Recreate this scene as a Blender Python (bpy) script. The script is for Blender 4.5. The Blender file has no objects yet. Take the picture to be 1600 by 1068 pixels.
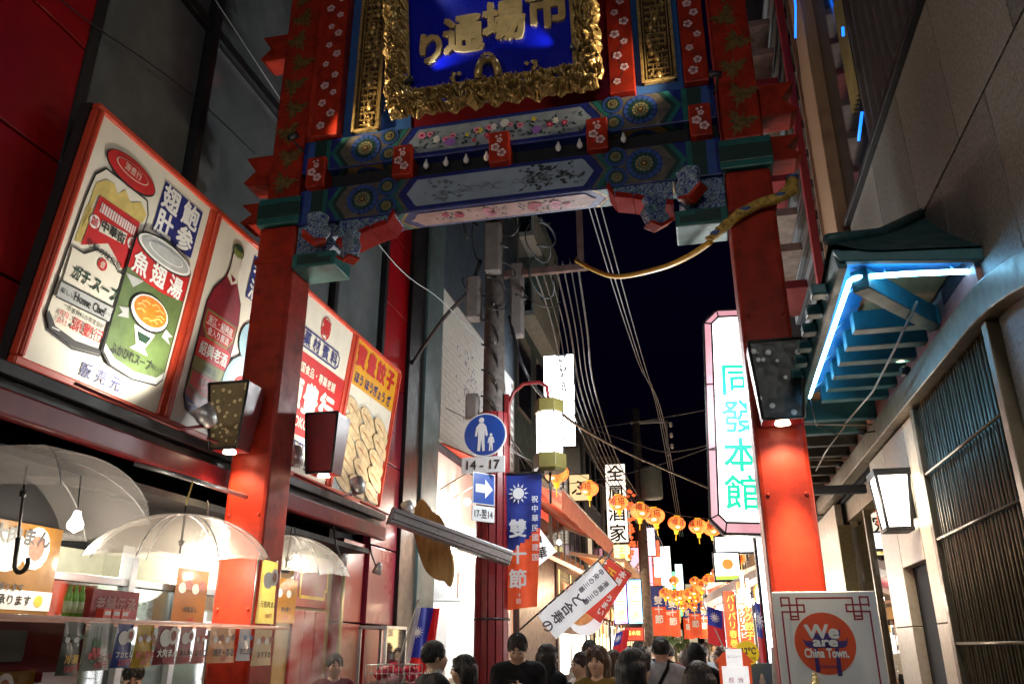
import bpy, math, random
import numpy as np
from mathutils import Vector, Matrix, noise
R = math.radians
random.seed(7)
sc = bpy.context.scene
COL = sc.collection

# ---------------------------------------------------------------- camera
cam_d = bpy.data.cameras.new('camera'); cam = bpy.data.objects.new('camera', cam_d); COL.objects.link(cam)
cam_d.lens = 28.125; cam_d.sensor_width = 36; cam_d.clip_start = 0.05; cam_d.clip_end = 2000
cam.location = (0, 0, 1.6); cam.rotation_euler = (R(90 + 20.85), 0, R(13.05))
sc.camera = cam
# ---------------------------------------------------------------- night sky
w = bpy.data.worlds.new('World'); sc.world = w; w.use_nodes = True
nt = w.node_tree; bg = nt.nodes['Background']
sky = nt.nodes.new('ShaderNodeTexSky'); sky.sky_type = 'NISHITA'; sky.sun_disc = False
sky.sun_elevation = R(-3.0); sky.sun_rotation = R(200); sky.altitude = 0; sky.ozone_density = 6.0; sky.dust_density = 0.3
nt.links.new(sky.outputs[0], bg.inputs[0]); bg.inputs[1].default_value = 0.06
moon_d = bpy.data.lights.new('moon', 'SUN'); moon_d.energy = 0.012; moon_d.angle = R(0.5); moon_d.color = (0.75, 0.85, 1.0)
moon = bpy.data.objects.new('moon', moon_d); COL.objects.link(moon); moon.rotation_euler = (R(35), 0, R(-40))
# ---------------------------------------------------------------- exposure
sc.view_settings.view_transform = 'Standard'; sc.view_settings.look = 'None'
sc.view_settings.exposure = 0.35; sc.view_settings.gamma = 1.0; sc.view_settings.use_curve_mapping = False
sc.render.engine = 'CYCLES'
cy = sc.cycles
cy.use_denoising = True; cy.max_bounces = 7; cy.diffuse_bounces = 3; cy.glossy_bounces = 3; cy.transmission_bounces = 4
cy.transparent_max_bounces = 16; cy.volume_bounces = 0; cy.caustics_reflective = False; cy.caustics_refractive = False
cy.sample_clamp_indirect = 3.0; cy.use_light_tree = True; cy.use_adaptive_sampling = True; cy.adaptive_threshold = 0.035
cy.volume_step_rate = 2.0; cy.volume_max_steps = 128

# ---------------------------------------------------------------- materials
MATS = {}
def mat(name, col, rough=0.55, metal=0.0, emit=None, es=0.0, var=0.12, vs=6.0, bump=0.0, bs=40.0, spec=0.5, alpha=1.0, coat=0.0, trans=0.0):
    """procedural principled material: base colour broken up by noise, optional fine relief and glow"""
    if name in MATS: return MATS[name]
    m = bpy.data.materials.new(name); m.use_nodes = True; MATS[name] = m
    t = m.node_tree; N = t.nodes; L = t.links; b = N['Principled BSDF']
    c = (*col, 1.0)
    b.inputs['Base Color'].default_value = c; b.inputs['Roughness'].default_value = rough; b.inputs['Metallic'].default_value = metal
    b.inputs['Specular IOR Level'].default_value = spec
    if coat: b.inputs['Coat Weight'].default_value = coat; b.inputs['Coat Roughness'].default_value = 0.1
    if alpha < 1: b.inputs['Alpha'].default_value = alpha
    if var > 0 or bump > 0:
        tc = N.new('ShaderNodeTexCoord')
    if var > 0:
        n = N.new('ShaderNodeTexNoise'); n.inputs['Scale'].default_value = vs; n.inputs['Detail'].default_value = 6; n.inputs['Roughness'].default_value = 0.65
        L.new(tc.outputs['Object'], n.inputs['Vector'])
        mr = N.new('ShaderNodeMapRange'); mr.inputs[1].default_value = 0.3; mr.inputs[2].default_value = 0.7
        mr.inputs[3].default_value = 1 - var * 1.5; mr.inputs[4].default_value = 1 + var * 0.6
        L.new(n.outputs[0], mr.inputs[0])
        mx = N.new('ShaderNodeVectorMath'); mx.operation = 'SCALE'; mx.inputs[0].default_value = col
        L.new(mr.outputs[0], mx.inputs['Scale']); L.new(mx.outputs[0], b.inputs['Base Color'])
        mr2 = N.new('ShaderNodeMapRange'); mr2.inputs[1].default_value = 0.3; mr2.inputs[2].default_value = 0.7
        mr2.inputs[3].default_value = min(1, rough * 1.25); mr2.inputs[4].default_value = rough * 0.8
        L.new(n.outputs[0], mr2.inputs[0]); L.new(mr2.outputs[0], b.inputs['Roughness'])
    if bump > 0:
        n2 = N.new('ShaderNodeTexNoise'); n2.inputs['Scale'].default_value = bs; n2.inputs['Detail'].default_value = 4
        L.new(tc.outputs['Object'], n2.inputs['Vector'])
        bp = N.new('ShaderNodeBump'); bp.inputs['Strength'].default_value = bump; bp.inputs['Distance'].default_value = 0.01
        L.new(n2.outputs[0], bp.inputs['Height']); L.new(bp.outputs[0], b.inputs['Normal'])
    if emit is not None:
        b.inputs['Emission Color'].default_value = (*emit, 1); b.inputs['Emission Strength'].default_value = es
    return m

def glow(name, col, s):                # lit sign faces, tubes and bulbs
    return mat(name, tuple(min(.8, c) for c in col), 0.4, emit=col, es=s, var=0)

def glass_mat(name, tint=(0.8, 0.85, 0.85), clear=0.8, rough=0.03):
    if name in MATS: return MATS[name]
    m = bpy.data.materials.new(name); m.use_nodes = True; MATS[name] = m
    t = m.node_tree; N = t.nodes; L = t.links; N.remove(N['Principled BSDF']); out = N['Material Output']
    tr = N.new('ShaderNodeBsdfTransparent'); tr.inputs[0].default_value = (*tint, 1)
    gl = N.new('ShaderNodeBsdfGlossy'); gl.inputs['Roughness'].default_value = rough; gl.inputs[0].default_value = (.9, .9, .9, 1)
    fr = N.new('ShaderNodeLayerWeight'); fr.inputs[0].default_value = 0.45
    mr = N.new('ShaderNodeMapRange'); mr.inputs[3].default_value = 1 - clear; mr.inputs[4].default_value = 0.85
    L.new(fr.outputs['Fresnel'], mr.inputs[0])
    mx = N.new('ShaderNodeMixShader'); L.new(mr.outputs[0], mx.inputs[0]); L.new(tr.outputs[0], mx.inputs[1]); L.new(gl.outputs[0], mx.inputs[2])
    L.new(mx.outputs[0], out.inputs[0]); return m

def plastic_sheet(name, col=(0.85, 0.85, 0.85), clear=0.4):     # milky clear vinyl
    if name in MATS: return MATS[name]
    m = bpy.data.materials.new(name); m.use_nodes = True; MATS[name] = m
    t = m.node_tree; N = t.nodes; L = t.links; N.remove(N['Principled BSDF']); out = N['Material Output']
    tr = N.new('ShaderNodeBsdfTransparent'); tl = N.new('ShaderNodeBsdfTranslucent'); df = N.new('ShaderNodeBsdfPrincipled')
    tl.inputs[0].default_value = (*col, 1); df.inputs['Base Color'].default_value = (*col, 1); df.inputs['Roughness'].default_value = 0.22
    tc = N.new('ShaderNodeTexCoord'); n = N.new('ShaderNodeTexNoise'); n.inputs['Scale'].default_value = 9; n.inputs['Detail'].default_value = 3
    L.new(tc.outputs['Object'], n.inputs['Vector'])
    bp = N.new('ShaderNodeBump'); bp.inputs['Strength'].default_value = 0.35; bp.inputs['Distance'].default_value = 0.03
    L.new(n.outputs[0], bp.inputs['Height']); L.new(bp.outputs[0], df.inputs['Normal'])
    a = N.new('ShaderNodeMixShader'); a.inputs[0].default_value = 0.5; L.new(df.outputs[0], a.inputs[1]); L.new(tl.outputs[0], a.inputs[2])
    b = N.new('ShaderNodeMixShader'); b.inputs[0].default_value = clear; L.new(a.outputs[0], b.inputs[1]); L.new(tr.outputs[0], b.inputs[2])
    L.new(b.outputs[0], out.inputs[0]); return m

def paper_mat(name, col):          # thin laminated print that lets some light through
    if name in MATS: return MATS[name]
    m = mat(name, col, 0.4, var=0.15, vs=12, coat=0.15); t = m.node_tree; N = t.nodes; L = t.links
    tl = N.new('ShaderNodeBsdfTranslucent'); tl.inputs[0].default_value = (*col, 1); mx = N.new('ShaderNodeMixShader'); mx.inputs[0].default_value = 0.45
    L.new(N['Principled BSDF'].outputs[0], mx.inputs[1]); L.new(tl.outputs[0], mx.inputs[2]); L.new(mx.outputs[0], N['Material Output'].inputs[0]); return m

def pattern_mat(name, cols, scale=5.0, rough=0.5, kind='noise', metal=0.0, stretch=(1, 1, 1), bump=0.0, emit=0.0, distort=0.0):
    """noise / voronoi / brick colour ramp material; cols = [(pos,(r,g,b)),...]"""
    if name in MATS: return MATS[name]
    m = bpy.data.materials.new(name); m.use_nodes = True; MATS[name] = m
    t = m.node_tree; N = t.nodes; L = t.links; b = N['Principled BSDF']
    b.inputs['Roughness'].default_value = rough; b.inputs['Metallic'].default_value = metal
    tc = N.new('ShaderNodeTexCoord'); mp = N.new('ShaderNodeMapping'); mp.inputs['Scale'].default_value = stretch
    L.new(tc.outputs['Object'], mp.inputs[0])
    if kind == 'noise':
        n = N.new('ShaderNodeTexNoise'); n.inputs['Scale'].default_value = scale; n.inputs['Detail'].default_value = 8; n.inputs['Roughness'].default_value = 0.6; n.inputs['Distortion'].default_value = distort; o = n.outputs[0]
    elif kind == 'voronoi':
        n = N.new('ShaderNodeTexVoronoi'); n.inputs['Scale'].default_value = scale; o = n.outputs['Distance']
    elif kind == 'wave':
        n = N.new('ShaderNodeTexWave'); n.inputs['Scale'].default_value = scale; n.inputs['Distortion'].default_value = distort; n.inputs['Detail'].default_value = 3; o = n.outputs[1]
    L.new(mp.outputs[0], n.inputs['Vector'])
    r = N.new('ShaderNodeValToRGB'); e = r.color_ramp.elements
    while len(e) < len(cols): e.new(0.5)
    for k, (p, c) in enumerate(cols): e[k].position = p; e[k].color = (*c, 1)
    L.new(o, r.inputs[0]); L.new(r.outputs[0], b.inputs['Base Color'])
    if emit: L.new(r.outputs[0], b.inputs['Emission Color']); b.inputs['Emission Strength'].default_value = emit
    if bump:
        bp = N.new('ShaderNodeBump'); bp.inputs['Strength'].default_value = bump; bp.inputs['Distance'].default_value = 0.02
        L.new(o, bp.inputs['Height']); L.new(bp.outputs[0], b.inputs['Normal'])
    return m

# ---------------------------------------------------------------- mesh collecting
class Fr:
    """a plane in the place: origin, u to the right, v up, n towards the viewer"""
    def __init__(s, o, u, v, n): s.o, s.u, s.v, s.n = Vector(o), Vector(u).normalized(), Vector(v).normalized(), Vector(n).normalized()
    def p(s, a, b, d=0.0): return s.o + s.u * a + s.v * b + s.n * d
def FL(x, y, z): return Fr((x, y, z), (0, 1, 0), (0, 0, 1), (1, 0, 0))        # on a wall to the left of the street
def FRt(x, y, z): return Fr((x, y, z), (0, -1, 0), (0, 0, 1), (-1, 0, 0))     # on a wall to the right
def FF(x, y, z, yaw=0.0):                                                     # facing down the street towards the visitor
    c, s_ = math.cos(yaw), math.sin(yaw); return Fr((x, y, z), (c, s_, 0), (0, 0, 1), (s_, -c, 0))

TXT = {}; FONT = {}
def glyphs(s):
    k = s
    if k in TXT: return TXT[k]
    if 'o' not in FONT:
        c = bpy.data.curves.new('lettering', 'FONT'); c.resolution_u = 3; c.fill_mode = 'FRONT'; FONT['o'] = bpy.data.objects.new('lettering', c)
    c = FONT['o'].data; c.body = s
    me = bpy.data.meshes.new_from_object(FONT['o'])
    v = [tuple(x.co) for x in me.vertices]; f = [tuple(p.vertices) for p in me.polygons]
    bpy.data.meshes.remove(me)
    TXT[k] = (v, f); return TXT[k]

def boundary(faces):
    cnt = {}
    for f in faces:
        for i in range(len(f)):
            a, b = f[i], f[(i + 1) % len(f)]
            k = (min(a, b), max(a, b)); cnt.setdefault(k, []).append((a, b))
    return [v[0] for v in cnt.values() if len(v) == 1]

class MB:
    def __init__(s): s.v, s.f, s.m, s.sm = [], [], [], []
    def add(s, vs, fs, m=0, smooth=False):
        o = len(s.v); s.v += [tuple(v) for v in vs]
        for f in fs: s.f.append(tuple(i + o for i in f)); s.m.append(m); s.sm.append(smooth)
        return s
    def poly(s, pts, m=0): return s.add(pts, [tuple(range(len(pts)))], m)
    def box(s, c, d, m=0, rot=None):
        h = [x / 2 for x in d]
        P = [Vector((sx * h[0], sy * h[1], sz * h[2])) for sx in (-1, 1) for sy in (-1, 1) for sz in (-1, 1)]
        if rot is not None: P = [rot @ p for p in P]
        return s.add([p + Vector(c) for p in P], [(0, 1, 3, 2), (4, 6, 7, 5), (0, 4, 5, 1), (2, 3, 7, 6), (0, 2, 6, 4), (1, 5, 7, 3)], m)
    def bx(s, x0, x1, y0, y1, z0, z1, m=0): return s.box(((x0 + x1) / 2, (y0 + y1) / 2, (z0 + z1) / 2), (abs(x1 - x0), abs(y1 - y0), abs(z1 - z0)), m)
    def prism(s, pts, vec, m=0):
        n = len(pts); vec = Vector(vec); a = [Vector(p) for p in pts]; b = [p + vec for p in a]
        return s.add(a + b, [tuple(range(n)), tuple(range(2 * n - 1, n - 1, -1))] + [(i, i + n, (i + 1) % n + n, (i + 1) % n) for i in range(n)], m)
    def fbox(s, fr, a0, a1, b0, b1, d0, d1, m=0): return s.prism([fr.p(a0, b0, d0), fr.p(a1, b0, d0), fr.p(a1, b1, d0), fr.p(a0, b1, d0)], fr.n * (d1 - d0), m)
    def fpoly(s, fr, pts, d=0.0, m=0): return s.poly([fr.p(a, b, d) for a, b in pts], m)
    def frect(s, fr, a0, a1, b0, b1, d=0.0, m=0): return s.fpoly(fr, [(a0, b0), (a1, b0), (a1, b1), (a0, b1)], d, m)
    def fprism(s, fr, pts, d0, d1, m=0): return s.prism([fr.p(a, b, d0) for a, b in pts], fr.n * (d1 - d0), m)
    def fdisc(s, fr, a, b, r, d=0.0, m=0, n=24, sy=1.0, rot=0.0):
        return s.fpoly(fr, [(a + r * math.cos(t) * math.cos(rot) - r * sy * math.sin(t) * math.sin(rot), b + r * math.cos(t) * math.sin(rot) + r * sy * math.sin(t) * math.cos(rot)) for t in (2 * math.pi * i / n for i in range(n))], d, m)
    def fline(s, fr, pts, wd, d=0.0, m=0, closed=False):
        q = list(pts) + ([pts[0]] if closed else [])
        for (x0, y0), (x1, y1) in zip(q[:-1], q[1:]):
            L = math.hypot(x1 - x0, y1 - y0) or 1e-6; nx, ny = -(y1 - y0) / L * wd / 2, (x1 - x0) / L * wd / 2; ex, ey = (x1 - x0) / L * wd * .3, (y1 - y0) / L * wd * .3
            s.fpoly(fr, [(x0 - nx - ex, y0 - ny - ey), (x1 - nx + ex, y1 - ny + ey), (x1 + nx + ex, y1 + ny + ey), (x0 + nx - ex, y0 + ny - ey)], d, m)
        return s
    def tube(s, path, r, n=8, m=0, closed=False, smooth=True):
        P = [Vector(p) for p in path]; K = len(P); rs = r if isinstance(r, (list, tuple)) else [r] * K
        vs, fs = [], []; prev = None
        for i in range(K):
            t = (P[min(i + 1, K - 1)] - P[max(i - 1, 0)])
            t = t.normalized() if t.length > 1e-9 else Vector((0, 0, 1))
            if prev is None: a = t.orthogonal().normalized()
            else:
                a = prev - t * prev.dot(t); a = a.normalized() if a.length > 1e-6 else t.orthogonal().normalized()
            prev = a; b = t.cross(a)
            for k in range(n):
                q = 2 * math.pi * k / n; vs.append(P[i] + (a * math.cos(q) + b * math.sin(q)) * rs[i])
        for i in range(K - 1):
            for k in range(n): fs.append((i * n + k, i * n + (k + 1) % n, (i + 1) * n + (k + 1) % n, (i + 1) * n + k))
        fs.append(tuple(range(n - 1, -1, -1))); fs.append(tuple(range((K - 1) * n, K * n)))
        return s.add(vs, fs, m, smooth)
    def lathe(s, prof, c, n=16, m=0, smooth=True, ax=None, sx=1.0, sy=1.0):
        c = Vector(c); M = ax if ax is not None else Matrix.Identity(3); vs, fs = [], []
        for r, z in prof:
            for k in range(n): q = 2 * math.pi * k / n; vs.append(c + M @ Vector((r * math.cos(q) * sx, r * math.sin(q) * sy, z)))
        for i in range(len(prof) - 1):
            for k in range(n): fs.append((i * n + k, i * n + (k + 1) % n, (i + 1) * n + (k + 1) % n, (i + 1) * n + k))
        if prof[0][0] > 1e-4: fs.append(tuple(range(n - 1, -1, -1)))
        if prof[-1][0] > 1e-4: fs.append(tuple(range((len(prof) - 1) * n, len(prof) * n)))
        return s.add(vs, fs, m, smooth)
    def grid(s, fn, nu, nv, m=0, smooth=True):
        vs = [fn(i / nu, j / nv) for i in range(nu + 1) for j in range(nv + 1)]
        return s.add(vs, [(i * (nv + 1) + j, (i + 1) * (nv + 1) + j, (i + 1) * (nv + 1) + j + 1, i * (nv + 1) + j + 1) for i in range(nu) for j in range(nv)], m, smooth)
    def text(s, fr, t, a, b, size, d=0.003, m=0, bold=0.0, ext=0.0, sx=1.0, rot=0.0, vertical=False, pitch=1.06, fit=None):
        """lettering centred on (a, b); vertical stacks the characters; fit squeezes to that width"""
        if vertical:
            n = len(t)
            for i, ch in enumerate(t):
                if ch != ' ':
                    k = ((n - 1) / 2 - i) * size * pitch
                    s.text(fr, ch, a - k * math.sin(rot), b + k * math.cos(rot), size, d, m, bold, ext, sx, rot)
            return s
        v, f = glyphs(t)
        if not v: return s
        xs = [p[0] for p in v]; ys = [p[1] for p in v]
        cx = (min(xs) + max(xs)) / 2; cyy = (min(ys) + max(ys)) / 2
        if any(ord(ch) > 0x2e80 for ch in t) and len(t) == 1: cx, cyy = 0.5, 0.38
        if fit: sx = fit / ((max(xs) - min(xs)) * size)
        cr, sr = math.cos(rot), math.sin(rot); B = bold * .9
        sh = [(0, 0)] if B < .008 else [(0, 0), (B, B * .5), (-B, -B * .5), (B * .6, -B), (-B * .6, B)]
        for k, (ox, oy) in enumerate(sh):
            q = [((x - cx + ox) * size * sx, (y - cyy + oy) * size) for x, y, _ in v]
            q = [(a + x * cr - y * sr, b + x * sr + y * cr) for x, y in q]; dk = d + ext + k * .0004
            s.add([fr.p(x, y, dk) for x, y in q], f, m)
            if ext:
                o = len(s.v); n = len(q); s.v += [tuple(fr.p(x, y, d)) for x, y in q]
                for i, j in boundary(f): s.f.append((o - n + i, o + i, o + j, o - n + j)); s.m.append(m); s.sm.append(False)
        return s
    def data(s, name, mats, off):
        me = bpy.data.meshes.new(name); off = Vector(off)
        me.from_pydata([Vector(v) - off for v in s.v], [], s.f)
        for m in (mats if isinstance(mats, (list, tuple)) else [mats]): me.materials.append(m)
        me.polygons.foreach_set('material_index', s.m); me.polygons.foreach_set('use_smooth', s.sm); me.update()
        return me

BASE = {}
def put(o, label, cat, group=None):
    o['label'] = label; o['category'] = cat
    if group: o['group'] = group
    return o
def thing(name, label, cat, loc, group=None):
    o = bpy.data.objects.new(name, None); COL.objects.link(o); o.location = loc; o.empty_display_size = 0.1
    BASE[o.name] = Vector(loc); return put(o, label, cat, group)
def bevel(o, wd, seg=2):
    b = o.modifiers.new('bevel', 'BEVEL'); b.width = wd; b.segments = seg; b.limit_method = 'ANGLE'; b.angle_limit = R(40); return o
def part(mb, name, mats, parent, bev=0.0, label=None, stuff=False):
    base = BASE[parent.name]
    o = bpy.data.objects.new(name, mb.data(name, mats, base)); COL.objects.link(o); o.parent = parent; BASE[o.name] = base
    if bev: bevel(o, bev)
    if label: o['label'] = label
    if stuff: o['kind'] = 'stuff'
    return o
def solo(mb, name, mats, label, cat, group=None, bev=0.0):
    P = np.array([tuple(v) for v in mb.v]); lo, hi = P.min(0), P.max(0); base = Vector(((lo[0] + hi[0]) / 2, (lo[1] + hi[1]) / 2, lo[2]))
    o = bpy.data.objects.new(name, mb.data(name, mats, base)); COL.objects.link(o); o.location = base; BASE[o.name] = base
    if bev: bevel(o, bev)
    return put(o, label, cat, group)
def struct(mb, name, mats, bev=0.0):
    o = bpy.data.objects.new(name, mb.data(name, mats, (0, 0, 0))); COL.objects.link(o); o['kind'] = 'structure'; BASE[o.name] = Vector((0, 0, 0))
    if bev: bevel(o, bev)
    return o
def kids(o): return [c for c in bpy.data.objects if c.parent == o]
TREE = {}
def copy_tree(o, loc=None, rz=None, label=None, parent=None, scale=None):
    c = o.copy(); COL.objects.link(c); BASE[c.name] = BASE.get(o.name, Vector((0, 0, 0)))
    if parent is not None: c.parent = parent
    if loc is not None: c.location = loc; BASE[c.name] = Vector(loc)
    if rz is not None: c.rotation_euler.z = rz
    if scale is not None: c.scale = (scale,) * 3
    if label: c['label'] = label
    for ch in list(o.children): copy_tree(ch, parent=c)
    return c
def lamp(kind, loc, energy, col=(1, .8, .6), parent=None, target=None, size=R(60), blend=0.5, rad=0.03, name='lamp_light'):
    d = bpy.data.lights.new(name, kind); d.energy = energy; d.color = col
    if kind in ('SPOT', 'POINT'): d.shadow_soft_size = rad
    if kind == 'SPOT': d.spot_size = size; d.spot_blend = blend
    o = bpy.data.objects.new(name, d); COL.objects.link(o); o.location = loc
    if target is not None: o.rotation_euler = (Vector(target) - Vector(loc)).to_track_quat('-Z', 'Y').to_euler()
    if parent is not None: o.parent = parent; o.location = Vector(loc) - BASE[parent.name]
    return o

# shared materials
RED = mat('red_lacquer', (0.31, 0.021, 0.008), 0.45, var=0.35, vs=5, bump=0.10, bs=22, spec=.22)
DKRED = mat('dark_red_paint', (0.16, 0.008, 0.012), 0.35, var=0.2)
ORANGE_RED = mat('orange_red_frame', (0.5, 0.05, 0.02), 0.4, var=0.15)
GOLD = mat('gilt_carving', (0.62, 0.42, 0.15), 0.3, 0.5, var=0.5, vs=22)
GOLDP = mat('gold_paint', (0.42, 0.27, 0.08), 0.45, 0.5, var=0.4, vs=30)
BLACK = mat('black_metal', (0.012, 0.012, 0.014), 0.45)
DARK = mat('dark_void', (0.008, 0.008, 0.01), 0.8, var=0)
STEEL = mat('brushed_steel', (0.45, 0.46, 0.47), 0.32, 0.8, var=0.2, vs=20)
GREY = mat('grey_paint', (0.22, 0.23, 0.24), 0.5)
WHITE = mat('white_paint', (0.78, 0.77, 0.74), 0.5, var=0.06)
CREAM = mat('cream_print', (0.74, 0.70, 0.58), 0.42, var=0.07, vs=3, coat=0.2)
NAVY = mat('navy_print', (0.02, 0.025, 0.16), 0.4, var=0.1)
INK = mat('black_print', (0.015, 0.014, 0.014), 0.5, var=0)
CRED = mat('red_print', (0.5, 0.02, 0.02), 0.4, var=0.12)
PRW = mat('white_print', (0.8, 0.79, 0.75), 0.45, var=0.04)
YELLOW = mat('yellow_print', (0.75, 0.45, 0.03), 0.4, var=0.08)
# ================================================================ GROUND
asph = mat('asphalt', (0.05, 0.05, 0.052), 0.6, var=0.3, vs=8, bump=0.3, bs=120)
paver = pattern_mat('paving', [(0.3, (0.10, 0.09, 0.085)), (0.7, (0.16, 0.145, 0.135))], 6, 0.55, bump=0.1)
b = MB(); b.poly([(-400, -60, 0), (400, -60, 0), (400, 700, 0), (-400, 700, 0)]); struct(b, 'ground', asph)
b = MB(); b.poly([(-4.4, -10, .004), (1.4, -10, .004), (1.4, 160, .004), (-4.4, 160, .004)]); struct(b, 'street', paver)
for x0, x1 in ((-4.62, -4.4), (1.4, 1.58)):
    b = MB(); b.bx(x0, x1, -10, 160, 0, .11); struct(b, 'pavement', mat('kerb_stone', (.28, .27, .26), .7), .01)

# ================================================================ RED-CLAD SHOP BUILDING (left, nearest)
redpan = mat('red_cladding', (0.30, 0.004, 0.007), 0.33, var=0.2, vs=1.6, bump=0.05, bs=3, coat=0.1, spec=.35)
pinkpan = mat('wine_cladding', (0.25, 0.02, 0.05), 0.3, var=0.2, vs=2, coat=0.15, bump=0.06, bs=60, spec=.35)
pane_grey = mat('upper_glazing', (0.13, 0.145, 0.15), 0.22, var=0.3, vs=0.9, spec=0.9)
SB = thing('shop_building', 'red clad shop building with grey glazing behind the tilted food billboard', 'building', (-6.5, 8.5, 0))
b = MB(); b.bx(-10, -4.84, 2.2, 13.0, 3.3, 13); b.bx(-10, -7.4, 2.2, 13, 0, 3.3); b.bx(-10, -4.9, 1.5, 2.2, 0, 13); b.bx(-10, -5.0, 10.4, 13, 0, 3.3)
part(b, 'wall', DARK, SB)
zs = [3.0, 4.09, 5.18, 6.29, 7.39, 8.49, 9.6, 10.7, 11.8, 13]
for z0, z1 in zip(zs[:-1], zs[1:]):
    for y0, y1 in ((2.2, 3.3), (3.32, 4.5)):
        b = MB(); b.bx(-4.84, -4.72, y0 + .008, y1 - .008, z0 + .012, z1 - .012); part(b, 'cladding_panel', redpan, SB, .006)
zs2 = [0.1, 1.9, 3.0, 4.3, 5.6, 6.9, 8.2, 9.5, 10.8, 12.4]
for z0, z1 in zip(zs2[:-1], zs2[1:]):
    b = MB(); b.bx(-4.84, -4.72, 11.2, 12.25, z0 + .012, z1 - .012); part(b, 'cladding_panel', pinkpan if z1 < 5.7 and z1 > 2 else redpan, SB, .006)
ym = [4.52, 6.05, 9.42, 11.18]; zm = [3.2, 5.4, 7.9, 10.4, 13]
for y0, y1 in zip(ym[:-1], ym[1:]):
    for z0, z1 in zip(zm[:-1], zm[1:]):
        b = MB(); b.bx(-4.83, -4.79, y0 + .07, y1 - .07, z0 + .07, z1 - .07); part(b, 'window_pane', pane_grey, SB, .004)
for y in ym: b = MB(); b.bx(-4.83, -4.70, y - .055, y + .055, 3.2, 13); part(b, 'mullion', BLACK, SB, .005)
for z in zm[1:-1]:
    for y0, y1 in zip(ym[:-1], ym[1:]): b = MB(); b.bx(-4.83, -4.72, y0 + .055, y1 - .055, z - .06, z + .06); part(b, 'transom', BLACK, SB, .005)
b = MB(); b.bx(-4.9, -4.66, 12.27, 13.0, 0, 13); part(b, 'corner_column', BLACK, SB, .01)
# street canopy under the billboard
b = MB(); b.prism([(-4.84, 2.2, 3.42), (-4.38, 2.2, 3.24), (-4.38, 2.2, 3.08), (-4.84, 2.2, 3.08)], (0, 8.5, 0)); part(b, 'canopy_roof', mat('canopy_metal', (.03, .03, .03), .45, .3, var=.3), SB)
b = MB(); b.bx(-4.38, -4.28, 2.2, 10.7, 2.98, 3.16); part(b, 'canopy_fascia', DKRED, SB, .02)
b = MB(); b.bx(-4.40, -4.30, 2.2, 10.7, 3.25, 3.34); part(b, 'gutter', BLACK, SB, .01)
b = MB(); b.bx(-7.4, -4.40, 2.2, 10.4, 2.78, 2.84); part(b, 'shop_ceiling', mat('shop_ceiling', (.03, .03, .03), .7), SB)
b = MB(); b.tube([(-4.30, 5.4, 2.95), (-3.90, 5.55, 2.84), (-3.90, 6.40, 2.84)], .02, 10); part(b, 'hanging_rail', STEEL, SB)
# ground-floor shop front
shopwall = mat('shop_interior_wall', (.62, .62, .5), .6, var=.1)
b = MB(); b.bx(-7.4, -7.3, 2.2, 10.4, 0, 2.7); part(b, 'shop_back_wall', shopwall, SB)
b = MB(); b.bx(-7.3, -5.0, 8.9, 9.0, 0, 2.7); part(b, 'shop_side_wall', shopwall, SB)
alum = mat('aluminium_frame', (.4, .42, .45), .35, .7, var=.15)
for y in (4.6, 5.32, 6.33, 7.05, 8.0, 8.85): b = MB(); b.bx(-4.98, -4.86, y - .04, y + .04, 0, 2.7); part(b, 'window_post', alum, SB, .005)
for z in (2.12, 2.62):
    b = MB(); b.bx(-4.97, -4.88, 4.6, 8.85, z - .03, z + .03); part(b, 'window_rail', alum, SB, .004)
for y0, y1 in ((5.32, 6.33), (6.33, 7.05), (7.05, 8.0)):
    b = MB(); b.bx(-4.93, -4.92, y0 + .04, y1 - .04, 1.0, 2.1); part(b, 'shop_window_pane', glass_mat('shop_glass', clear=.93), SB)
b = MB(); b.bx(-4.86, -4.80, 3.0, 9.0, 2.42, 2.9); part(b, 'bulkhead', DARK, SB)
b = MB(); b.bx(-4.97, -4.88, 3.2, 8.85, 0, 1.0); part(b, 'lower_panel', redpan, SB, .01)
b = MB(); b.bx(-5.0, -4.74, 2.2, 3.9, .1, 2.7); part(b, 'near_pier', mat('yellow_board', (.7, .42, .08), .5), SB)
# red door bay deeper along the front
b = MB(); b.bx(-5.0, -4.9, 9.0, 10.4, 0, 2.7); part(b, 'door_surround', mat('door_wood', (.3, .16, .04), .45), SB, .01)
for k in range(3):
    b = MB(); b.bx(-4.9, -4.86, 9.32 + k * .3, 9.6 + k * .3, .1 , 2.02); part(b, 'door_leaf', redpan, SB, .008)
b = MB(); b.bx(-4.9, -4.86, 9.32, 10.2, 2.06, 2.66); p = part(b, 'door_transom', redpan, SB, .008)
f = FL(-4.855, 9.32, 2.06); b = MB(); b.fline(f, [(.1, .5), (.1, .12), (.78, .12), (.78, .22), (.84, .22), (.84, .5)], .04, 0); part(b, 'gold_trim', YELLOW, p)
b = MB(); b.bx(-5.0, -4.78, 10.42, 11.16, .1, 1.9); part(b, 'wall_panel', redpan, SB, .008)
b = MB(); b.bx(-5.0, -4.78, 10.42, 11.16, 1.92, 3.0); part(b, 'wall_panel', redpan, SB, .008)
b = MB(); b.tube([(-4.72, 10.36, .1), (-4.72, 10.36, 2.9)], .03, 8); part(b, 'downpipe', mat('pipe_brass', (.3, .22, .08), .4, .5), SB)
lamp('POINT', (-5.9, 5.9, 2.3), 110, (1, .94, .78), SB, rad=.25)
lamp('POINT', (-5.9, 7.9, 2.3), 110, (1, .92, .74), SB, rad=.25)
for y in (6.4, 7.8): b = MB(); b.bx(-6.4, -6.3, y - .45, y + .45, 2.70, 2.74); part(b, 'ceiling_tube_light', glow('tube_white', (1, .97, .85), 5), SB)
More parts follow.
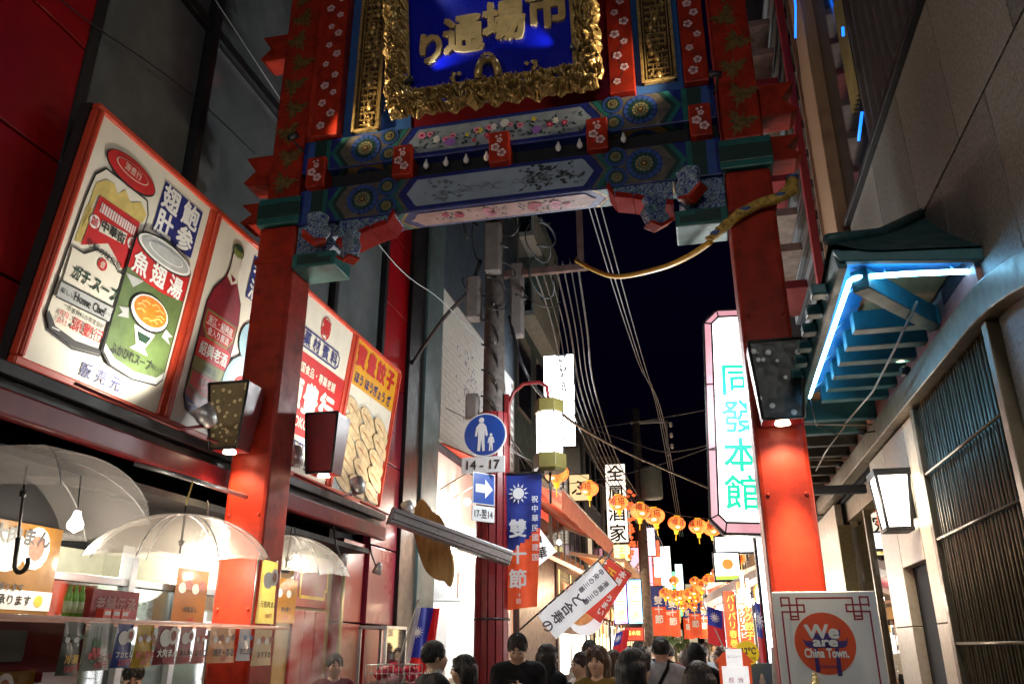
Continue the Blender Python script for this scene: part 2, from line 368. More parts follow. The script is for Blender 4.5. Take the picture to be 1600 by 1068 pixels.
# lit "house" sign and cabinets inside the window
f = FL(-5.35, 5.38, 0); b = MB(); b.fbox(f, 0, .55, 1.92, 2.13, -.03, 0); b.fbox(f, .72, 1.1, 1.86, 2.11, -.03, 0)
b.text(f, '豊', .14, 2.02, .19, .004, 1, .02); b.text(f, '行', .40, 2.02, .19, .004, 1, .02)
b.fline(f, [(.76, 1.9), (1.06, 1.9), (1.06, 2.07), (.76, 2.07)], .02, .004, 1, True)
solo(b, 'shop_sign', [mat('shop_sign_red', (.7, .08, .02), .4, emit=(.7, .06, .015), es=.35), mat('shop_sign_yellow', (.8, .6, .05), .4, emit=(.8, .55, .05), es=.3)], 'orange red shop sign with yellow characters behind the stall window', 'sign')
b = MB(); b.bx(-6.6, -6.2, 5.6, 8.4, 0, 2.3, 0)
for k in range(6): b.bx(-6.2, -6.17, 5.66 + k * .46, 6.06 + k * .46, .2, 2.2, 1)
solo(b, 'cabinet', [mat('cabinet_white', (.72, .72, .66), .4), mat('cabinet_door', (.6, .66, .58), .3)], 'pale kitchen cabinet seen through the stall window', 'cabinet')

# ================================================================ BILLBOARD on the canopy, leaning out at the top
vt = Vector((0.24, 0, 2.1)).normalized(); BF = Fr((-4.6, 4.4, 3.52), (0, 1, 0), vt, Vector((1, 0, 0)) - vt * vt.x)
BB = thing('billboard', 'long red framed four panel food billboard tilted out above the shop canopy', 'billboard', (-4.6, 7.8, 3.4))
b = MB(); b.fbox(BF, -.06, 6.72, -.07, 2.10, -.14, -.05); part(b, 'backing', BLACK, BB)
b = MB()
b.fbox(BF, -.045, 6.705, -.065, 0.0, -.05, .025); b.fbox(BF, -.045, 6.705, 2.05, 2.105, -.05, .025)
for a0, a1 in ((-.045, .02), (1.535, 1.71), (3.235, 3.41), (4.925, 5.10), (6.63, 6.705)):
    b.fbox(BF, a0, a1, 0.0, 2.05, -.05, .025); b.fbox(BF, (a0 + a1) / 2 - .02, (a0 + a1) / 2 + .02, .0, 2.05, .025, .05)
part(b, 'frame', ORANGE_RED, BB, .012)
for a in (.3, 3.3, 6.4):
    b = MB(); b.tube([BF.p(a, 2.13, -.1), (-4.72, BF.p(a, 2, 0).y, 5.75)], .02, 6); part(b, 'bracket', BLACK, BB)
    b = MB(); b.tube([BF.p(a, .1, -.1), (-4.72, BF.p(a, 2, 0).y, 3.8)], .02, 6); part(b, 'bracket', BLACK, BB)
LY = [.003 * k for k in range(14)]
pans = []
for k, (a0, a1) in enumerate(((.02, 1.535), (1.71, 3.235), (3.41, 4.925), (5.10, 6.63))):
    b = MB(); b.fbox(BF, a0, a1, 0, 2.05, -.05, 0)
    if k == 2: b.frect(BF, a0, a1, .42, 1.38, LY[1], 1)
    if k == 3: b.frect(BF, a0, a1, 1.42, 2.05, LY[1], 2)
    pans.append(part(b, 'panel', [CREAM, CRED, mat('amber_print', (.7, .33, .02), .4, var=.1)], BB))
glassy = mat('jar_yellow', (.62, .48, .15), .4, var=.2, vs=10)
grn = mat('can_green', (.10, .15, .05), .42, var=.25, vs=5); grp = mat('print_grey', (.42, .43, .42), .4, var=.15)
org = mat('soup_orange', (.75, .2, .02), .4, var=.3, vs=18); dgrn = mat('dark_green_print', (.02, .05, .03), .4, var=0)
P = [CREAM, INK, CRED, glassy, grp, NAVY, grn, org, PRW, dgrn]
# jar picture
b = MB()
jar = [(.22, 1.66), (.14, 1.56), (.12, 1.35), (.10, .36), (.16, .27), (.42, .22), (.70, .26), (.735, .68), (.775, 1.55), (.72, 1.66)]
def grow(p, k):
    cx = sum(x for x, _ in p) / len(p); cy_ = sum(y for _, y in p) / len(p); return [(cx + (x - cx) * (1 + k), cy_ + (y - cy_) * (1 + k * .55)) for x, y in p]
b.fpoly(BF, grow(jar, .045), LY[2], 1); b.fpoly(BF, jar, LY[3], 0)
b.fpoly(BF, [(.24, 1.58), (.16, 1.5), (.15, 1.0), (.21, 1.42), (.32, 1.40), (.5, 1.42), (.74, 1.46), (.76, 1.55), (.66, 1.62), (.55, 1.55), (.46, 1.62), (.4, 1.54), (.33, 1.6)], LY[4], 3)
b.fpoly(BF, [(.145, 1.3), (.135, .98), (.2, 1.0), (.21, 1.3)], LY[4], 3)
b.fdisc(BF, .475, 1.78, .31, LY[4], 1, 28, .40, -.02); b.fdisc(BF, .475, 1.785, .295, LY[5], 2, 28, .38, -.02)
b.fdisc(BF, .475, 1.80, .20, LY[6], 0, 28, .30); b.fdisc(BF, .475, 1.80, .19, LY[7], 2, 28, .29); b.text(BF, '源豊行', .475, 1.80, .07, LY[8], 0)
b.fpoly(BF, [(.23, 1.43), (.71, 1.45), (.74, 1.05), (.66, 1.0), (.45, 1.12), (.2, .98)], LY[5], 2)
b.frect(BF, .27, .68, 1.31, 1.39, LY[6], 8)
for k in range(14): b.frect(BF, .28 + k * .029, .288 + k * .029, 1.31, 1.39, LY[7], 2)
b.fdisc(BF, .255, 1.21, .055, LY[6], 8, 14); b.fdisc(BF, .69, 1.24, .055, LY[6], 8, 14); b.text(BF, '囍', .255, 1.21, .08, LY[7], 2); b.text(BF, '囍', .69, 1.24, .08, LY[7], 2)
b.fpoly(BF, [(.32, 1.16), (.61, 1.19), (.61, 1.29), (.32, 1.26)], LY[6], 0); b.text(BF, '中華街', .465, 1.225, .095, LY[7], 1, .02)
b.text(BF, '老舗の味自慢', .44, 1.02, .068, LY[7], 1, rot=-.1)
b.fpoly(BF, [(.13, .93), (.25, .93), (.36, 1.03), (.52, 1.03), (.63, .95), (.75, .97), (.735, .64), (.14, .62)], LY[6], 0)
b.fline(BF, [(.13, .93), (.25, .93), (.36, 1.02), (.52, 1.02), (.63, .95), (.745, .97)], .012, LY[7], 1)
b.fdisc(BF, .45, .93, .05, LY[8], 2, 18); b.text(BF, '豊', .45, .93, .06, LY[9], 0)
b.text(BF, 'ガチ.スープ', .45, .76, .13, LY[8], 9, .03, fit=.5)
b.fpoly(BF, [(.125, .64), (.735, .66), (.735, .53), (.12, .51)], LY[8], 4); b.fline(BF, [(.125, .64), (.735, .66)], .012, LY[9], 1); b.fline(BF, [(.12, .51), (.735, .53)], .012, LY[9], 1)
b.text(BF, 'Home Chef', .45, .585, .10, LY[9], 1, .01, fit=.34); b.text(BF, '楽しい', .21, .58, .05, LY[9], 1); b.text(BF, 'シリーズ', .68, .59, .035, LY[9], 1)
b.text(BF, '中華材料の専業老舗', .45, .475, .05, LY[7], 1, fit=.4)
b.text(BF, '源豊行', .5, .39, .11, LY[7], 2, .01, fit=.34); b.text(BF, '有限', .24, .42, .055, LY[7], 2); b.text(BF, '会社', .24, .365, .055, LY[7], 2)
b.fpoly(BF, [(.10, .36), (.16, .27), (.42, .22), (.70, .26), (.70, .30), (.42, .275), (.2, .31), (.105, .4)], LY[6], 1); b.frect(BF, .17, .25, .285, .295, LY[7], 8)
part(b, 'jar_picture', P, pans[0])
# can picture
b = MB()
can = [(.70, 1.31), (.80, 1.40), (1.07, 1.46), (1.33, 1.41), (1.46, 1.31), (1.46, .30), (1.40, .23), (1.1, .19), (.82, .22), (.705, .30)]
b.fpoly(BF, grow(can, .04), LY[9], 1); b.fpoly(BF, can, LY[10], 6)
b.fpoly(BF, [(.70, 1.31), (1.46, 1.31), (1.455, 1.04), (1.2, 1.0), (.95, 1.0), (.70, 1.04)], LY[11], 2)
b.fpoly(BF, [(.705, .30), (.82, .22), (1.1, .19), (1.40, .23), (1.46, .30), (1.46, .36), (1.38, .285), (1.1, .25), (.84, .28), (.705, .36)], LY[11], 4)
b.fdisc(BF, 1.08, 1.32, .38, LY[12], 1, 30, .30); b.fdisc(BF, 1.08, 1.325, .365, LY[13], 8, 30, .29); b.fdisc(BF, 1.08, 1.325, .33, .042, 4, 30, .27)
b.fdisc(BF, 1.08, 1.33, .24, .045, 8, 30, .24); b.fdisc(BF, 1.08, 1.33, .225, .048, 4, 30, .23)
for ch, a in zip('魚翅湯', (.83, 1.07, 1.31)): b.text(BF, ch, a, 1.12, .2, LY[12], 8, .03)
b.fpoly(BF, [(.7, .98), (.82, .9), (.92, 1.0)], LY[11], 4)
b.fpoly(BF, [(.95, .62), (1.22, .62), (1.17, .52), (1.14, .47), (1.2, .42), (.97, .42), (1.03, .47), (1.0, .52)], LY[12], 8); b.fpoly(BF, [(1.0, .58), (1.18, .58), (1.14, .51), (1.04, .51)], LY[13], 9)
b.fdisc(BF, 1.085, .77, .255, LY[13], 1, 26, .62); b.fdisc(BF, 1.085, .775, .24, .042, 8, 26, .6); b.fdisc(BF, 1.085, .785, .215, .045, 7, 26, .56)
for k in range(9):
    a = 1.085 + .13 * math.cos(k * 2.3); c = .785 + .075 * math.sin(k * 2.3); b.fline(BF, [(a - .05, c - .012), (a, c + .012), (a + .05, c)], .012, .048, 3)
for s_ in (-1, 1): b.fpoly(BF, [(1.085 + s_ * .25, .72), (1.085 + s_ * .36, .69), (1.085 + s_ * .3, .66), (1.085 + s_ * .35, .61), (1.085 + s_ * .22, .64)], LY[12], 4)
b.text(BF, 'ふかひれスープ', 1.02, .355, .105, LY[12], 1, .02, fit=.5); b.text(BF, '（貝柱入り）', 1.35, .36, .05, LY[12], 1, fit=.19)
part(b, 'can_picture', P, pans[0])
b = MB(); b.frect(BF, .87, 1.44, 1.47, 1.95, LY[2], 5)
for ch, a, c in (('翅', 1.0, 1.83), ('鮑', 1.29, 1.83), ('肚', 1.0, 1.59), ('参', 1.29, 1.59)): b.text(BF, ch, a, c, .24, LY[3], 8, .035)
part(b, 'blue_lettering_box', P, pans[0]); b = MB()
for ch, a in zip('販売元', (.62, .79, .96)): b.text(BF, ch, a, .1, .125, LY[2], 5, .02)
part(b, 'lettering', P, pans[0])
# bottle and gourd picture
wine = mat('wine_print', (.22, .015, .025), .38, var=.3, vs=5); pale = mat('pale_blue_print', (.30, .48, .55), .4, var=.15, vs=6); ol = mat('olive_print', (.20, .22, .06), .4, var=.2)
Q = [CREAM, INK, CRED, wine, ol, NAVY, pale, PRW, dgrn]
b = MB()
bot = [(2.02, 1.86), (2.18, 1.87), (2.18, 1.62), (2.22, 1.53), (2.34, 1.38), (2.38, 1.2), (2.37, .28), (2.30, .17), (2.1, .12), (1.9, .17), (1.83, .28), (1.82, 1.2), (1.87, 1.36), (2.0, 1.53), (2.03, 1.66)]
b.fpoly(BF, grow(bot, .05), LY[2], 1); b.fpoly(BF, bot, LY[3], 3)
b.fpoly(BF, [(2.03, 1.82), (2.17, 1.82), (2.18, 1.62), (2.20, 1.56), (2.11, 1.5), (2.02, 1.56), (2.035, 1.66)], LY[4], 0); b.fpoly(BF, [(2.06, 1.6), (2.16, 1.58), (2.12, 1.53)], LY[5], 3)
b.fdisc(BF, 2.1, 1.87, .10, LY[4], 1, 20, .75); b.fdisc(BF, 2.1, 1.87, .09, LY[5], 4, 20, .72); b.fdisc(BF, 2.1, 1.9, .075, LY[6], 8, 20, .4)
b.fpoly(BF, [(1.84, 1.14), (2.36, 1.14), (2.36, .97), (2.28, .87), (1.93, .87), (1.84, .97)], LY[4], 4); b.fpoly(BF, [(1.86, 1.12), (2.34, 1.12), (2.34, .98), (2.27, .89), (1.94, .89), (1.86, .98)], LY[5], 2); b.frect(BF, 1.87, 2.33, 1.0, 1.008, LY[6], 7)
b.text(BF, '浙江・紹興産', 2.1, 1.055, .085, LY[6], 7, .01, fit=.42); b.text(BF, '金入り原酒', 2.1, .945, .085, LY[6], 7, .01, fit=.36)
b.fpoly(BF, [(1.83, .84), (1.93, .87), (2.28, .87), (2.37, .84), (2.37, .66), (1.83, .66)], LY[4], 2); b.text(BF, '紹興老酒', 2.1, .76, .14, LY[5], 7, .025, fit=.46)
b.frect(BF, 1.83, 2.37, .53, .655, LY[4], 4); b.text(BF, '特級品', 2.1, .59, .07, LY[5], 8)
b.fpoly(BF, [(1.83, .52), (2.37, .52), (2.36, .37), (2.1, .3), (1.84, .37)], LY[4], 4); b.fpoly(BF, [(1.85, .51), (2.35, .51), (2.34, .385), (2.1, .32), (1.86, .385)], LY[5], 2); b.text(BF, '源豊行', 2.1, .45, .085, LY[6], 7); b.text(BF, '有限会社', 2.1, .37, .04, LY[6], 7)
b.fpoly(BF, [(1.83, .28), (1.9, .17), (2.1, .12), (2.30, .17), (2.37, .28), (2.1, .2)], LY[4], 5); b.frect(BF, 1.9, 1.99, .2, .215, LY[5], 7)
part(b, 'bottle_picture', Q, pans[1])
b = MB()
go = [(2.62 + .17 * math.sin(t), 1.08 - .2 * math.cos(t)) for t in np.linspace(.5, 5.78, 16)]
gl_ = [(2.66 + .33 * math.sin(t), .56 - .36 * math.cos(t)) for t in np.linspace(0, 2 * math.pi, 22)[:-1]]
b.fpoly(BF, grow(gl_, .05), LY[4], 1); b.fpoly(BF, grow(go, .06), LY[4], 1); b.fpoly(BF, gl_, LY[5], 6); b.fpoly(BF, go, LY[5], 6); b.frect(BF, 2.57, 2.70, 1.26, 1.42, LY[5], 2); b.fdisc(BF, 2.66, .56, .15, LY[6], 2, 20); b.text(BF, '酒', 2.66, .56, .2, LY[7], 7, .02)
part(b, 'gourd_picture', Q, pans[1]); b = MB(); b.frect(BF, 2.39, 2.95, 1.5, 1.97, LY[2], 5)
for ch, a, c in (('老', 2.53, 1.85), ('紹', 2.81, 1.85), ('酒', 2.53, 1.62), ('興', 2.81, 1.62)): b.text(BF, ch, a, c, .23, LY[3], 7, .035)
part(b, 'blue_lettering_box', Q, pans[1]); b = MB()
for ch, a in zip('販売元', (2.35, 2.52, 2.69)): b.text(BF, ch, a, .08, .12, LY[2], 5, .02)
part(b, 'lettering', Q, pans[1])
# third panel: company lettering
b = MB()
b.fdisc(BF, 4.17, 1.83, .13, LY[2], 2, 24, 1.15); b.fdisc(BF, 4.17, 1.83, .115, LY[3], 0, 24, 1.15); b.text(BF, '壽', 4.17, 1.83, .24, LY[4], 2, .03)
ob = [(3.68, 1.44), (3.62, 1.5), (3.62, 1.6), (3.68, 1.66), (4.60, 1.66), (4.67, 1.6), (4.67, 1.5), (4.60, 1.44)]
b.fline(BF, ob, .022, LY[2], 5, True)
for ch, a in zip('菓材賓料', (3.78, 4.03, 4.28, 4.52)): b.text(BF, ch, a, 1.55, .19, LY[3], 5, .02)
b.text(BF, '中国食品・専業老舗', 4.17, 1.2, .13, LY[3], 0, .02, fit=1.05)
for ch, a in zip('源豊行', (3.72, 4.14, 4.56)): b.text(BF, ch, a, .88, .40, LY[3], 0, .05)
b.text(BF, 'GENPOKO CO.,LTD.', 4.15, .56, .17, LY[3], 0, .03, fit=1.35)
b.text(BF, '山下町191番地', 4.28, .29, .15, LY[3], 5, .02, fit=1.1); b.text(BF, '電話681 5172-3', 4.2, .12, .15, LY[3], 5, .02, fit=1.1)
part(b, 'lettering', Q, pans[2])
# fourth panel: dumplings on a plate
b = MB()
for ch, a in zip('寶豊餃子', (5.3, 5.66, 6.02, 6.38)): b.text(BF, ch, a, 1.85, .32, LY[3], 2, .05)
part(b, 'lettering', Q, pans[3]); b = MB(); b.text(BF, 'ほう ほうぎょう ざ', 5.85, 1.54, .17, LY[3], 5, .03, fit=1.3)
part(b, 'reading_lettering', Q, pans[3])
dmp = mat('dumpling_print', (.66, .5, .28), .4, var=.3, vs=9); brn = mat('brown_print', (.36, .16, .05), .4, var=.3, vs=14); plt = mat('plate_print', (.42, .50, .50), .4, var=.15)
b = MB()
ar = [(5.87 + .74 * math.cos(t), .40 + .92 * math.sin(t)) for t in np.linspace(0, math.pi, 26)]
b.fpoly(BF, [(6.62, .02), (6.62, .4)] + ar[1:-1] + [(5.11, .4), (5.11, .02)], LY[2], 0)
b.fpoly(BF, [(6.58, .02), (6.58, .36)] + [(5.85 + (x - 5.87) * .93, .36 + (y - .4) * .93) for x, y in ar[2:-2]] + [(5.14, .36), (5.14, .02)], LY[3], 3)
k = 0
for row in range(3):
    for i in range(5):
        cx = 5.36 + row * .47 + (i % 2) * .05; cyy = 1.05 - i * .235 - row * .02
        pts = [(cx + .30 * math.cos(t) * (1 if math.sin(t) > 0 else .9), cyy + (.17 if math.sin(t) > 0 else .07) * math.sin(t) + .10 * math.cos(t) * -1) for t in np.linspace(0, 2 * math.pi, 18)[:-1]]
        pts = [(min(6.6, max(5.12, x)), min(1.27, max(.02, y))) for x, y in pts]
        d = LY[4] + .0022 * k; b.fpoly(BF, grow(pts, .05), d, 2); b.fpoly(BF, pts, d + .0008, 1)
        b.fpoly(BF, [(cx - .22, min(1.2, max(.03, cyy + .10))), (cx + .2, max(.03, cyy - .02)), (cx + .1, max(.03, cyy + .02)), (cx - .1, max(.035, cyy + .1))], d + .0014, 2)
        k += 1
part(b, 'dumpling_picture', [CREAM, dmp, brn, plt], pans[3])
for k, p_ in enumerate(pans): p_['label'] = ['panel with soup jar and fin soup can', 'panel with rice wine bottle and gourd', 'white and red panel with company lettering', 'yellow panel with plate of fried dumplings'][k]

# flood lamps on long red arms along the canopy
headm = mat('lamp_housing', (.5, .5, .5), .35, .6, var=.15); lens = glow('flood_lens', (1, .95, .85), 14)
for k, (y, lab, e) in enumerate(((5.75, 'silver flood lamp on a red arm under the soup can panel', 115), (8.95, 'silver flood lamp on a red arm under the dumpling panel', 110), (10.7, 'silver flood lamp on a red arm by the shark fin sign', 22), (7.35, 'silver flood lamp on a red arm hidden beside the gate column', 150))):
    c = Vector((-3.98, y, 3.42)); T = thing('flood_lamp', lab, 'lamp', c - Vector((0, 0, .1)), 'flood lamps along the canopy')
    tgt = BF.p((.62, 4.7, 6.45, 3.1)[k], 1.0); ax = (tgt - c).normalized(); q = ax.to_track_quat('Z', 'Y').to_matrix()
    b = MB(); b.lathe([(.03, -.11), (.06, -.1), (.085, -.03), (.085, .08), (.078, .08), (.07, .05)], c, 16, 0, True, q); part(b, 'housing', headm, T)
    b = MB(); b.lathe([(.0, .052), (.072, .052)], c, 16, 0, False, q); part(b, 'lens', lens, T)
    b = MB(); b.tube([c - ax * .1, c + Vector((-.1, -.18, -.16)), c + Vector((-.15, -1.3, -.12))], .014, 8); part(b, 'arm', DKRED, T)
    lamp('SPOT', c + ax * .09, e, (1, .93, .8), T, tgt, R(125), .7, .06)
# ================================================================ CHINESE GATE across the street
GX0, GX1, GY = -3.75, 0.46, 6.5
teal = mat('teal_paint', (.010, .11, .10), .45, var=.3); dteal = mat('dark_green_paint', (.008, .035, .03), .45, var=.2)
gblue = mat('royal_blue_paint', (.008, .018, .16), .45, var=.35, vs=12); mblue = mat('mid_blue_paint', (.025, .07, .26), .45, var=.25)
ochre = mat('ochre_ground', (.34, .22, .07), .45, .2, var=.4, vs=20); greyp = mat('grey_print_ground', (.10, .085, .07), .5, var=.35, vs=10)
pinkw = mat('blossom_pink', (.75, .5, .52), .5, var=.08); branch = mat('branch_brown', (.05, .02, .02), .6)
crane = mat('gold_crane_paint', (.20, .12, .035), .5, .35, var=.55, vs=25)
GT = thing('chinese_gate', 'red lacquered Chinese gate with painted beams and gilded blue plaque spanning street', 'gate', (-1.65, 6.7, 0))

def blossom(mb, f, a, c, r, d, rot=0.0, mp=0, mc=1):
    for k in range(5): t = rot + k * 2 * math.pi / 5; mb.fdisc(f, a + r * .55 * math.cos(t), c + r * .55 * math.sin(t), r * .5, d, mp, 9)
    mb.fdisc(f, a, c, r * .2, d + .002, mc, 7)
def plum_print(f, a0, a1, b0, b1, name, parent, step=.135, r=.042):
    mb = MB(); rnd = random.Random(int(a0 * 1000) + 5); y = b0 + .1; k = 0; am = (a0 + a1) / 2; wv = (a1 - a0) * .24; prev = None
    while y < b1 - .03:
        a = am + wv * (1 if k % 2 else -1) * rnd.uniform(.5, 1.1)
        if prev: mb.fline(f, [prev, (am + rnd.uniform(-.02, .02), (prev[1] + y) / 2), (a, y)], .007, .002, 2)
        blossom(mb, f, a, y, r * rnd.uniform(.8, 1.15), .004, rnd.random() * 6); prev = (a, y); y += step * rnd.uniform(.75, 1.2); k += 1
    part(mb, name, [pinkw, CRED, branch], parent)

def crane_poly(cx, cy_, s, ang, rnd):
    base = [(0, .9), (.12, .45), (.5, .75), (.95, .7), (.6, .45), (.85, .3), (.5, .25), (.65, -.05), (.25, -.1), (.35, -.55), (.12, -.4), (.0, -.95), (-.15, -.4), (-.4, -.5), (-.22, -.1), (-.7, -.1), (-.45, .2), (-.9, .25), (-.55, .42), (-.85, .68), (-.4, .66), (-.1, .42)]
    return [(cx + s * (x * math.cos(ang) - y * math.sin(ang)) * rnd.uniform(.9, 1.1), cy_ + s * (x * math.sin(ang) + y * math.cos(ang)) * rnd.uniform(.9, 1.1)) for x, y in base]

for side, (x0, x1) in enumerate(((-4.17, -3.76), (0.47, 0.87))):
    b = MB(); b.bx(x0, x1, GY, GY + .42, 0, 5.62)
    col = part(b, 'column', RED, GT, .035, label='left column of the gate' if side == 0 else 'right column of the gate')
    b = MB(); b.bx(x0 - .05, x1 + .05, GY - .05, GY + .47, 0, .5); part(b, 'column_base', mat('base_stone', (.3, .29, .28), .6), col, .03)
    b = MB(); b.bx(x0 + .02, x1 - .02, GY + .02, GY + .40, 5.95, 9.6); up = part(b, 'upper_column', RED, GT, .03)
    b = MB(); rnd = random.Random(side + 3); f = FF(x0 + .02, GY + .02, 0); wd = x1 - x0 - .04; z = 6.12; k = 0
    while z < 9.2: b.fpoly(f, crane_poly(wd * (.44 + .12 * (k % 2)), z, .165, rnd.uniform(-.9, .9), rnd), .003); z += .31; k += 1
    part(b, 'crane_painting', crane, up)
    b = MB(); b.bx(x0 - .03, x1 + .03, GY - .03, GY + .45, 5.63, 5.94, 0); cb = part(b, 'capital', teal, GT, .015)
    b = MB(); b.bx(x0 - .034, x1 + .034, GY - .034, GY + .454, 5.70, 5.87, 0); part(b, 'capital_band', dteal, cb, .01)
    b = MB(); b.bx(x0 - .012, x1 + .012, GY - .012, GY + .432, 5.2, 5.26, 0); part(b, 'collar', RED, col, .01)
    for z in (1.9, 2.7, 4.2, 4.9):
        for xq in (x0 + .06, x1 - .06):
            b = MB(); b.lathe([(.016, 0), (.016, .008), (.008, .012), (0, .012)], (xq, GY, z), 8, 0, True, Matrix.Rotation(R(90), 3, 'X')); part(b, 'bolt', RED, col)
    sgn = -1 if side == 0 else 1; xe = x0 if side == 0 else x1
    for z0, z1, ln in ((5.72, 5.98, .30), (6.2, 6.56, .32), (7.85, 8.2, .32)):
        b = MB(); zc = (z0 + z1) / 2
        b.prism([(xe + sgn * -.01, GY + .08, z0), (xe + sgn * ln * .8, GY + .08, z0), (xe + sgn * ln, GY + .08, z0 + .05), (xe + sgn * (ln - .13), GY + .08, zc), (xe + sgn * ln, GY + .08, z1), (xe + sgn * -.01, GY + .08, z1)], (0, .26, 0))
        part(b, 'tie_beam_end', RED, GT, .008)
# main painted beams
paleg = mat('panel_pale_ground', (.22, .26, .30), .5, var=.25, vs=6); pinkg_ = mat('panel_pink_ground', (.40, .24, .22), .5, var=.2, vs=6)
PETAL = [mat('petal_crimson', (.40, .01, .06), .5, var=.3, vs=30), mat('petal_pink', (.62, .22, .32), .5, var=.3, vs=30), mat('petal_yellow', (.6, .46, .06), .5, var=.3, vs=30), mat('petal_violet', (.24, .10, .40), .5, var=.3, vs=30), mat('leaf_dark', (.012, .035, .03), .5, var=.3, vs=30), mat('petal_white', (.62, .6, .58), .5, var=.2), mat('ink_dark', (.03, .035, .04), .5, var=.3, vs=30), mat('ink_mid', (.14, .17, .2), .5, var=.3, vs=30)]
def leaf(mb, f, a, c, ln, wd, t, d, m):
    ct, st = math.cos(t), math.sin(t); mb.fpoly(f, [(a + x * ct - y * st, c + x * st + y * ct) for x, y in ((0, 0), (ln * .4, wd), (ln, 0), (ln * .4, -wd))], d, m)
def scene_paint(f, kind, p0, p1, q0, q1, parent, seed):
    mb = MB(); rnd = random.Random(seed); W_ = p1 - p0; hq = q1 - q0; d = .008
    if kind == 'peony':
        for k in range(150): leaf(mb, f, rnd.uniform(p0 + .05, p1 - .05), rnd.uniform(q0 + .03, q0 + hq * .75), rnd.uniform(.03, .07), .012, rnd.uniform(0, 6.3), d + k * .00001, 4 if k % 4 else 7)
        for k in range(26):
            a, c, r, m = rnd.uniform(p0 + .07, p1 - .07), rnd.uniform(q0 + .06, q1 - .06), rnd.uniform(.022, .05), (0, 1, 0, 2, 3, 1, 5)[k % 7]
            if a < p0 + W_ * .25: m = (3, 1, 5)[k % 3]
            for j in range(8): t = j * .785 + rnd.random(); mb.fdisc(f, a + r * .6 * math.cos(t), c + r * .55 * math.sin(t), r * .45, d + .003 + .0001 * k + .00001 * j, m, 8)
            mb.fdisc(f, a, c, r * .4, d + .006, 0 if m == 1 else 1 if m == 0 else m, 8)
    elif kind == 'ink':
        for cx, n, s_ in ((p0 + W_ * .72, 60, 1.0), (p0 + W_ * .87, 34, .8), (p0 + W_ * .18, 26, .9)):
            for k in range(n): a = rnd.gauss(cx, .09 * s_); c = q0 + hq * min(.95, max(.08, rnd.gauss(.5, .24))); leaf(mb, f, min(p1 - .03, max(p0 + .03, a)), c, rnd.uniform(.03, .09), rnd.uniform(.008, .022), rnd.uniform(-.5, .9), d + k * .00001, 6 if cx > p0 + W_ * .5 and k % 3 else 7)
        for k in range(26): a = rnd.uniform(p0 + .2, p1 - .4); mb.fline(f, [(a, q0 + hq * rnd.uniform(.25, .6)), (a + .05, q0 + hq * rnd.uniform(.3, .6)), (a + rnd.uniform(.08, .2), q0 + hq * rnd.uniform(.25, .55))], .006, d, 7)
    else:
        for cx, m in ((.22, 0), (.45, 1), (.68, 0), (.8, 1)):
            for k in range(26): leaf(mb, f, p0 + W_ * cx + rnd.gauss(0, .08), min(q1 - .03, max(q0 + .03, rnd.gauss((q0 + q1) / 2, .06))), rnd.uniform(.02, .06), .01, rnd.uniform(0, 6.3), d, 4)
            for k in range(3):
                a, c = p0 + W_ * cx + rnd.gauss(0, .08), rnd.uniform(q0 + .07, q1 - .07); r = rnd.uniform(.03, .055)
                for j in range(7): t = j * .9; mb.fdisc(f, a + r * .6 * math.cos(t), c + r * .6 * math.sin(t), r * .45, d + .003 + .0001 * j, m, 8)
    part(mb, 'flower_painting' if kind != 'ink' else 'ink_painting', PETAL, parent, stuff=True)
def rosette(mb, f, a, c, r, d=.004):
    mb.fdisc(f, a, c, r, d, 1, 28)
    for k in range(16): t = k * math.pi / 8; mb.fdisc(f, a + r * .80 * math.cos(t), c + r * .80 * math.sin(t), r * .2, d + .002, 2, 8)
    for k in range(16): t = (k + .5) * math.pi / 8; mb.fdisc(f, a + r * .62 * math.cos(t), c + r * .62 * math.sin(t), r * .13, d + .004, 6, 6)
    mb.fdisc(f, a, c, r * .52, d + .005, 5, 20)
    for k in range(12): t = k * math.pi / 6; mb.fdisc(f, a + r * .40 * math.cos(t), c + r * .40 * math.sin(t), r * .09, d + .007, 3, 6)
    mb.fdisc(f, a, c, r * .26, d + .008, 4, 16); mb.fdisc(f, a, c, r * .2, d + .010, 7, 16); mb.fdisc(f, a, c, r * .11, d + .012, 3, 12)
DEC = [ochre, gblue, mblue, ochre, GOLDP, teal, dteal, INK, greyp]
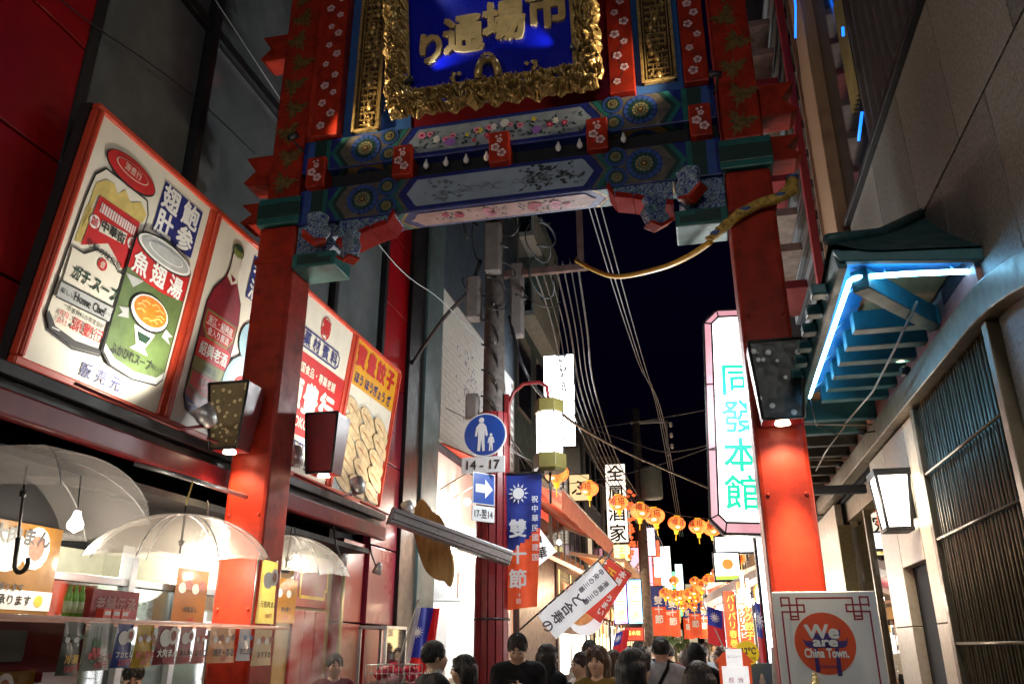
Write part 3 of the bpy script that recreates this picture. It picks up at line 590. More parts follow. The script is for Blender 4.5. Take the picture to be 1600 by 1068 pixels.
def painted_beam(z0, z1, ya, yb, panel, under, name):
    L = GX1 - GX0; h = z1 - z0; dp = yb - ya
    b = MB(); b.bx(GX0, GX1, ya, yb, z0, z1); bm = part(b, name, gblue, GT, .012)
    for f, hh, pn, tagn in ((FF(GX0, ya, z0), h, panel, 'front'), (Fr((GX0, ya, z0), (1, 0, 0), (0, 1, 0), (0, 0, -1)), dp, under, 'under')):
        m_ = hh / 2
        for s_ in (0, 1):
            b = MB()
            X = (lambda a: a) if s_ == 0 else (lambda a: L - a)
            def rc(a0, a1, m, d=.003):
                x0_, x1_ = sorted((X(a0), X(a1))); b.frect(f, x0_, x1_, .012, hh - .012, d, m)
            rc(.05, .13, 2); rc(.13, .26, 6); rc(.26, .31, 5)
            def chev(a, wd, m, d=.003):
                b.fpoly(f, [(X(a), .012), (X(a + wd), .012), (X(a + wd - .12), m_), (X(a + wd), hh - .012), (X(a), hh - .012), (X(a - .12), m_)], d, m)
            b.fpoly(f, [(X(.43), .012), (X(1.2), .012), (X(1.08), m_), (X(1.2), hh - .012), (X(.43), hh - .012), (X(.31), m_)], .003, 8 if tagn == 'front' else 0)
            chev(.43, .05, 5, .005); chev(.48, .05, 6, .005); chev(1.06, .05, 6, .005); chev(1.11, .055, 5, .005)
            r = min(.17, hh * .43)
            rosette(b, f, X(.70), hh * .52, r, .006); rosette(b, f, X(.98 - .02), hh * .24, r * .62, .006); rosette(b, f, X(.98 - .02), hh * .80, r * .62, .006)
            part(b, 'beam_painting', DEC, bm)
        b = MB(); p0, p1, q0, q1 = 1.22, L - 1.22, .05, hh - .05; qm = (q0 + q1) / 2
        pts = [(p0 + .06, q0), (p1 - .06, q0), (p1 - .03, q0 + .03), (p1, q0 + .08), (p1 + .05, qm), (p1, q1 - .08), (p1 - .03, q1 - .03), (p1 - .06, q1), (p0 + .06, q1), (p0 + .03, q1 - .03), (p0, q1 - .08), (p0 - .05, qm), (p0, q0 + .08), (p0 + .03, q0 + .03)]
        b.fpoly(f, pts, .006); part(b, 'scenic_panel', pn[0], bm)
        if pn[1]: scene_paint(f, pn[1], p0, p1, q0, q1, bm, int(z0 * 10) + len(tagn))
    return bm
painted_beam(5.6, 6.0, GY, GY + .34, (mat('panel_sky_ground', (.27, .34, .42), .5, var=.15, vs=3), 'ink'), (pinkg_, 'pink'), 'lower_beam')
ub = painted_beam(6.2, 6.58, GY - .02, GY + .32, (paleg, 'peony'), (mat('beam_under_blue', (.02, .04, .2), .4, var=.2), None), 'upper_beam')
for x in (-3.56, -2.62, -1.62, -.66, .30):
    b = MB(); b.bx(x - .1, x + .1, GY - .09, GY + .2, 5.98 + .0, 6.33); blk = part(b, 'plum_block', RED, GT, .01)
    f = FF(x, GY - .09, 5.98); b = MB(); b.fline(f, [(-.02, .04), (.02, .14), (-.01, .26), (.0, .32)], .008, .002, 2)
    for a, c, r in ((-.035, .17, .045), (.03, .1, .045), (.01, .245, .03), (-.02, .29, .015), (.02, .30, .012)): blossom(b, f, a, c, r, .004)
    part(b, 'blossom_painting', [pinkw, CRED, branch], blk)
b = MB(); b.bx(GX0, GX1, GY + .1, GY + .26, 6.0, 6.2); 
part(b, 'infill', DARK, GT)
# bulbs strung under the upper beam
for k in range(9):
    x = -2.4 + k * .21 + (.3 if k > 4 else 0); b = MB(); b.lathe([(.0, -.05), (.026, -.03), (.03, 0), (.014, .035), (.012, .06), (0, .06)], (x, GY + .02, 6.13), 10); part(b, 'bulb', mat('bulb_glass', (.8, .8, .78), .08, var=0, spec=1.0), GT)
# upper storey: plum posts, blue fields, gilt lattices
for a0, a1 in ((-3.66, -3.36), (-.52, -.27), (.19, .42)):
    b = MB(); b.bx(a0, a1, GY - .08, GY + .2, 6.59, 9.5); p = part(b, 'plum_post', RED, GT, .012); plum_print(FF(0, GY - .08, 0), a0 + .02, a1 - .02, 6.62, 9.0, 'blossom_painting', p)
for a0, a1 in ((-3.36, -2.6), (-.27, .19)):
    b = MB(); b.bx(a0, a1, GY + .05, GY + .15, 6.59, 9.5); part(b, 'blue_field', mat('field_blue', (.03, .10, .30), .4, var=.2), GT)
def lattice(a0, a1, z0, z1):
    f = FF(0, GY + .05, 0); b = MB()
    for (p0, p1, q0, q1, d0, d1) in ((a0, a0 + .03, z0, z1, 0, .06), (a1 - .03, a1, z0, z1, 0, .06), (a0, a1, z0, z0 + .03, 0, .058), (a0, a1, z1 - .03, z1, 0, .058)): b.fbox(f, p0, p1, q0, q1, d0, d1)
    for (p0, p1, q0, q1) in ((a0 + .045, a0 + .057, z0 + .05, z1 - .05), (a1 - .057, a1 - .045, z0 + .05, z1 - .05)): b.fbox(f, p0, p1, q0, q1, 0, .035)
    g = part(b, 'lattice_frame', GOLD, GT, .004)
    b = MB(); b.frect(f, a0, a1, z0, z1, .003); part(b, 'lattice_ground', mat('lattice_dark', (.05, .02, .01), .5), g)
    b = MB(); rnd = random.Random(int(a0 * 77)); z = z0 + .09; w0, w1 = a0 + .07, a1 - .07
    while z < z1 - .08:
        if rnd.random() < .45:
            c = rnd.uniform(w0 + .02, w1 - .02); b.lathe([(.0, -.045), (.025, -.03), (.034, 0), (.02, .03), (.028, .045), (.0, .05)], f.p(c, z, .025), 8, 0, True)
        b.fbox(f, w0, w1, z - .006, z + .006, .005, .03 + rnd.random() * .008)
        c = rnd.uniform(w0, w1); b.fbox(f, c - .006, c + .006, z - .09, z + .06, .005, .028 + rnd.random() * .008); c = rnd.uniform(w0, w1); b.fbox(f, c - .005, c + .005, z - .05, z + .09, .005, .024 + rnd.random() * .006)
        for _ in range(3): b.lathe([(0, -.012), (.014, 0), (0, .012)], f.p(rnd.uniform(w0, w1), z + rnd.uniform(-.05, .05), .028), 6)
        z += rnd.uniform(.055, .1)
    part(b, 'fretwork', GOLD, g, stuff=True)
lattice(-3.24, -2.93, 6.64, 8.9); lattice(-.21, .13, 6.72, 8.9)
b = MB(); b.bx(-2.6, -.52, GY + .06, GY + .12, 6.59, 9.5); part(b, 'back_panel', DKRED, GT)
# plaque, leaning forward at the top
tl = R(11); PF = Fr((-1.655, 6.28, 6.54), (1, 0, 0), (0, -math.sin(tl), math.cos(tl)), (0, -math.cos(tl), -math.sin(tl)))
PW, PH, FB = 2.20, 2.45, .28
b = MB(); b.fbox(PF, -PW / 2 + .1, PW / 2 - .1, .1, PH, -.12, 0); board = part(b, 'plaque_board', mat('plaque_blue', (.003, .008, .36), .28, var=.05, vs=2, spec=.8, coat=.3), GT)
b = MB()
for ch, a, c, s_ in (('り', -.60, .70, .36), ('通', -.26, .80, .42), ('場', .16, .87, .44), ('市', .60, .93, .44)): b.text(PF, ch, a, c, s_, .004, 0, .045, .035)
part(b, 'plaque_lettering', mat('gilt_letters', (.80, .54, .2), .3, .35, var=.25), board)
def carve(mb, u0, u1, v0, v1, nu, nv, outer):
    """one strip of openwork carving: swirling relief with an uneven outer edge"""
    def fn(i, j):
        a = u0 + (u1 - u0) * i; c = v0 + (v1 - v0) * j
        p = Vector((a * 9, c * 9, 1.7)); sw = noise.noise_vector(p * .7) * .9
        r = noise.noise(p * 1.5 + sw * 1.6) ; r2 = noise.noise(p * 3.6 + sw)
        r = noise.noise(p * 1.55 + sw * 2.6); r2 = noise.noise(p * 3.2 + sw * 3); h = .045 + .10 * (1 - abs(r) * 4.0) + .04 * (1 - abs(r2) * 3)
        e = {'b': j, 'l': i, 'r': 1 - i}[outer]
        inn = {'b': 1 - j, 'l': 1 - i, 'r': i}[outer]
        h *= min(1, e * 5 + .15)
        wob = (noise.noise(p * 1.1 + Vector((9, 3, 1))) * .5 + .1 * math.sin(a * 30 + c * 30)) * .085 * max(0, 1 - e * 2.2)
        if inn < .12: h = .05
        da, dc = {'b': (0, -wob), 'l': (-wob, 0), 'r': (wob, 0)}[outer]
        return PF.p(a + da, c + dc, max(-.01, h))
    mb.grid(fn, nu, nv)
b = MB(); carve(b, -PW / 2 + .05, PW / 2 - .05, 0, FB, 330, 44, 'b'); part(b, 'frame_carving', GOLD, GT)
b = MB(); carve(b, -PW / 2, -PW / 2 + FB, .1, PH + .1, 44, 300, 'l'); part(b, 'frame_carving', GOLD, GT)
b = MB(); carve(b, PW / 2 - FB, PW / 2, .1, PH + .1, 44, 300, 'r'); part(b, 'frame_carving', GOLD, GT)
b = MB()
for i in range(60):
    a = random.uniform(-PW / 2 + .08, PW / 2 - .08); c = random.uniform(.03, FB - .05); r = random.uniform(.012, .03)
    b.lathe([(0, -r), (r, 0), (0, r)], PF.p(a, c, .09 + random.random() * .03), 7)
for s_ in (-1, 1):
    for i in range(60):
        a = s_ * (PW / 2 - random.uniform(.04, FB - .05)); c = random.uniform(.2, PH); r = random.uniform(.012, .03); b.lathe([(0, -r), (r, 0), (0, r)], PF.p(a, c, .09 + random.random() * .03), 7)
part(b, 'carved_beads', GOLD, GT, stuff=True)
b = MB()        # arched dragon crest on the lower rail and scroll tufts
b.tube([PF.p(-.10 + .10 * (1 - math.cos(t)) - .0, .26 + .19 * math.sin(t), .10 + .03 * math.sin(3 * t)) for t in np.linspace(0, math.pi, 14)], [.045 - .012 * math.sin(t) for t in np.linspace(0, math.pi, 14)], 9)
for k in range(10): t = .25 + k * .29; q = PF.p(-.10 + .10 * (1 - math.cos(t)), .285 + .2 * math.sin(t), .13); b.lathe([(0, -.022), (.025, 0), (0, .022)], q, 7)
for a in (-.32, .42):
    for k in range(5): b.lathe([(0, -.03), (.03, 0), (0, .03)], PF.p(a + random.uniform(-.06, .06), .3 + random.uniform(-.02, .045), .09), 8)
part(b, 'crest', GOLD, GT, stuff=True)
# carved spandrels below the lower beam
swirl = pattern_mat('cloud_swirl', [(.36, (.01, .015, .12)), (.47, (.015, .05, .2)), (.5, (.36, .42, .48)), (.53, (.3, .36, .42)), (.56, (.02, .12, .11)), (.7, (.01, .02, .14))], 14, .45, distort=2.5)
for side in (0, 1):
    S = 1 if side == 0 else -1; xb = GX0 if side == 0 else GX1
    def XX(a): return xb + S * a
    b = MB(); b.bx(min(XX(.0), XX(.46)), max(XX(.0), XX(.46)), GY - .03, GY + .36, 5.10, 5.26); sp = part(b, 'spandrel_block', teal, GT, .015)
    b = MB(); b.prism([(XX(.06), GY - .034, 5.13), (XX(.42), GY - .034, 5.13), (XX(.42), GY - .034, 5.2), (XX(.28), GY - .034, 5.2), (XX(.28), GY - .034, 5.235), (XX(.06), GY - .034, 5.235)], (0, .003, 0)); part(b, 'meander', dteal, sp)
    b = MB(); b.prism([(XX(a), GY + .03, z) for a, z in ((.0, 5.27), (.34, 5.27), (.42, 5.36), (.36, 5.45), (.44, 5.56), (.40, 5.595), (.0, 5.595))], (0, .25, 0)); part(b, 'spandrel_carving', swirl, GT, .012)
    b = MB(); b.prism([(XX(a), GY - .0, z) for a, z in ((.46, 5.34), (.62, 5.38), (.8, 5.46), (.98, 5.50), (1.06, 5.595), (.46, 5.595))], (0, .26, 0)); wing = part(b, 'spandrel_wing', swirl, GT, .01)
    b = MB()
    pth = [(.46, 5.325), (.62, 5.36), (.82, 5.44), (.99, 5.48), (1.06, 5.6)]
    for (p0, p1) in zip(pth[:-1], pth[1:]): b.prism([(XX(p0[0]), GY - .03, p0[1]), (XX(p1[0]), GY - .03, p1[1]), (XX(p1[0] - .02), GY - .03, p1[1] + .055), (XX(p0[0]), GY - .03, p0[1] + .055)], (0, .3, 0))
    part(b, 'wing_edge', mat('matte_red', (.24, .014, .01), .8, spec=.08), wing, .006)
    for dx, dy, dz, tw in ((.30, -.16, 5.42, .5), (.62, -.04, 5.23, -.6)):
        b = MB(); pts = [(.0, -.12), (.10, -.10), (.15, .0), (.10, .09), (.13, .16), (.02, .2), (-.10, .16), (-.07, .05), (-.13, -.04)]
        f = FF(XX(dx), GY + dy, dz, tw * S); b.fprism(f, [(x * S, y) for x, y in pts], -.05, .05); cl = part(b, 'cloud_scroll', swirl, GT, .02)
        b = MB(); b.fprism(f, [(-.13 * S, -.06), (.0, -.15), (.11 * S, -.125), (.10 * S, -.10), (.0, -.115), (-.12 * S, -.03)], -.06, .07); part(b, 'scroll_edge', RED, cl, .004)
# lamp boxes on the columns
pierced = pattern_mat('pierced_bronze', [(.30, (.66, .55, .32)), (.34, (.10, .075, .035)), (.6, (.14, .10, .05))], 17, .4, 'voronoi', .3, bump=.4)
pierced2 = pattern_mat('pierced_iron', [(.22, (.3, .32, .3)), (.27, (.012, .014, .014)), (.6, (.02, .022, .022))], 11, .4, 'voronoi', .4, bump=.4)
brt = glow('lamp_box_bulb', (1, .75, .5), 16)
for nm, xc, yc, w1, w0, z0, z1, pm, dirx in (('l', -4.06, 6.3, .40, .27, 3.24, 3.84, pierced, -1), ('r', .68, 6.3, .40, .30, 3.22, 3.84, pierced2, 1), ('i', -3.52, 7.1, .34, .26, 3.16, 3.74, DKRED, 1)):
    b = MB(); d1, d0 = .15, .11
    v = [(xc - w0 / 2, yc - d0, z0), (xc + w0 / 2, yc - d0, z0), (xc + w0 / 2, yc + d0, z0), (xc - w0 / 2, yc + d0, z0), (xc - w1 / 2, yc - d1, z1), (xc + w1 / 2, yc - d1, z1), (xc + w1 / 2, yc + d1, z1), (xc - w1 / 2, yc + d1, z1)]
    b.add(v, [(3, 7, 4, 0), (1, 5, 6, 2), (2, 6, 7, 3), (7, 6, 5, 4)], 0); b.add(v, [(0, 4, 5, 1)], 1)
    P_ = lambda a, c, dd: (xc + a * (w0 / 2 + (w1 - w0) / 2 * c), yc - (d0 + (d1 - d0) * c) - dd, z0 + (z1 - z0) * c)
    bx_ = part(b, 'lamp_box', [DKRED, pm], GT)
    b = MB()
    for pts in (((-1, 0), (-1, 1)), ((1, 0), (1, 1)), ((-1, 1), (1, 1)), ((-1, 0), (1, 0))): b.tube([P_(pts[0][0], pts[0][1], .004), P_(pts[1][0], pts[1][1], .004)], .012, 6)
    part(b, 'lamp_box_rim', BLACK, bx_)
    b = MB(); b.lathe([(0, 0), (.06, 0), (.05, .03), (.0, .05)], (xc, yc, z0 - .02), 12); part(b, 'bulb', brt, bx_)
    if nm == 'i': lamp('SPOT', (xc, yc, z0 - .04), 12, (1, .72, .45), GT, (xc - .15, yc - .05, 0), R(110), .5, .04)
    else: lamp('SPOT', (xc + (.02 if nm == 'l' else -.0), yc - .02, z0 - .05), 48, (1, .80, .5), GT, (xc, yc + .42, .6), R(120), .6, .06); lamp('SPOT', (xc, yc - .10, z0 - .06), 720, (1, .80, .5), GT, (xc, GY + .05, 1.0), R(42), 1.0, .06)
# little spot lamps clipped to the plaque frame
for a, c, ta, tc_, e in ((PW / 2 - .26, .42, -.1, 1.0, 26), (-PW / 2 + .30, .36, .15, .95, 36), (-PW / 2 + .30, 1.75, -.1, 1.05, 40), (PW / 2 - .30, 1.75, .2, 1.05, 30)):
    p0 = PF.p(a, c, .10); q = (PF.p(ta, tc_, .0) - p0).normalized(); qm = q.to_track_quat('Z', 'Y').to_matrix()
    b = MB(); b.lathe([(0, -.08), (.022, -.08), (.026, .03), (.02, .03), (0, .015)], p0, 10, 0, True, qm); sp = part(b, 'spot_lamp', BLACK, GT)
    lamp('SPOT', p0 + q * .05, e, (.75, .85, 1.0), GT, PF.p(ta, tc_, 0), R(44), 1.0, .015)
# two spot lamps added to brighten the plaque frame and posts, beams crossing
for x, tx in ((-3.74, -1.2), (.45, -2.2)):
    p0 = Vector((x, 6.24, 6.50)); q = (Vector((tx, 6.15, 7.3)) - p0).normalized(); b = MB(); b.lathe([(0, -.07), (.03, -.07), (.036, .04), (.028, .04), (0, .02)], p0, 10, 0, True, q.to_track_quat('Z', 'Y').to_matrix()); b.tube([p0 - q * .05, (x, 6.46, 6.45)], .01, 6); part(b, 'added_spot', BLACK, GT)
    lamp('SPOT', p0 + q * .06, 80, (1, .80, .52), GT, (tx, 6.15, 7.3), R(80), .7, .03)
# ================================================================ LEFT SIDE OF THE STREET, behind the gate
tealw = mat('teal_render', (.07, .12, .13), .6, var=.2, vs=2); navyw = mat('blue_grey_render', (.045, .07, .10), .6, var=.25, vs=1.5)
wbrick = pattern_mat('white_brick', [(.3, (.52, .56, .54)), (.6, (.72, .75, .73))], 30, .7, bump=.25)
warmw = mat('warm_plaster', (.75, .62, .48), .6, var=.15)
NB = thing('corner_shop_building', 'white brick fronted building with open bright shop behind the utility pole', 'building', (-6, 17, 0))
b = MB(); b.bx(-10, -4.62, 13.02, 13.9, 0, 12.4); part(b, 'end_pier', tealw, NB, .01)
b = MB(); b.bx(-10, -4.66, 13.9, 20.4, 5.0, 14.5); part(b, 'wall', navyw, NB)
# brick courses of the white front
rows, bw = 26, .5
bm_ = MB(); bm_.bx(-.02, .02, -.24, .24, -.055, .055); br_me = bm_.data('brick', wbrick, (0, 0, 0))
hb_ = MB(); hb_.bx(-.02, .02, -.1175, .1175, -.055, .055); hb_me = hb_.data('brick', wbrick, (0, 0, 0))
b = MB(); b.bx(-4.66, -4.645, 13.92, 20.3, 5.2, 8.36); part(b, 'mortar_bed', mat('mortar', (.40, .41, .39), .8), NB)
for r_ in range(26):
    z = 5.28 + r_ * .118
    cs = [(14.165 + c_ * .49 + (.245 if r_ % 2 else 0), br_me) for c_ in range(12)] + ([(14.0425, hb_me)] if r_ % 2 else [])
    for y, me_ in cs:
        o = bpy.data.objects.new('brick', me_); COL.objects.link(o); o.parent = NB; o.location = Vector((-4.635 + random.uniform(-.003, .003), y, z)) - BASE[NB.name]
grf = mat('purple_mural', (.16, .12, .30), .6, var=.2); grr = mat('red_mural', (.5, .15, .12), .6)
f = FL(-4.615, 15.0, 5.6); b = MB(); rnd = random.Random(4)
for k in range(90):
    a = rnd.gauss(.9, .42); c = rnd.gauss(1.0, .45) ; t = rnd.uniform(.6, 1.4); b.fpoly(f, [(a, c), (a + .16 * math.cos(t), c + .16 * math.sin(t)), (a + .12 * math.cos(t + .4), c + .12 * math.sin(t + .4))], .002)
part(b, 'mural', grf, NB, stuff=True)
b = MB(); b.prism([(-4.6, 13.95, 5.15), (-4.6, 20.3, 5.15), (-3.75, 20.3, 4.75), (-3.75, 13.95, 4.75)], (0, 0, .03)); b.prism([(-3.75, 13.95, 4.55), (-3.75, 20.3, 4.55), (-3.75, 20.3, 4.78), (-3.75, 13.95, 4.78)], (-.01, 0, 0)); part(b, 'red_awning', mat('awning_red', (.5, .05, .02), .6, var=.15), NB)
b = MB()
for k in range(8): b.tube([(-4.6, 14.0 + k * .88, 4.3), (-3.78, 14.0 + k * .88, 4.74)], .015, 6)
part(b, 'awning_rods', mat('awning_frame', (.5, .42, .32), .5), NB, stuff=True)
# open shop: lit room
shopwhite = mat('shop_white', (.78, .78, .76), .5, var=.06)
b = MB(); b.bx(-9.2, -9.1, 13.9, 20.3, 0, 5); part(b, 'back_wall', shopwhite, NB)
b = MB(); b.bx(-9.2, -4.7, 20.3, 20.4, 0, 5); part(b, 'far_wall', pattern_mat('warm_brick', [(.3, (.5, .3, .2)), (.6, (.66, .46, .34))], 16, .7, bump=.3), NB)
b = MB(); b.bx(-9.0, -4.72, 20.22, 20.29, 0, 3.1); part(b, 'white_panel', shopwhite, NB)
b = MB(); b.bx(-9.1, -4.64, 13.9, 20.3, 3.9, 5.0); part(b, 'ceiling_box', shopwhite, NB)
b = MB(); b.bx(-9.2, -4.64, 13.85, 13.9, 0, 5.0); part(b, 'near_wall', shopwhite, NB)
for k in range(4):
    b = MB(); b.bx(-5.6, -5.0, 14.5 + k * 1.5, 15.6 + k * 1.5, 3.84, 3.88); part(b, 'ceiling_light', glow('shop_panel_light', (1, .98, .95), 9), NB)
b = MB(); b.bx(-7.0, -5.2, 17.2, 17.35, 2.55, 3.15); b.bx(-7.1, -5.1, 17.0, 17.4, 2.5, 2.56); part(b, 'cooker_hood', STEEL, NB, .01)
b = MB(); b.bx(-7, -4.9, 15.4, 16.2, 0, 1.05); part(b, 'counter', STEEL, NB, .01)
b = MB(); b.bx(-5.0, -4.75, 19.0, 20.2, 0, 3.2); part(b, 'fridge', BLACK, NB, .01)
lamp('POINT', (-5.4, 15.3, 3.5), 420, (1, .97, .92), NB, rad=.2); lamp('POINT', (-5.4, 18.3, 3.5), 420, (1, .97, .92), NB, rad=.2)
b = MB(); b.lathe([(0, -.07), (.07, 0), (.05, .06), (0, .07)], (-4.25, 14.6, 4.15), 12); part(b, 'bare_bulb', glow('bare_bulb', (1, .95, .85), 25), NB); lamp('POINT', (-4.1, 14.6, 4.05), 70, (1, .9, .75), NB, rad=.07)
b = MB(); b.lathe([(0, -.07), (.07, 0), (.05, .06), (0, .07)], (-3.9, 12.6, 3.05), 12); b.tube([(-3.9, 12.6, 3.1), (-4.6, 13.1, 3.5)], .015, 6); solo(b, 'work_lamp', glow('work_lamp', (1, .97, .9), 25), 'bare white work lamp glaring under the silver awning arm', 'lamp'); lamp('POINT', (-3.8, 12.5, 2.95), 25, (1, .95, .85), rad=.06)

# balcony block and further houses
def block(name, label, x0, x1, y0, y1, h, m, wins=None, side=-1, z_first=4.2):
    T = thing(name, label, 'building', ((x0 + x1) / 2, (y0 + y1) / 2, 0)); b = MB(); b.bx(x0, x1, y0, y1, 0, h); part(b, 'wall', m, T)
    xf = x1 if side < 0 else x0; s_ = 1 if side < 0 else -1
    n, fl, wm, lit = wins or (3, 3, None, 0)
    for i in range(n):
        for j in range(fl):
            yc = y0 + (y1 - y0) * (i + .5) / n; z = z_first + j * (h - z_first - .3) / fl; hw = (y1 - y0) / n * .33; hh = (h - z_first - .3) / fl * .62
            b = MB(); b.bx(xf, xf + s_ * .05, yc - hw - .06, yc + hw + .06, z - .06, z + hh + .06); fr = part(b, 'window_frame', GREY, T, .008)
            b = MB(); b.bx(xf + s_ * .05, xf + s_ * .058, yc - hw, yc + hw, z, z + hh); part(b, 'window_pane', litw if (i * 7 + j * 3 + int(y0)) % 11 < lit else darkw, fr)
    return T
darkw = mat('dark_window', (.02, .025, .03), .1, var=0, spec=.8); litw = mat('lit_window', (.6, .55, .4), .3, emit=(1, .8, .5), es=.45, var=.2)
T = block('balcony_building', 'dark teal building with pale balcony slabs beside utility pole', -10, -4.7, 20.5, 25.5, 15.5, tealw, (2, 3, None, 0))
for z in (10.6, 13.2):
    b = MB(); b.bx(-4.69, -4.2, 21.0, 25.3, z, z + .16); b.bx(-4.28, -4.2, 21.0, 25.3, z + .16, z + .95); part(b, 'balcony', mat('pale_slab', (.42, .5, .5), .6, var=.15), T, .01)
b = MB(); b.bx(-4.69, -4.2, 22.4, 25.4, 11.2, 14.6); part(b, 'stair_box', mat('pale_teal', (.2, .28, .26), .6), T, .01)
b = MB(); b.bx(-4.69, -4.55, 20.45, 25.5, 0, 4.7); part(b, 'timber_front', mat('dark_timber', (.035, .012, .012), .45, var=.3), T, .01)
T4 = block('timber_restaurant', 'restaurant with dark timber front and lit lattice windows under orange awning', -10, -4.7, 25.6, 33.0, 9.5, mat('grey_cladding', (.20, .22, .22), .55, var=.2), (6, 1, None, 2))
b = MB(); b.bx(-4.68, -4.5, 25.6, 33, 0, 4.1); part(b, 'timber_front', mat('dark_timber', (.035, .012, .012), .45, var=.3), T4, .01)
latt = mat('lattice_lit', (.8, .6, .25), .5, emit=(1, .72, .3), es=1.6, var=.2)
for k in range(3):
    y0 = 25.9 + k * 2.3; b = MB(); b.bx(-4.49, -4.47, y0, y0 + 1.9, 2.2, 3.9); wn = part(b, 'lit_window', latt, T4)
    b = MB()
    for i in range(9): b.bx(-4.46, -4.43, y0 + i * .235, y0 + i * .235 + .03, 2.2, 3.9)
    for j in range(4): b.bx(-4.46, -4.435, y0, y0 + 1.9, 2.35 + j * .45, 2.38 + j * .45)
    part(b, 'lattice', BLACK, wn, stuff=True)
    b = MB(); b.bx(-4.49, -4.47, y0, y0 + 1.9, .8, 2.0); part(b, 'display_window', glow('display_white', (1, .93, .8), 2.2), T4)
for i in range(3):
    b = MB(); yy = 26.0 + i * .8; b.bx(-4.36, -4.34, yy, yy + .7, 3.05, 3.5)
    part(b, 'shop_curtain', mat('curtain_orange', (.65, .12, .03), .6, emit=(.6, .1, .02), es=.35), T4)
facades = [('narrow_house', 'narrow dark house behind the tall lit vertical restaurant sign', -4.6, 33.1, 38.5, 11, (.10, .11, .12)),
           ('narrow_house', 'grey house past the restaurant sign with lit upper windows', -4.5, 38.6, 46, 9, (.16, .15, .14)),
           ('narrow_house', 'brownish house near the far end of the left side', -4.4, 46.1, 56, 12, (.14, .10, .08)),
           ('narrow_house', 'dark house closing the left side of the lane', -4.4, 56.1, 72, 10, (.09, .10, .12))]
for k, (n, lab, xf, y0, y1, h, c) in enumerate(facades): block(n, lab, -10, xf, y0, y1, h, mat('house_wall_%d' % k, c, .6, var=.25), (3, 2, None, 3))
for k, (y0, y1, h, c, lab) in enumerate(((13.1, 19, 7.5, (.2, .18, .16), 'stone grey house behind the green lettered hanging sign'), (19.1, 27, 9, (.12, .12, .14), 'dark house beyond the green lettered sign on the right'), (27.1, 38, 8, (.18, .14, .12), 'brown house under the far lantern strings on the right'), (38.1, 52, 10, (.1, .11, .13), 'dark blue grey house far down the right side'), (52.1, 75, 8.5, (.13, .1, .1), 'last low house on the right side of the lane'))):
    block('narrow_house', lab, 1.55 + .02 * k, 8, y0, y1, h, mat('house_wall_r%d' % k, c, .6, var=.25), (3, 1, None, 3), 1, 4.6)
b = MB(); b.bx(-6, 4, 96, 100, 0, 9)
T = thing('end_building', 'dark building closing the view at the end of the lane', 'building', (-1, 98, 0)); part(b, 'wall', mat('end_wall', (.06, .06, .08), .7), T)
for i in range(6):
    for j in range(3): b = MB(); b.bx(-5.4 + i * 1.6, -4.5 + i * 1.6, 95.9, 96, 2 + j * 2.4, 3.4 + j * 2.4); part(b, 'window_pane', litw if (i + j) % 3 else darkw, T)

# ================================================================ UTILITY POLE with its signs
conc = mat('pole_concrete', (.11, .09, .08), .8, var=.35, vs=9, bump=.3, bs=50)
UP = thing('utility_pole', 'concrete utility pole with red clad foot carrying road signs and cables', 'utility pole', (-2.98, 11.6, 0))
b = MB(); b.lathe([(.19, 0), (.17, 5), (.14, 12), (0, 12)], (-2.98, 11.6, 0), 18); part(b, 'shaft', conc, UP)
b = MB()
for k in range(14):
    t = 2 * math.pi * k / 14; b.box((-2.98 + .225 * math.cos(t), 11.6 + .225 * math.sin(t), 2.5), (.05, .095, 4.9), 0, Matrix.Rotation(t, 3, 'Z'))
b.lathe([(.215, .02), (.20, 4.93)], (-2.98, 11.6, 0), 18); part(b, 'red_cladding', mat('pole_red', (.20, .012, .018), .35, var=.25), UP, .008)
for z in (1.95, 2.9): b = MB(); b.lathe([(.262, 0), (.262, .03)], (-2.98, 11.6, z), 20); part(b, 'strap', BLACK, UP)
for z, y_, x_, s_ in ((7.7, 11.34, -2.94, (.26, .2, .9)), (6.9, 11.5, -3.30, (.22, .25, .75)), (6.9, 11.7, -2.62, (.2, .2, 1.3)), (5.05, 11.45, -3.28, (.2, .16, .42))):
    b = MB(); b.box((x_, y_, z), s_); part(b, 'junction_box', mat('junction_grey', (.16, .14, .13), .6, var=.2), UP, .03)
for z in (7.35, 8.85): b = MB(); b.box((-2.3, 11.65, z), (1.7, .09, .11)); part(b, 'crossarm', mat('crossarm_rust', (.12, .07, .06), .7, var=.3), UP, .006)
b = MB(); b.box((-1.55, 11.65, 8.1), (.1, .09, 1.4)); part(b, 'crossarm_post', MATS['crossarm_rust'], UP, .006)
cab = mat('cable_black', (.012, .013, .015), .4, var=0); cabl = mat('cable_grey', (.05, .06, .065), .4, var=0)
rnd = random.Random(9)
for k in range(22):        # loops of slack cable round the pole head
    z = rnd.uniform(6.8, 9.2); x = rnd.uniform(-3.35, -2.1); r = rnd.uniform(.15, .5); a0 = rnd.uniform(0, 6)
    b = MB(); b.tube([(x + r * .7 * math.cos(a0 + t), 11.42 + .12 * math.sin(2 * t + a0), z + r * math.sin(a0 + t) - .1 * t) for t in np.linspace(0, rnd.uniform(2, 5), 12)], rnd.uniform(.01, .024), 6); part(b, 'cable_loop', cab if k % 3 else cabl, UP)
for k in range(5):
    b = MB(); z = 4.9 + k * .42; b.tube([(-3.14 + .26 * math.cos(t), 11.45 - .1 * math.sin(t), z + .3 * math.sin(t)) for t in np.linspace(-1.4, 1.5, 9)], .014, 6); part(b, 'cable_loop', cab, UP)
b = MB(); b.lathe([(.03, -.03), (.03, .03)], (0, 0, 0), 6)
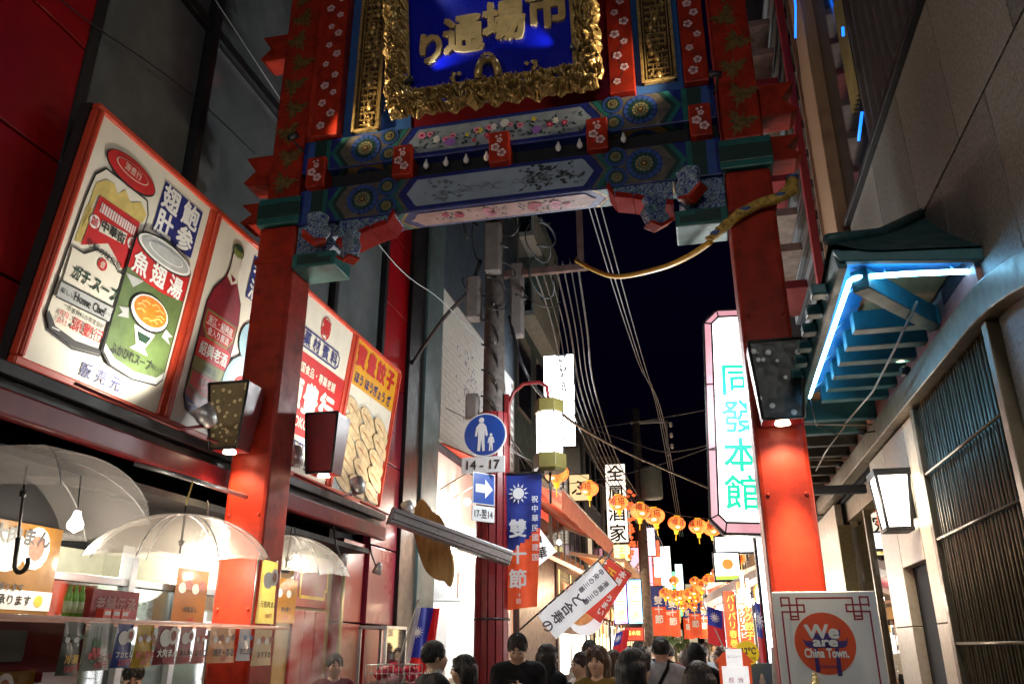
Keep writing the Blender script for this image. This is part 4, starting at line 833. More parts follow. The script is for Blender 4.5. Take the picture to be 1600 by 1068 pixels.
for k in range(8): b = MB(); t = rnd.uniform(0, 6); b.tube([(-2.98, 11.6, 5.4 + k * .33), (-2.98 + .27 * math.cos(k * 3.1 - 1.2), 11.6 + .27 * math.sin(k * 3.1 - 1.2), 5.4 + k * .33)], .009, 5); part(b, 'step_bolt', GREY, UP)
# round pedestrian sign
sgnb = mat('road_sign_blue', (.01, .06, .33), .35, var=.08, coat=.4); sgnw = mat('road_sign_white', (.72, .74, .76), .4, var=.08)
RS = thing('road_sign', 'round blue sign with white adult and child figures on pole', 'road sign', (-3.02, 11.24, 4.22)); f = FF(-3.02, 11.24, 4.55)
b = MB(); b.lathe([(0, -.012), (.33, -.012), (.33, .012), (0, .012)], (-3.02, 11.24, 4.55), 36, 0, False, Matrix.Rotation(R(90), 3, 'X')); part(b, 'disc', sgnw, RS)
b = MB(); b.fdisc(f, 0, 0, .312, .014, 0, 40)
part(b, 'blue_face', sgnb, RS)
b = MB(); d = .018
def figure(mb, a, c, s, m=0):
    mb.fdisc(f, a, c + .225 * s, .042 * s, d, m, 14)
    mb.fpoly(f, [(a - .03 * s, c + .18 * s), (a + .03 * s, c + .18 * s), (a + .075 * s, c + .13 * s), (a + .10 * s, c + .0 * s), (a + .085 * s, c - .03 * s), (a + .06 * s, c + .0 * s), (a + .05 * s, c + .07 * s), (a + .05 * s, c - .06 * s), (a + .055 * s, c - .24 * s), (a + .02 * s, c - .25 * s), (a + .0 * s, c - .08 * s), (a - .02 * s, c - .25 * s), (a - .06 * s, c - .24 * s), (a - .05 * s, c - .06 * s), (a - .05 * s, c + .07 * s), (a - .07 * s, c - .02 * s), (a - .10 * s, c - .02 * s), (a - .08 * s, c + .12 * s)], d, m)
figure(b, -.05, .0, 1.0); part(b, 'adult_figure', sgnw, RS); b = MB(); figure(b, .10, -.12, .52); part(b, 'child_figure', sgnw, RS)
T = thing('sign_plate', 'white plate reading 14-17 under the round blue sign', 'sign', (-3.04, 11.24, 3.95)); f = FF(-3.04, 11.24, 4.10)
b = MB(); b.fbox(f, -.33, .33, -.12, .12, -.01, .01); part(b, 'plate', sgnw, T, .006); b = MB(); b.text(f, '14 - 17', 0, 0, .19, .014, 0, .02, fit=.5); part(b, 'lettering', INK, T)
T = thing('one_way_sign', 'blue one way sign with white arrow turned across the pole', 'road sign', (-3.02, 11.22, 3.5)); f = Fr((-3.02, 11.26, 3.74), (.55, -.84, -.0), (0, 0, 1), (-.84, -.55, 0)); f = Fr((-3.02, 11.2, 3.73), (.62, .78, 0), (0, 0, 1), (.78, -.62, 0))
b = MB(); b.fbox(f, -.2, .2, -.22, .24, -.008, .008); part(b, 'plate', sgnw, T, .005); b = MB(); b.frect(f, -.185, .185, -.205, .225, .011); part(b, 'blue_face', sgnb, T)
b = MB(); b.fpoly(f, [(-.15, -.05), (.02, -.05), (.02, -.13), (.16, .01), (.02, .15), (.02, .07), (-.15, .07)], .015); part(b, 'arrow', sgnw, T)
T = thing('sign_plate', 'small pale plate reading 17-14 below the blue arrow sign', 'sign', (-3.02, 11.2, 3.24)); f = Fr((-3.02, 11.2, 3.38), (.62, .78, 0), (0, 0, 1), (.78, -.62, 0))
b = MB(); b.fbox(f, -.2, .2, -.11, .11, -.008, .008); part(b, 'plate', sgnw, T, .005); b = MB(); b.text(f, '17-翌14', 0, 0, .14, .012, 0, .02, fit=.32); part(b, 'lettering', INK, T)
# street lantern on a red arm
LN = thing('street_lantern', 'white lit six sided street lantern on a curved red arm from pole', 'street lamp', (-2.1, 11.55, 3.9))
olive = mat('lantern_olive', (.09, .075, .018), .45, var=.15); lw = glow('lantern_white', (1, .97, .93), 6)
c = (-2.1, 11.55, 0)
def hexa(mb, r0, r1, z0, z1, m=0): mb.lathe([(r0, z0), (r1, z1)], c, 6, m, False)
b = MB(); hexa(b, .20, .20, 4.28, 4.90); part(b, 'glass', lw, LN)
b = MB()
for k in range(6): t = k * math.pi / 3; b.tube([(c[0] + .203 * math.cos(t), c[1] + .203 * math.sin(t), 4.26), (c[0] + .203 * math.cos(t), c[1] + .203 * math.sin(t), 4.92)], .012, 6)
part(b, 'ribs', BLACK, LN, stuff=True)
b = MB(); b.lathe([(.0, 5.14), (.06, 5.14), (.23, 5.10), (.23, 4.91), (.0, 4.91)], c, 6, 0, False); part(b, 'cap', olive, LN, .008)
b = MB(); b.lathe([(.0, 4.27), (.25, 4.27), (.25, 4.05), (.20, 4.0), (0, 4.0)], c, 6, 0, False); part(b, 'base', olive, LN, .008)
b = MB(); b.tube([(-2.76, 11.6, 4.6), (-2.74, 11.6, 5.1), (-2.66, 11.6, 5.3), (-2.5, 11.58, 5.42), (-2.25, 11.56, 5.42), (-2.13, 11.55, 5.34), (-2.1, 11.55, 5.1)], .03, 10); b.bx(-2.79, -2.73, 11.52, 11.68, 4.45, 5.25); part(b, 'arm', mat('arm_red', (.16, .012, .014), .4), LN)
b = MB(); b.tube([(-2.1, 11.55, 4.0), (-2.1, 11.55, 3.55)], .018, 8); part(b, 'drop_rod', BLACK, LN)
lamp('POINT', (-1.2, 10.7, 4.7), 230, (.92, .98, 1), LN, rad=.25)

# ================================================================ double-ten banner
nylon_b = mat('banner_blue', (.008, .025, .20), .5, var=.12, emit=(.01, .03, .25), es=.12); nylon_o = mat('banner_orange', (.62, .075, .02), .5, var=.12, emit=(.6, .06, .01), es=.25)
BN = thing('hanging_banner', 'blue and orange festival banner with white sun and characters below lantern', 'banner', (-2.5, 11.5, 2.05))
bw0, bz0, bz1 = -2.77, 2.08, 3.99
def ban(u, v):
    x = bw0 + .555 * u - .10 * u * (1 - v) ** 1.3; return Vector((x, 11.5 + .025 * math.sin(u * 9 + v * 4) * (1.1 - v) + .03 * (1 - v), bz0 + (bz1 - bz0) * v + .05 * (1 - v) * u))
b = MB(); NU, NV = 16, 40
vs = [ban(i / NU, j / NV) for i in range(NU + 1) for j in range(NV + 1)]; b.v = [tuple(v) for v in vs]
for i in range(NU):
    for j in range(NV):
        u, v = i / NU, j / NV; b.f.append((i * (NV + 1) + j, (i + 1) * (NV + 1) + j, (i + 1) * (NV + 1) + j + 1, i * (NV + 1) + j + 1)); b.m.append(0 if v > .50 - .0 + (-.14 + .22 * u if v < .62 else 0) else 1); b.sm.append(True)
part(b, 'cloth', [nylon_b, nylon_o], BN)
f = FF(bw0, 11.455, bz0); b = MB()
b.fdisc(f, .21, 1.62, .085, 0, 0, 20)
for k in range(12): t = k * math.pi / 6; b.fpoly(f, [(.21 + .10 * math.cos(t - .14), 1.62 + .10 * math.sin(t - .14)), (.21 + .155 * math.cos(t), 1.62 + .155 * math.sin(t)), (.21 + .10 * math.cos(t + .14), 1.62 + .10 * math.sin(t + .14))], 0)
for ch, z in (('雙', 1.12), ('十', .75), ('節', .42)): b.text(f, ch, .2, z, .27, 0, 0, .03)
b.text(f, '祝中華民國建国', .455, 1.12, .105, 0, 0, .01, vertical=True, pitch=1.3)
b.text(f, '十', .22, .2, .06, 0); b.text(f, '節', .21, .12, .08, 0)
part(b, 'lettering', mat('banner_white', (.7, .72, .75), .5, var=.1), BN)
b = MB(); b.tube([(-2.86, 11.5, 4.0), (-2.18, 11.5, 4.0)], .022, 8); b.tube([(-2.86, 11.5, 2.1), (-2.82, 11.5, 4.0)], .012, 6); part(b, 'rod', BLACK, BN)

# silver awning arm, shark fin sign
b = MB(); p0, p1 = Vector((-3.92, 9.95, 3.20)), Vector((-2.52, 10.75, 2.70)); dr = (p1 - p0).normalized(); sd = dr.cross(Vector((0, 0, 1))).normalized(); upv = sd.cross(dr)
T = thing('retracted_awning', 'silver retracted awning casing sloping out over the street before pole', 'awning', tuple(p0))
def obox(mb, a, c, w_, h_, off=Vector((0, 0, 0)), m=0):
    q = [a + off + sd * (sx * w_ / 2) + upv * (sy * h_ / 2) for sx, sy in ((-1, -1), (1, -1), (1, 1), (-1, 1))]; mb.prism(q, c - a, m)
obox(b, p0, p1, .2, .20); part(b, 'casing', STEEL, T, .02)
for k, oz in enumerate((-.05, .04)): b = MB(); obox(b, p0 - dr * .01, p1 + dr * .01, .21, .012, upv * oz); part(b, 'groove', BLACK, T)
b = MB(); obox(b, p0 - dr * .03, p0, .22, .22); part(b, 'end_cap', mat('end_cap', (.2, .2, .21), .4, .5), T, .01)
fb = pattern_mat('fin_brown', [(.3, (.22, .12, .03)), (.7, (.42, .26, .08))], 3, .5, stretch=(4, 4, 1), bump=.3)
b = MB(); f = FF(0, 10.95, 0, R(-6))
q = [(-4.22, 3.44), (-4.14, 3.54), (-4.05, 3.66), (-3.96, 3.60), (-3.86, 3.47), (-3.74, 3.40), (-3.63, 3.22), (-3.575, 3.0), (-3.52, 2.82), (-3.49, 2.62), (-3.51, 2.45), (-3.56, 2.40), (-3.63, 2.47), (-3.76, 2.50), (-3.92, 2.62), (-4.03, 2.84), (-4.10, 3.04), (-4.17, 3.25)]; n_ = len(q); sm_ = []
for i in range(n_):
    p0, p1, p2, p3 = [Vector(q[(i + j) % n_]) for j in (-1, 0, 1, 2)]
    for t in (0, .33, .66): v_ = .5 * ((2 * p1) + (p2 - p0) * t + (2 * p0 - 5 * p1 + 4 * p2 - p3) * t * t + (3 * p1 - p0 - 3 * p2 + p3) * t ** 3); sm_.append((v_.x, v_.y))
b.fprism(f, sm_, -.03, .03)
solo(b, 'fin_sign', fb, 'brown shark fin shaped sign board hanging behind the silver arm', 'sign', bev=.01)
# ================================================================ STONE RESTAURANT on the right
stone = pattern_mat('granite_facing', [(.30, (.10, .085, .065)), (.5, (.18, .168, .145)), (.7, (.27, .25, .215))], 48, .5, bump=.05)
stonel = pattern_mat('beige_stone', [(.3, (.48, .40, .30)), (.7, (.62, .54, .42))], 22, .42, bump=.03)
STN = [stone] + [pattern_mat('granite_facing_%d' % k, [(.30, tuple(q * g for q in (.10, .085, .065))), (.5, tuple(q * g for q in (.18, .168, .145))), (.7, tuple(q * g for q in (.27, .25, .215)))], 40 + 9 * k, .5, bump=.06) for k, g in ((1, .78), (2, 1.18))]
bronze = mat('bronze_trim', (.19, .15, .095), .38, .45, var=.2, vs=10); wood = pattern_mat('soffit_wood', [(.3, (.34, .17, .07)), (.7, (.46, .25, .11))], 4, .5, stretch=(12, 1, 12))
tealp = mat('canopy_teal', (.012, .10, .12), .45, var=.25, vs=8); tealr = mat('roof_dark_teal', (.012, .05, .055), .5, var=.25, vs=8)
RB = thing('stone_restaurant', 'granite fronted restaurant with bronze trim, bar grille and timber soffit', 'building', (4, 7.5, 0))
b = MB(); b.bx(1.66, 8, 2.2, 13.0, 3.2, 13); b.bx(2.6, 8, 2.2, 13, 0, 3.2); b.bx(1.66, 2.7, 2.2, 3.0, 0, 3.2); b.bx(1.66, 2.6, 6.1, 7.95, 0, 3.2); b.bx(1.66, 2.6, 10.3, 13, 0, 3.2); part(b, 'wall', DARK, RB)
yj = [2.2, 2.95, 3.85, 4.75, 5.65, 6.55, 7.2]
for (z0, z1), sh in (((3.34, 4.27), 0), ((4.28, 5.3), .45)):
    ys = [2.2] + [y + sh for y in yj[1:-1]] + [7.2]
    for y0, y1 in zip(ys[:-1], ys[1:]): b = MB(); b.bx(1.6, 1.66, y0 + .004, y1 - .004, z0 + .004, z1 - .004); part(b, 'stone_slab', STN[(len(RB.children) * 7) % 3], RB, .004)
for y0, y1 in ((2.2, 2.9), (2.905, 3.6), (3.605, 4.33)):
    for z0, z1 in ((0.1, 1.3), (1.305, 2.5), (2.505, 3.2)): b = MB(); b.bx(1.6, 1.66, y0, y1, z0, z1); part(b, 'stone_slab', STN[(len(RB.children) * 7) % 3], RB, .004)
# corrugated siding above
b = MB(); nr = 84
def sid(i, j):
    y = 2.2 + 3.8 * i; k = int(round(i * nr)) % 4; return Vector((1.585 - (.025 if k in (1, 2) else 0), y, 5.36 + 7.2 * j))
b.grid(sid, nr, 1, 0, False); part(b, 'corrugated_siding', mat('siding_mauve', (.05, .042, .046), .55, .2, var=.2), RB)
b = MB(); b.bx(1.55, 1.66, 2.2, 7.2, 5.3, 5.36); part(b, 'flashing', BLACK, RB, .004)
# tall windows and timber pilasters further along
b = MB(); b.bx(1.62, 1.66, 6.0, 7.3, 5.36, 12); part(b, 'tall_window', mat('night_glass', (.015, .017, .02), .08, var=0, spec=.9), RB)
b = MB(); b.grid(lambda i, j: Vector((1.615 - .02 * math.sin(i * 30), 6.15 + .3 * i, 6.0 + 1.2 * j)), 24, 1); part(b, 'curtain', mat('window_curtain', (.35, .28, .12), .7, emit=(.3, .22, .08), es=.03), RB)
b = MB(); b.bx(1.5, 1.66, 7.3, 8.1, 4.6, 12); part(b, 'timber_pilaster', pattern_mat('pilaster_wood', [(.3, (.26, .15, .08)), (.7, (.36, .22, .12))], 3, .55, stretch=(20, 20, 1)), RB, .01)
b = MB(); b.bx(1.6, 1.66, 8.11, 11.2, 5.3, 12); part(b, 'dark_glazing', MATS['night_glass'], RB)
for k in range(14): b = MB(); b.bx(1.54, 1.6, 8.8, 11.1, 5.0 + k * .42, 5.12 + k * .42); part(b, 'louvre', mat('louvre_grey', (.22, .24, .26), .45, .3), RB, .004)
b = MB(); b.bx(1.45, 1.66, 11.2, 13, 3.2, 12); part(b, 'end_pier', mat('dark_brick_pier', (.07, .06, .06), .7, bump=.3, bs=18), RB)
for pth in ([(1.55, 6.17, 5.56), (1.55, 5.92, 5.66)], [(1.55, 6.05, 6.55), (1.55, 6.02, 6.62)]):  # glowing tubes stand in for blue reflections in the window
    b = MB(); b.tube(pth, .012, 6); solo(b, 'light_strip', glow('led_blue', (.01, .16, 1.0), 2.2), 'short blue tube standing for a reflection in the tall dark window%s' % ('' if pth[0][2] < 6 else ', upper one'), 'light strip')
b = MB(); b.tube([(1.46, 7.25, 8.4), (1.44, 7.25, 8.0), (1.39, 7.25, 7.6)], .011, 6); b.tube([(1.39, 7.25, 7.6), (1.38, 7.25, 7.1)], .005, 5, 1); solo(b, 'light_strip', [MATS['led_blue'], BLACK], 'blue LED strip hanging from the red balcony frame at top', 'light strip')
# red balcony frame beyond the gate column
BC = thing('steel_balcony', 'red steel balcony frame with pale slats behind the right gate column', 'balcony', (1.2, 9.6, 5.2))
b = MB(); b.bx(1.38, 1.46, 8.0, 8.1, 5.0, 9.6); part(b, 'red_post', mat('balcony_red', (.28, .02, .03), .45), BC, .008)
b = MB(); b.bx(.9, .98, 9.9, 10.0, 4.8, 9.6); part(b, 'red_post', MATS['balcony_red'], BC, .008)
for k in range(9):
    z = 5.5 + k * .48; b = MB(); b.bx(.95, 1.44, 9.0, 9.9, z, z + .1); part(b, 'slat', mat('slat_pale', (.34, .26, .22), .5, var=.3) if k % 3 else MATS['balcony_red'], BC, .006)
b = MB(); b.prism([(.8, 9.95, 8.3), (1.45, 9.95, 8.3), (1.45, 9.95, 9.4), (1.2, 9.95, 9.4)], (0, .05, 0)); part(b, 'dark_screen', DARK, BC)
# bronze lintel band, curving at its near end
b = MB(); yy = np.concatenate([np.linspace(3.3, 4.6, 10), [12.4]]); zc = [3.30 - .22 * max(0, (4.6 - y) / 1.3) ** 2 for y in yy]
vs = [];
for y, z in zip(yy, zc): vs += [(1.5, y, z - .085), (1.5, y, z + .085), (1.62, y, z + .085), (1.62, y, z - .085)]
fs = []
for i in range(len(yy) - 1):
    for k in range(4): fs.append((i * 4 + k, i * 4 + (k + 1) % 4, i * 4 + 4 + (k + 1) % 4, i * 4 + 4 + k))
fs += [(0, 1, 2, 3), tuple(range(4 * len(yy) - 1, 4 * len(yy) - 5, -1))]; b.add(vs, fs); part(b, 'bronze_band', bronze, RB, .006)
# ground floor stone piers, niche, entrance
for y0, y1, z0, z1 in ((6.1, 6.55, .1, 1.75), (6.1, 6.55, 1.755, 3.2), (6.555, 7.3, 2.2, 3.2), (7.305, 7.95, .1, 1.75), (7.305, 7.95, 1.755, 3.2), (10.3, 11.3, .1, 1.6), (10.3, 11.3, 1.605, 3.2), (11.305, 12.6, .1, 3.2)):
    b = MB(); b.bx(1.58, 1.66, y0 + .004, y1 - .004, z0, z1); part(b, 'stone_slab', stonel, RB, .005)
ochs = pattern_mat('ochre_stone', [(.3, (.26, .20, .07)), (.7, (.38, .30, .12))], 30, .5)
b = MB(); b.bx(1.665, 1.95, 7.28, 7.3, .1, 2.2); b.bx(1.665, 1.95, 6.55, 6.57, .1, 2.2); b.bx(1.665, 1.95, 6.57, 7.28, 2.18, 2.2); b.bx(1.9, 1.95, 6.57, 7.28, .1, 2.18); part(b, 'niche_lining', ochs, RB)
b = MB(); b.bx(1.58, 1.9, 10.26, 10.3, .1, 2.95); part(b, 'pier_return', ochs, RB)
for y in (7.98, 8.55, 9.35, 10.22): b = MB(); b.bx(1.72, 1.80, y - .03, y + .03, 0, 3.0); part(b, 'door_post', bronze, RB, .006)
for y0, y1 in ((8.01, 8.52), (8.58, 9.32), (9.38, 10.19)): b = MB(); b.bx(1.755, 1.765, y0, y1, .1, 2.9); part(b, 'door_glass', glass_mat('door_glass', (.35, .36, .38), .55, .01), RB)
b = MB(); b.bx(1.7, 2.6, 7.95, 10.3, 2.98, 3.2); part(b, 'door_head', bronze, RB, .006)
b = MB(); b.bx(2.55, 2.6, 7.95, 10.3, .1, 2.98); part(b, 'lobby_wall', mat('lobby_wall', (.3, .2, .1), .5), RB)
lamp('POINT', (2.2, 9.2, 2.6), 8, (1, .8, .5), RB, rad=.1)
# bronze bar grille
for k in range(27):
    y = 4.45 + k * .0605; b = MB(); b.tube([(1.585, y, 1.0), (1.585, y, 3.2)], .0105 if k % 3 else .014, 8); part(b, 'grille_bar', bronze, RB)
for z in (1.62, 2.28, 2.72): b = MB(); b.tube([(1.555, 4.4, z), (1.555, 6.07, z)], .01, 6); part(b, 'grille_rod', bronze, RB)
for y in (4.38, 6.07): b = MB(); b.bx(1.54, 1.66, y - .04, y + .04, .1, 3.2); part(b, 'grille_jamb', bronze, RB, .006)
b = MB(); b.bx(1.68, 1.70, 4.42, 6.03, .1, 3.2); part(b, 'grille_back', DARK, RB)
# timber soffit and cross beams past the gate
b = MB(); b.bx(.92, 1.6, 6.95, 12.6, 3.66, 3.70); part(b, 'soffit', wood, RB)
for k in range(11):
    y = 7.25 + k * .5; b = MB(); b.bx(.92, 1.58, y, y + .09, 3.46, 3.64); part(b, 'cross_beam', tealp if k < 2 else mat('beam_dark', (.06, .055, .04), .5, var=.3), RB, .006)
b = MB(); b.bx(.84, .92, 6.95, 12.6, 3.40, 3.75); part(b, 'soffit_fascia', DKRED, RB, .01)
pinkst = mat('pink_stone_course', (.36, .17, .15), .5, var=.15, vs=6)
b = MB(); b.bx(1.57, 1.66, 4.4, 12.5, 3.39, 3.64); part(b, 'upper_course', pinkst, RB, .005)
for k, y in enumerate((5.85, 7.6, 9.0, 10.4)):
    b = MB(); b.lathe([(.03, 0), (.04, .05), (.03, .06), (0, .06)], (1.5, y, 3.39), 10); part(b, 'uplight', BLACK, RB); lamp('SPOT', (1.48, y, 3.46), 3.2, (1, .7, .4), RB, (1.56, y, 5), R(120), .6, .02)
for pts in ([(1.35, 4.75, 3.5), (1.33, 5.3, 3.42), (1.32, 6.1, 3.36), (1.3, 7.3, 3.42)], [(1.3, 7.2, 3.40), (1.25, 8.2, 3.38), (1.28, 9.2, 3.40)], [(.92, 7.1, 3.40), (1.3, 7.15, 3.38), (1.55, 7.2, 3.38)], [(.92, 8.6, 3.41), (1.3, 8.55, 3.38), (1.57, 8.6, 3.38)]):
    b = MB(); b.tube(pts, .008, 6); part(b, 'conduit', mat('conduit_pale', (.2, .17, .13), .4), RB)
# wall lantern
WL = thing('wall_lantern', 'tapered dark framed wall lantern glowing white beside the bar grille', 'lamp', (1.46, 6.66, 2.4))
def tap(mb, z, s0, zt, s1, m=0, cx=1.45, cy_=6.66):
    v = [(cx + sx * s0, cy_ + sy * s0 * 1.1, z) for sx, sy in ((-1, -1), (1, -1), (1, 1), (-1, 1))] + [(cx + sx * s1, cy_ + sy * s1 * 1.1, zt) for sx, sy in ((-1, -1), (1, -1), (1, 1), (-1, 1))]
    mb.add(v, [(3, 2, 1, 0), (4, 5, 6, 7), (0, 1, 5, 4), (1, 2, 6, 5), (2, 3, 7, 6), (3, 0, 4, 7)], m); return v
b = MB(); v = tap(b, 2.44, .085, 2.82, .115); part(b, 'glass', glow('wall_lantern_glow', (1, .93, .8), 6), WL)
b = MB(); tap(b, 2.82, .13, 2.87, .135); tap(b, 2.41, .1, 2.44, .1)
for i in range(4): b.tube([v[i], v[i + 4]], .014, 6)
b.bx(1.54, 1.58, 6.58, 6.74, 2.5, 2.8); part(b, 'frame', BLACK, WL, .004)
lamp('POINT', (1.22, 6.5, 2.62), 11, (1, .88, .68), WL, rad=.1)

# ================================================================ NEON-LIT EAVE CANOPY
NC = thing('neon_canopy', 'small teal upturned roof canopy with blue neon tube on granite wall', 'canopy', (1.3, 5.5, 3.4))
A, Bp, C_, R0, R1 = Vector((.83, 4.30, 3.66)), Vector((1.60, 4.30, 3.61)), Vector((.84, 6.9, 3.55)), Vector((1.6, 5.16, 4.26)), Vector((1.6, 6.9, 4.26))
def roofq(p00, p10, p11, p01, sag):
    def fn(i, j):
        lo = p00.lerp(p10, i); hi = p01.lerp(p11, i); q = lo.lerp(hi, j); q.z -= sag * math.sin(math.pi * j); q.z += .07 * (1 - j) * (max(0, 1 - i * 3) ** 2); return q
    return fn
b = MB(); b.grid(roofq(A, Bp, R0, R0, .025), 12, 8); b.grid(roofq(A, C_, R1, R0, .025), 12, 8); part(b, 'roof', tealr, NC)
b = MB(); b.tube([A + Vector((0, 0, .08)), A.lerp(R0, .5) - Vector((0, 0, .0)), R0 + Vector((0, 0, .03))], .035, 8); part(b, 'hip_ridge', tealr, NC)
for k in range(1, 9):
    q0 = A.lerp(C_, (k + .5) / 9.); b = MB(); b.box(q0 + Vector((-.02, 0, -.03 + (.04 if k == 0 else 0))), (.09, .10, .07)); part(b, 'rafter_end', tealp, NC, .01)
b = MB(); b.prism([A + Vector((.02, .02, .02)), Bp + Vector((0, .02, 0)), Bp + Vector((0, .02, -.07)), A + Vector((.05, .02, -.05))], (0, .05, 0)); part(b, 'fascia_board', tealp, NC, .006)
b = MB(); b.prism([A + Vector((.02, .05, .04)), C_ + Vector((.02, 0, 0)), C_ + Vector((.04, 0, -.10)), A + Vector((.04, .05, -.08))], (.05, 0, 0)); part(b, 'fascia_board', tealp, NC, .006)
bl = mat('soffit_blue', (.02, .16, .36), .45, var=.2)
b = MB(); b.poly([(.90, 4.36, 3.63), (1.58, 4.36, 3.60), (1.58, 4.72, 3.66), (1.12, 4.72, 3.68)]); b.poly([(.90, 4.36, 3.63), (1.12, 4.72, 3.68), (1.12, 6.85, 3.62), (.90, 6.85, 3.56)]); part(b, 'soffit_board', bl, NC)
b = MB(); b.poly([(1.12, 4.72, 3.70), (1.58, 4.72, 3.70), (1.58, 6.85, 3.70), (1.12, 6.85, 3.70)]); part(b, 'timber_soffit', wood, NC)
b = MB(); d_ = Vector((1.58 - .98, 5.25 - 4.5, 0)).normalized(); n_ = Vector((-d_.y, d_.x, 0)) * .05; p_, q_ = Vector((1.0, 4.5, 3.50)), Vector((1.57, 5.22, 3.48)); b.prism([p_ - n_, q_ - n_, q_ + n_, p_ + n_], (0, 0, .13)); part(b, 'hip_rafter', tealp, NC, .006)
for k in range(6):
    y = 5.12 + k * .32; x0 = 1.06; b = MB(); b.bx(x0, 1.57, y, y + .10, 3.49, 3.62); part(b, 'rafter', tealp, NC, .006)
b = MB(); b.bx(1.565, 1.6, 4.36, 5.0, 3.56, 3.66); part(b, 'wall_plate', mat('wall_plate_dark', (.02, .02, .03), .6), NC)
tube = [Vector((1.575, 4.50, 3.555)), Vector((1.25, 4.50, 3.575)), Vector((1.02, 4.50, 3.58)), Vector((.975, 4.51, 3.58)), Vector((.957, 4.55, 3.58)), Vector((.957, 5.5, 3.55)), Vector((.957, 6.68, 3.515))]
b = MB(); b.tube(tube, .015, 10); part(b, 'neon_tube', glow('neon_blue', (.22, .62, 1.0), 22), NC)
for i, q in enumerate(((1.5, 4.50, 3.56), (1.15, 4.5, 3.575), (.957, 4.75, 3.575), (.957, 5.3, 3.555), (.957, 5.9, 3.54), (.957, 6.5, 3.52))):
    b = MB(); q = Vector(q); b.tube([q, q + (Vector((0, .05, .07)) if i < 2 else Vector((.09, .02, .07)))], .006, 5); part(b, 'tube_clip', mat('clip_clear', (.5, .7, .8), .3), NC)
b = MB(); b.tube([(.957, 6.68, 3.515), (1.0, 6.8, 3.3), (1.2, 7.0, 3.25), (1.5, 7.1, 3.3)], .006, 5); part(b, 'wire', BLACK, NC)

# ================================================================ We-are board in front of the right column
WB = thing('notice_board', 'white board with red fret border and round orange town emblem', 'sign', (.8, 6.2, .6))
f = FF(.455, 6.2, 0, R(2)); Wd = .69
b = MB(); b.fbox(f, 0, Wd, .6, 1.965, -.02, 0); part(b, 'panel', mat('board_white', (.80, .78, .74), .35, var=.06, coat=.3), WB, .006)
b = MB(); d = .004; rm = mat('fret_red', (.32, .01, .03), .4); t_ = .011
def fret(S, ox):
    q = lambda a, c: (ox + S * a, c)
    b.fline(f, [q(.0, 1.865), q(.0, 1.925), q(.055, 1.925), q(.055, 1.80), q(.105, 1.80), q(.105, 1.855), ], t_, d)
    b.fline(f, [q(.0, 1.875), q(.15, 1.875), q(.15, 1.83), q(.0, 1.83)], t_, d + .001)
    b.fline(f, [q(.105, 1.92), q(.105, 1.78), q(.055, 1.78), q(.055, 1.925)], t_, d + .002)
    b.fline(f, [q(.0, 1.83), q(.0, .7)], t_, d + .001)
fret(1, .055); fret(-1, Wd - .055); b.fline(f, [(.16, 1.92), (Wd - .16, 1.92)], t_, d); part(b, 'fret_border', rm, WB)
b = MB(); b.fdisc(f, .315, 1.625, .20, .005, 0, 48); emb = part(b, 'emblem', mat('emblem_orange', (.72, .085, .02), .35, coat=.3), WB)
b = MB(); pur = mat('emblem_purple', (.05, .02, .16), .4)
for pts in ([(.215, 1.67 + .05), (.23, 1.69), (.40, 1.69), (.425, 1.72), (.42, 1.67), (.40, 1.655), (.40, 1.42), (.37, 1.42), (.375, 1.60), (.26, 1.60), (.262, 1.44), (.232, 1.44), (.237, 1.655), (.215, 1.67)], [(.17, 1.655), (.19, 1.64), (.45, 1.64), (.47, 1.665), (.455, 1.61), (.43, 1.595), (.21, 1.595), (.185, 1.61)]): b.fpoly(f, pts, .0075)
part(b, 'gate_emblem', pur, emb)
for t_2, a_, c_, s_, fi in (('We', .30, 1.70, .125, .215), ('are', .315, 1.625, .085, .155), ('China Town.', .315, 1.562, .08, .285)): b = MB(); b.text(f, t_2, a_, c_, s_, .011, 0, .045, fit=fi); part(b, 'lettering', PRW, emb)
b = MB(); b.text(f, 'YOKOHAMA', .33, 1.475, .026, .009, 0, .02, fit=.14); part(b, 'small_lettering', pur, emb)
for x in (.52, 1.08): b = MB(); b.bx(x - .02, x + .02, 6.235, 6.275, 0, 1.9); part(b, 'leg', GREY, WB)
b = MB(); b.grid(lambda i, j: Vector((.665 + .05 * math.cos(i * 6.283) * (1 - j * .8) * (1 + .3 * math.sin(i * 31 + j * 9)), 6.12 + .04 * math.sin(i * 6.283) * (1 - j * .8), 1.2 + .24 * j)), 22, 10); solo(b, 'foil_ornament', mat('gold_foil', (.75, .6, .3), .25, .8, bump=.5, bs=60), 'crumpled gold foil ornament standing before the white board', 'ornament')

# ================================================================ green-lettered hanging sign
GS = thing('hanging_sign', 'tall lit white sign with green characters and pink glass border', 'sign', (.55, 8.3, 2.6))
tilt = R(3); f = Fr((.44, 8.3, 2.62), (math.cos(tilt), 0, -math.sin(tilt)), (math.sin(tilt), 0, math.cos(tilt)), (0, -1, 0))
H, W2, ch_ = 2.40, .36, .14
def octo(w_, z0, z1, c): return [(-w_ + c, z0), (w_ - c, z0), (w_, z0 + c), (w_, z1 - c), (w_ - c, z1), (-w_ + c, z1), (-w_, z1 - c), (-w_, z0 + c)]
b = MB(); b.fprism(f, octo(W2, 0, H, ch_), -.2, -.012); part(b, 'case', BLACK, GS)
b = MB(); b.fpoly(f, octo(W2 - .085, .13, H - .1, .07), .0); part(b, 'lit_face', glow('sign_white', (1, .98, .98), 5), GS)
pinkg = mat('pink_glass', (.6, .3, .36), .2, emit=(.75, .36, .42), es=.75, var=.35, vs=4)
o1, o2 = octo(W2 - .012, .012, H - .012, ch_), octo(W2 - .095, .12, H - .09, .075)
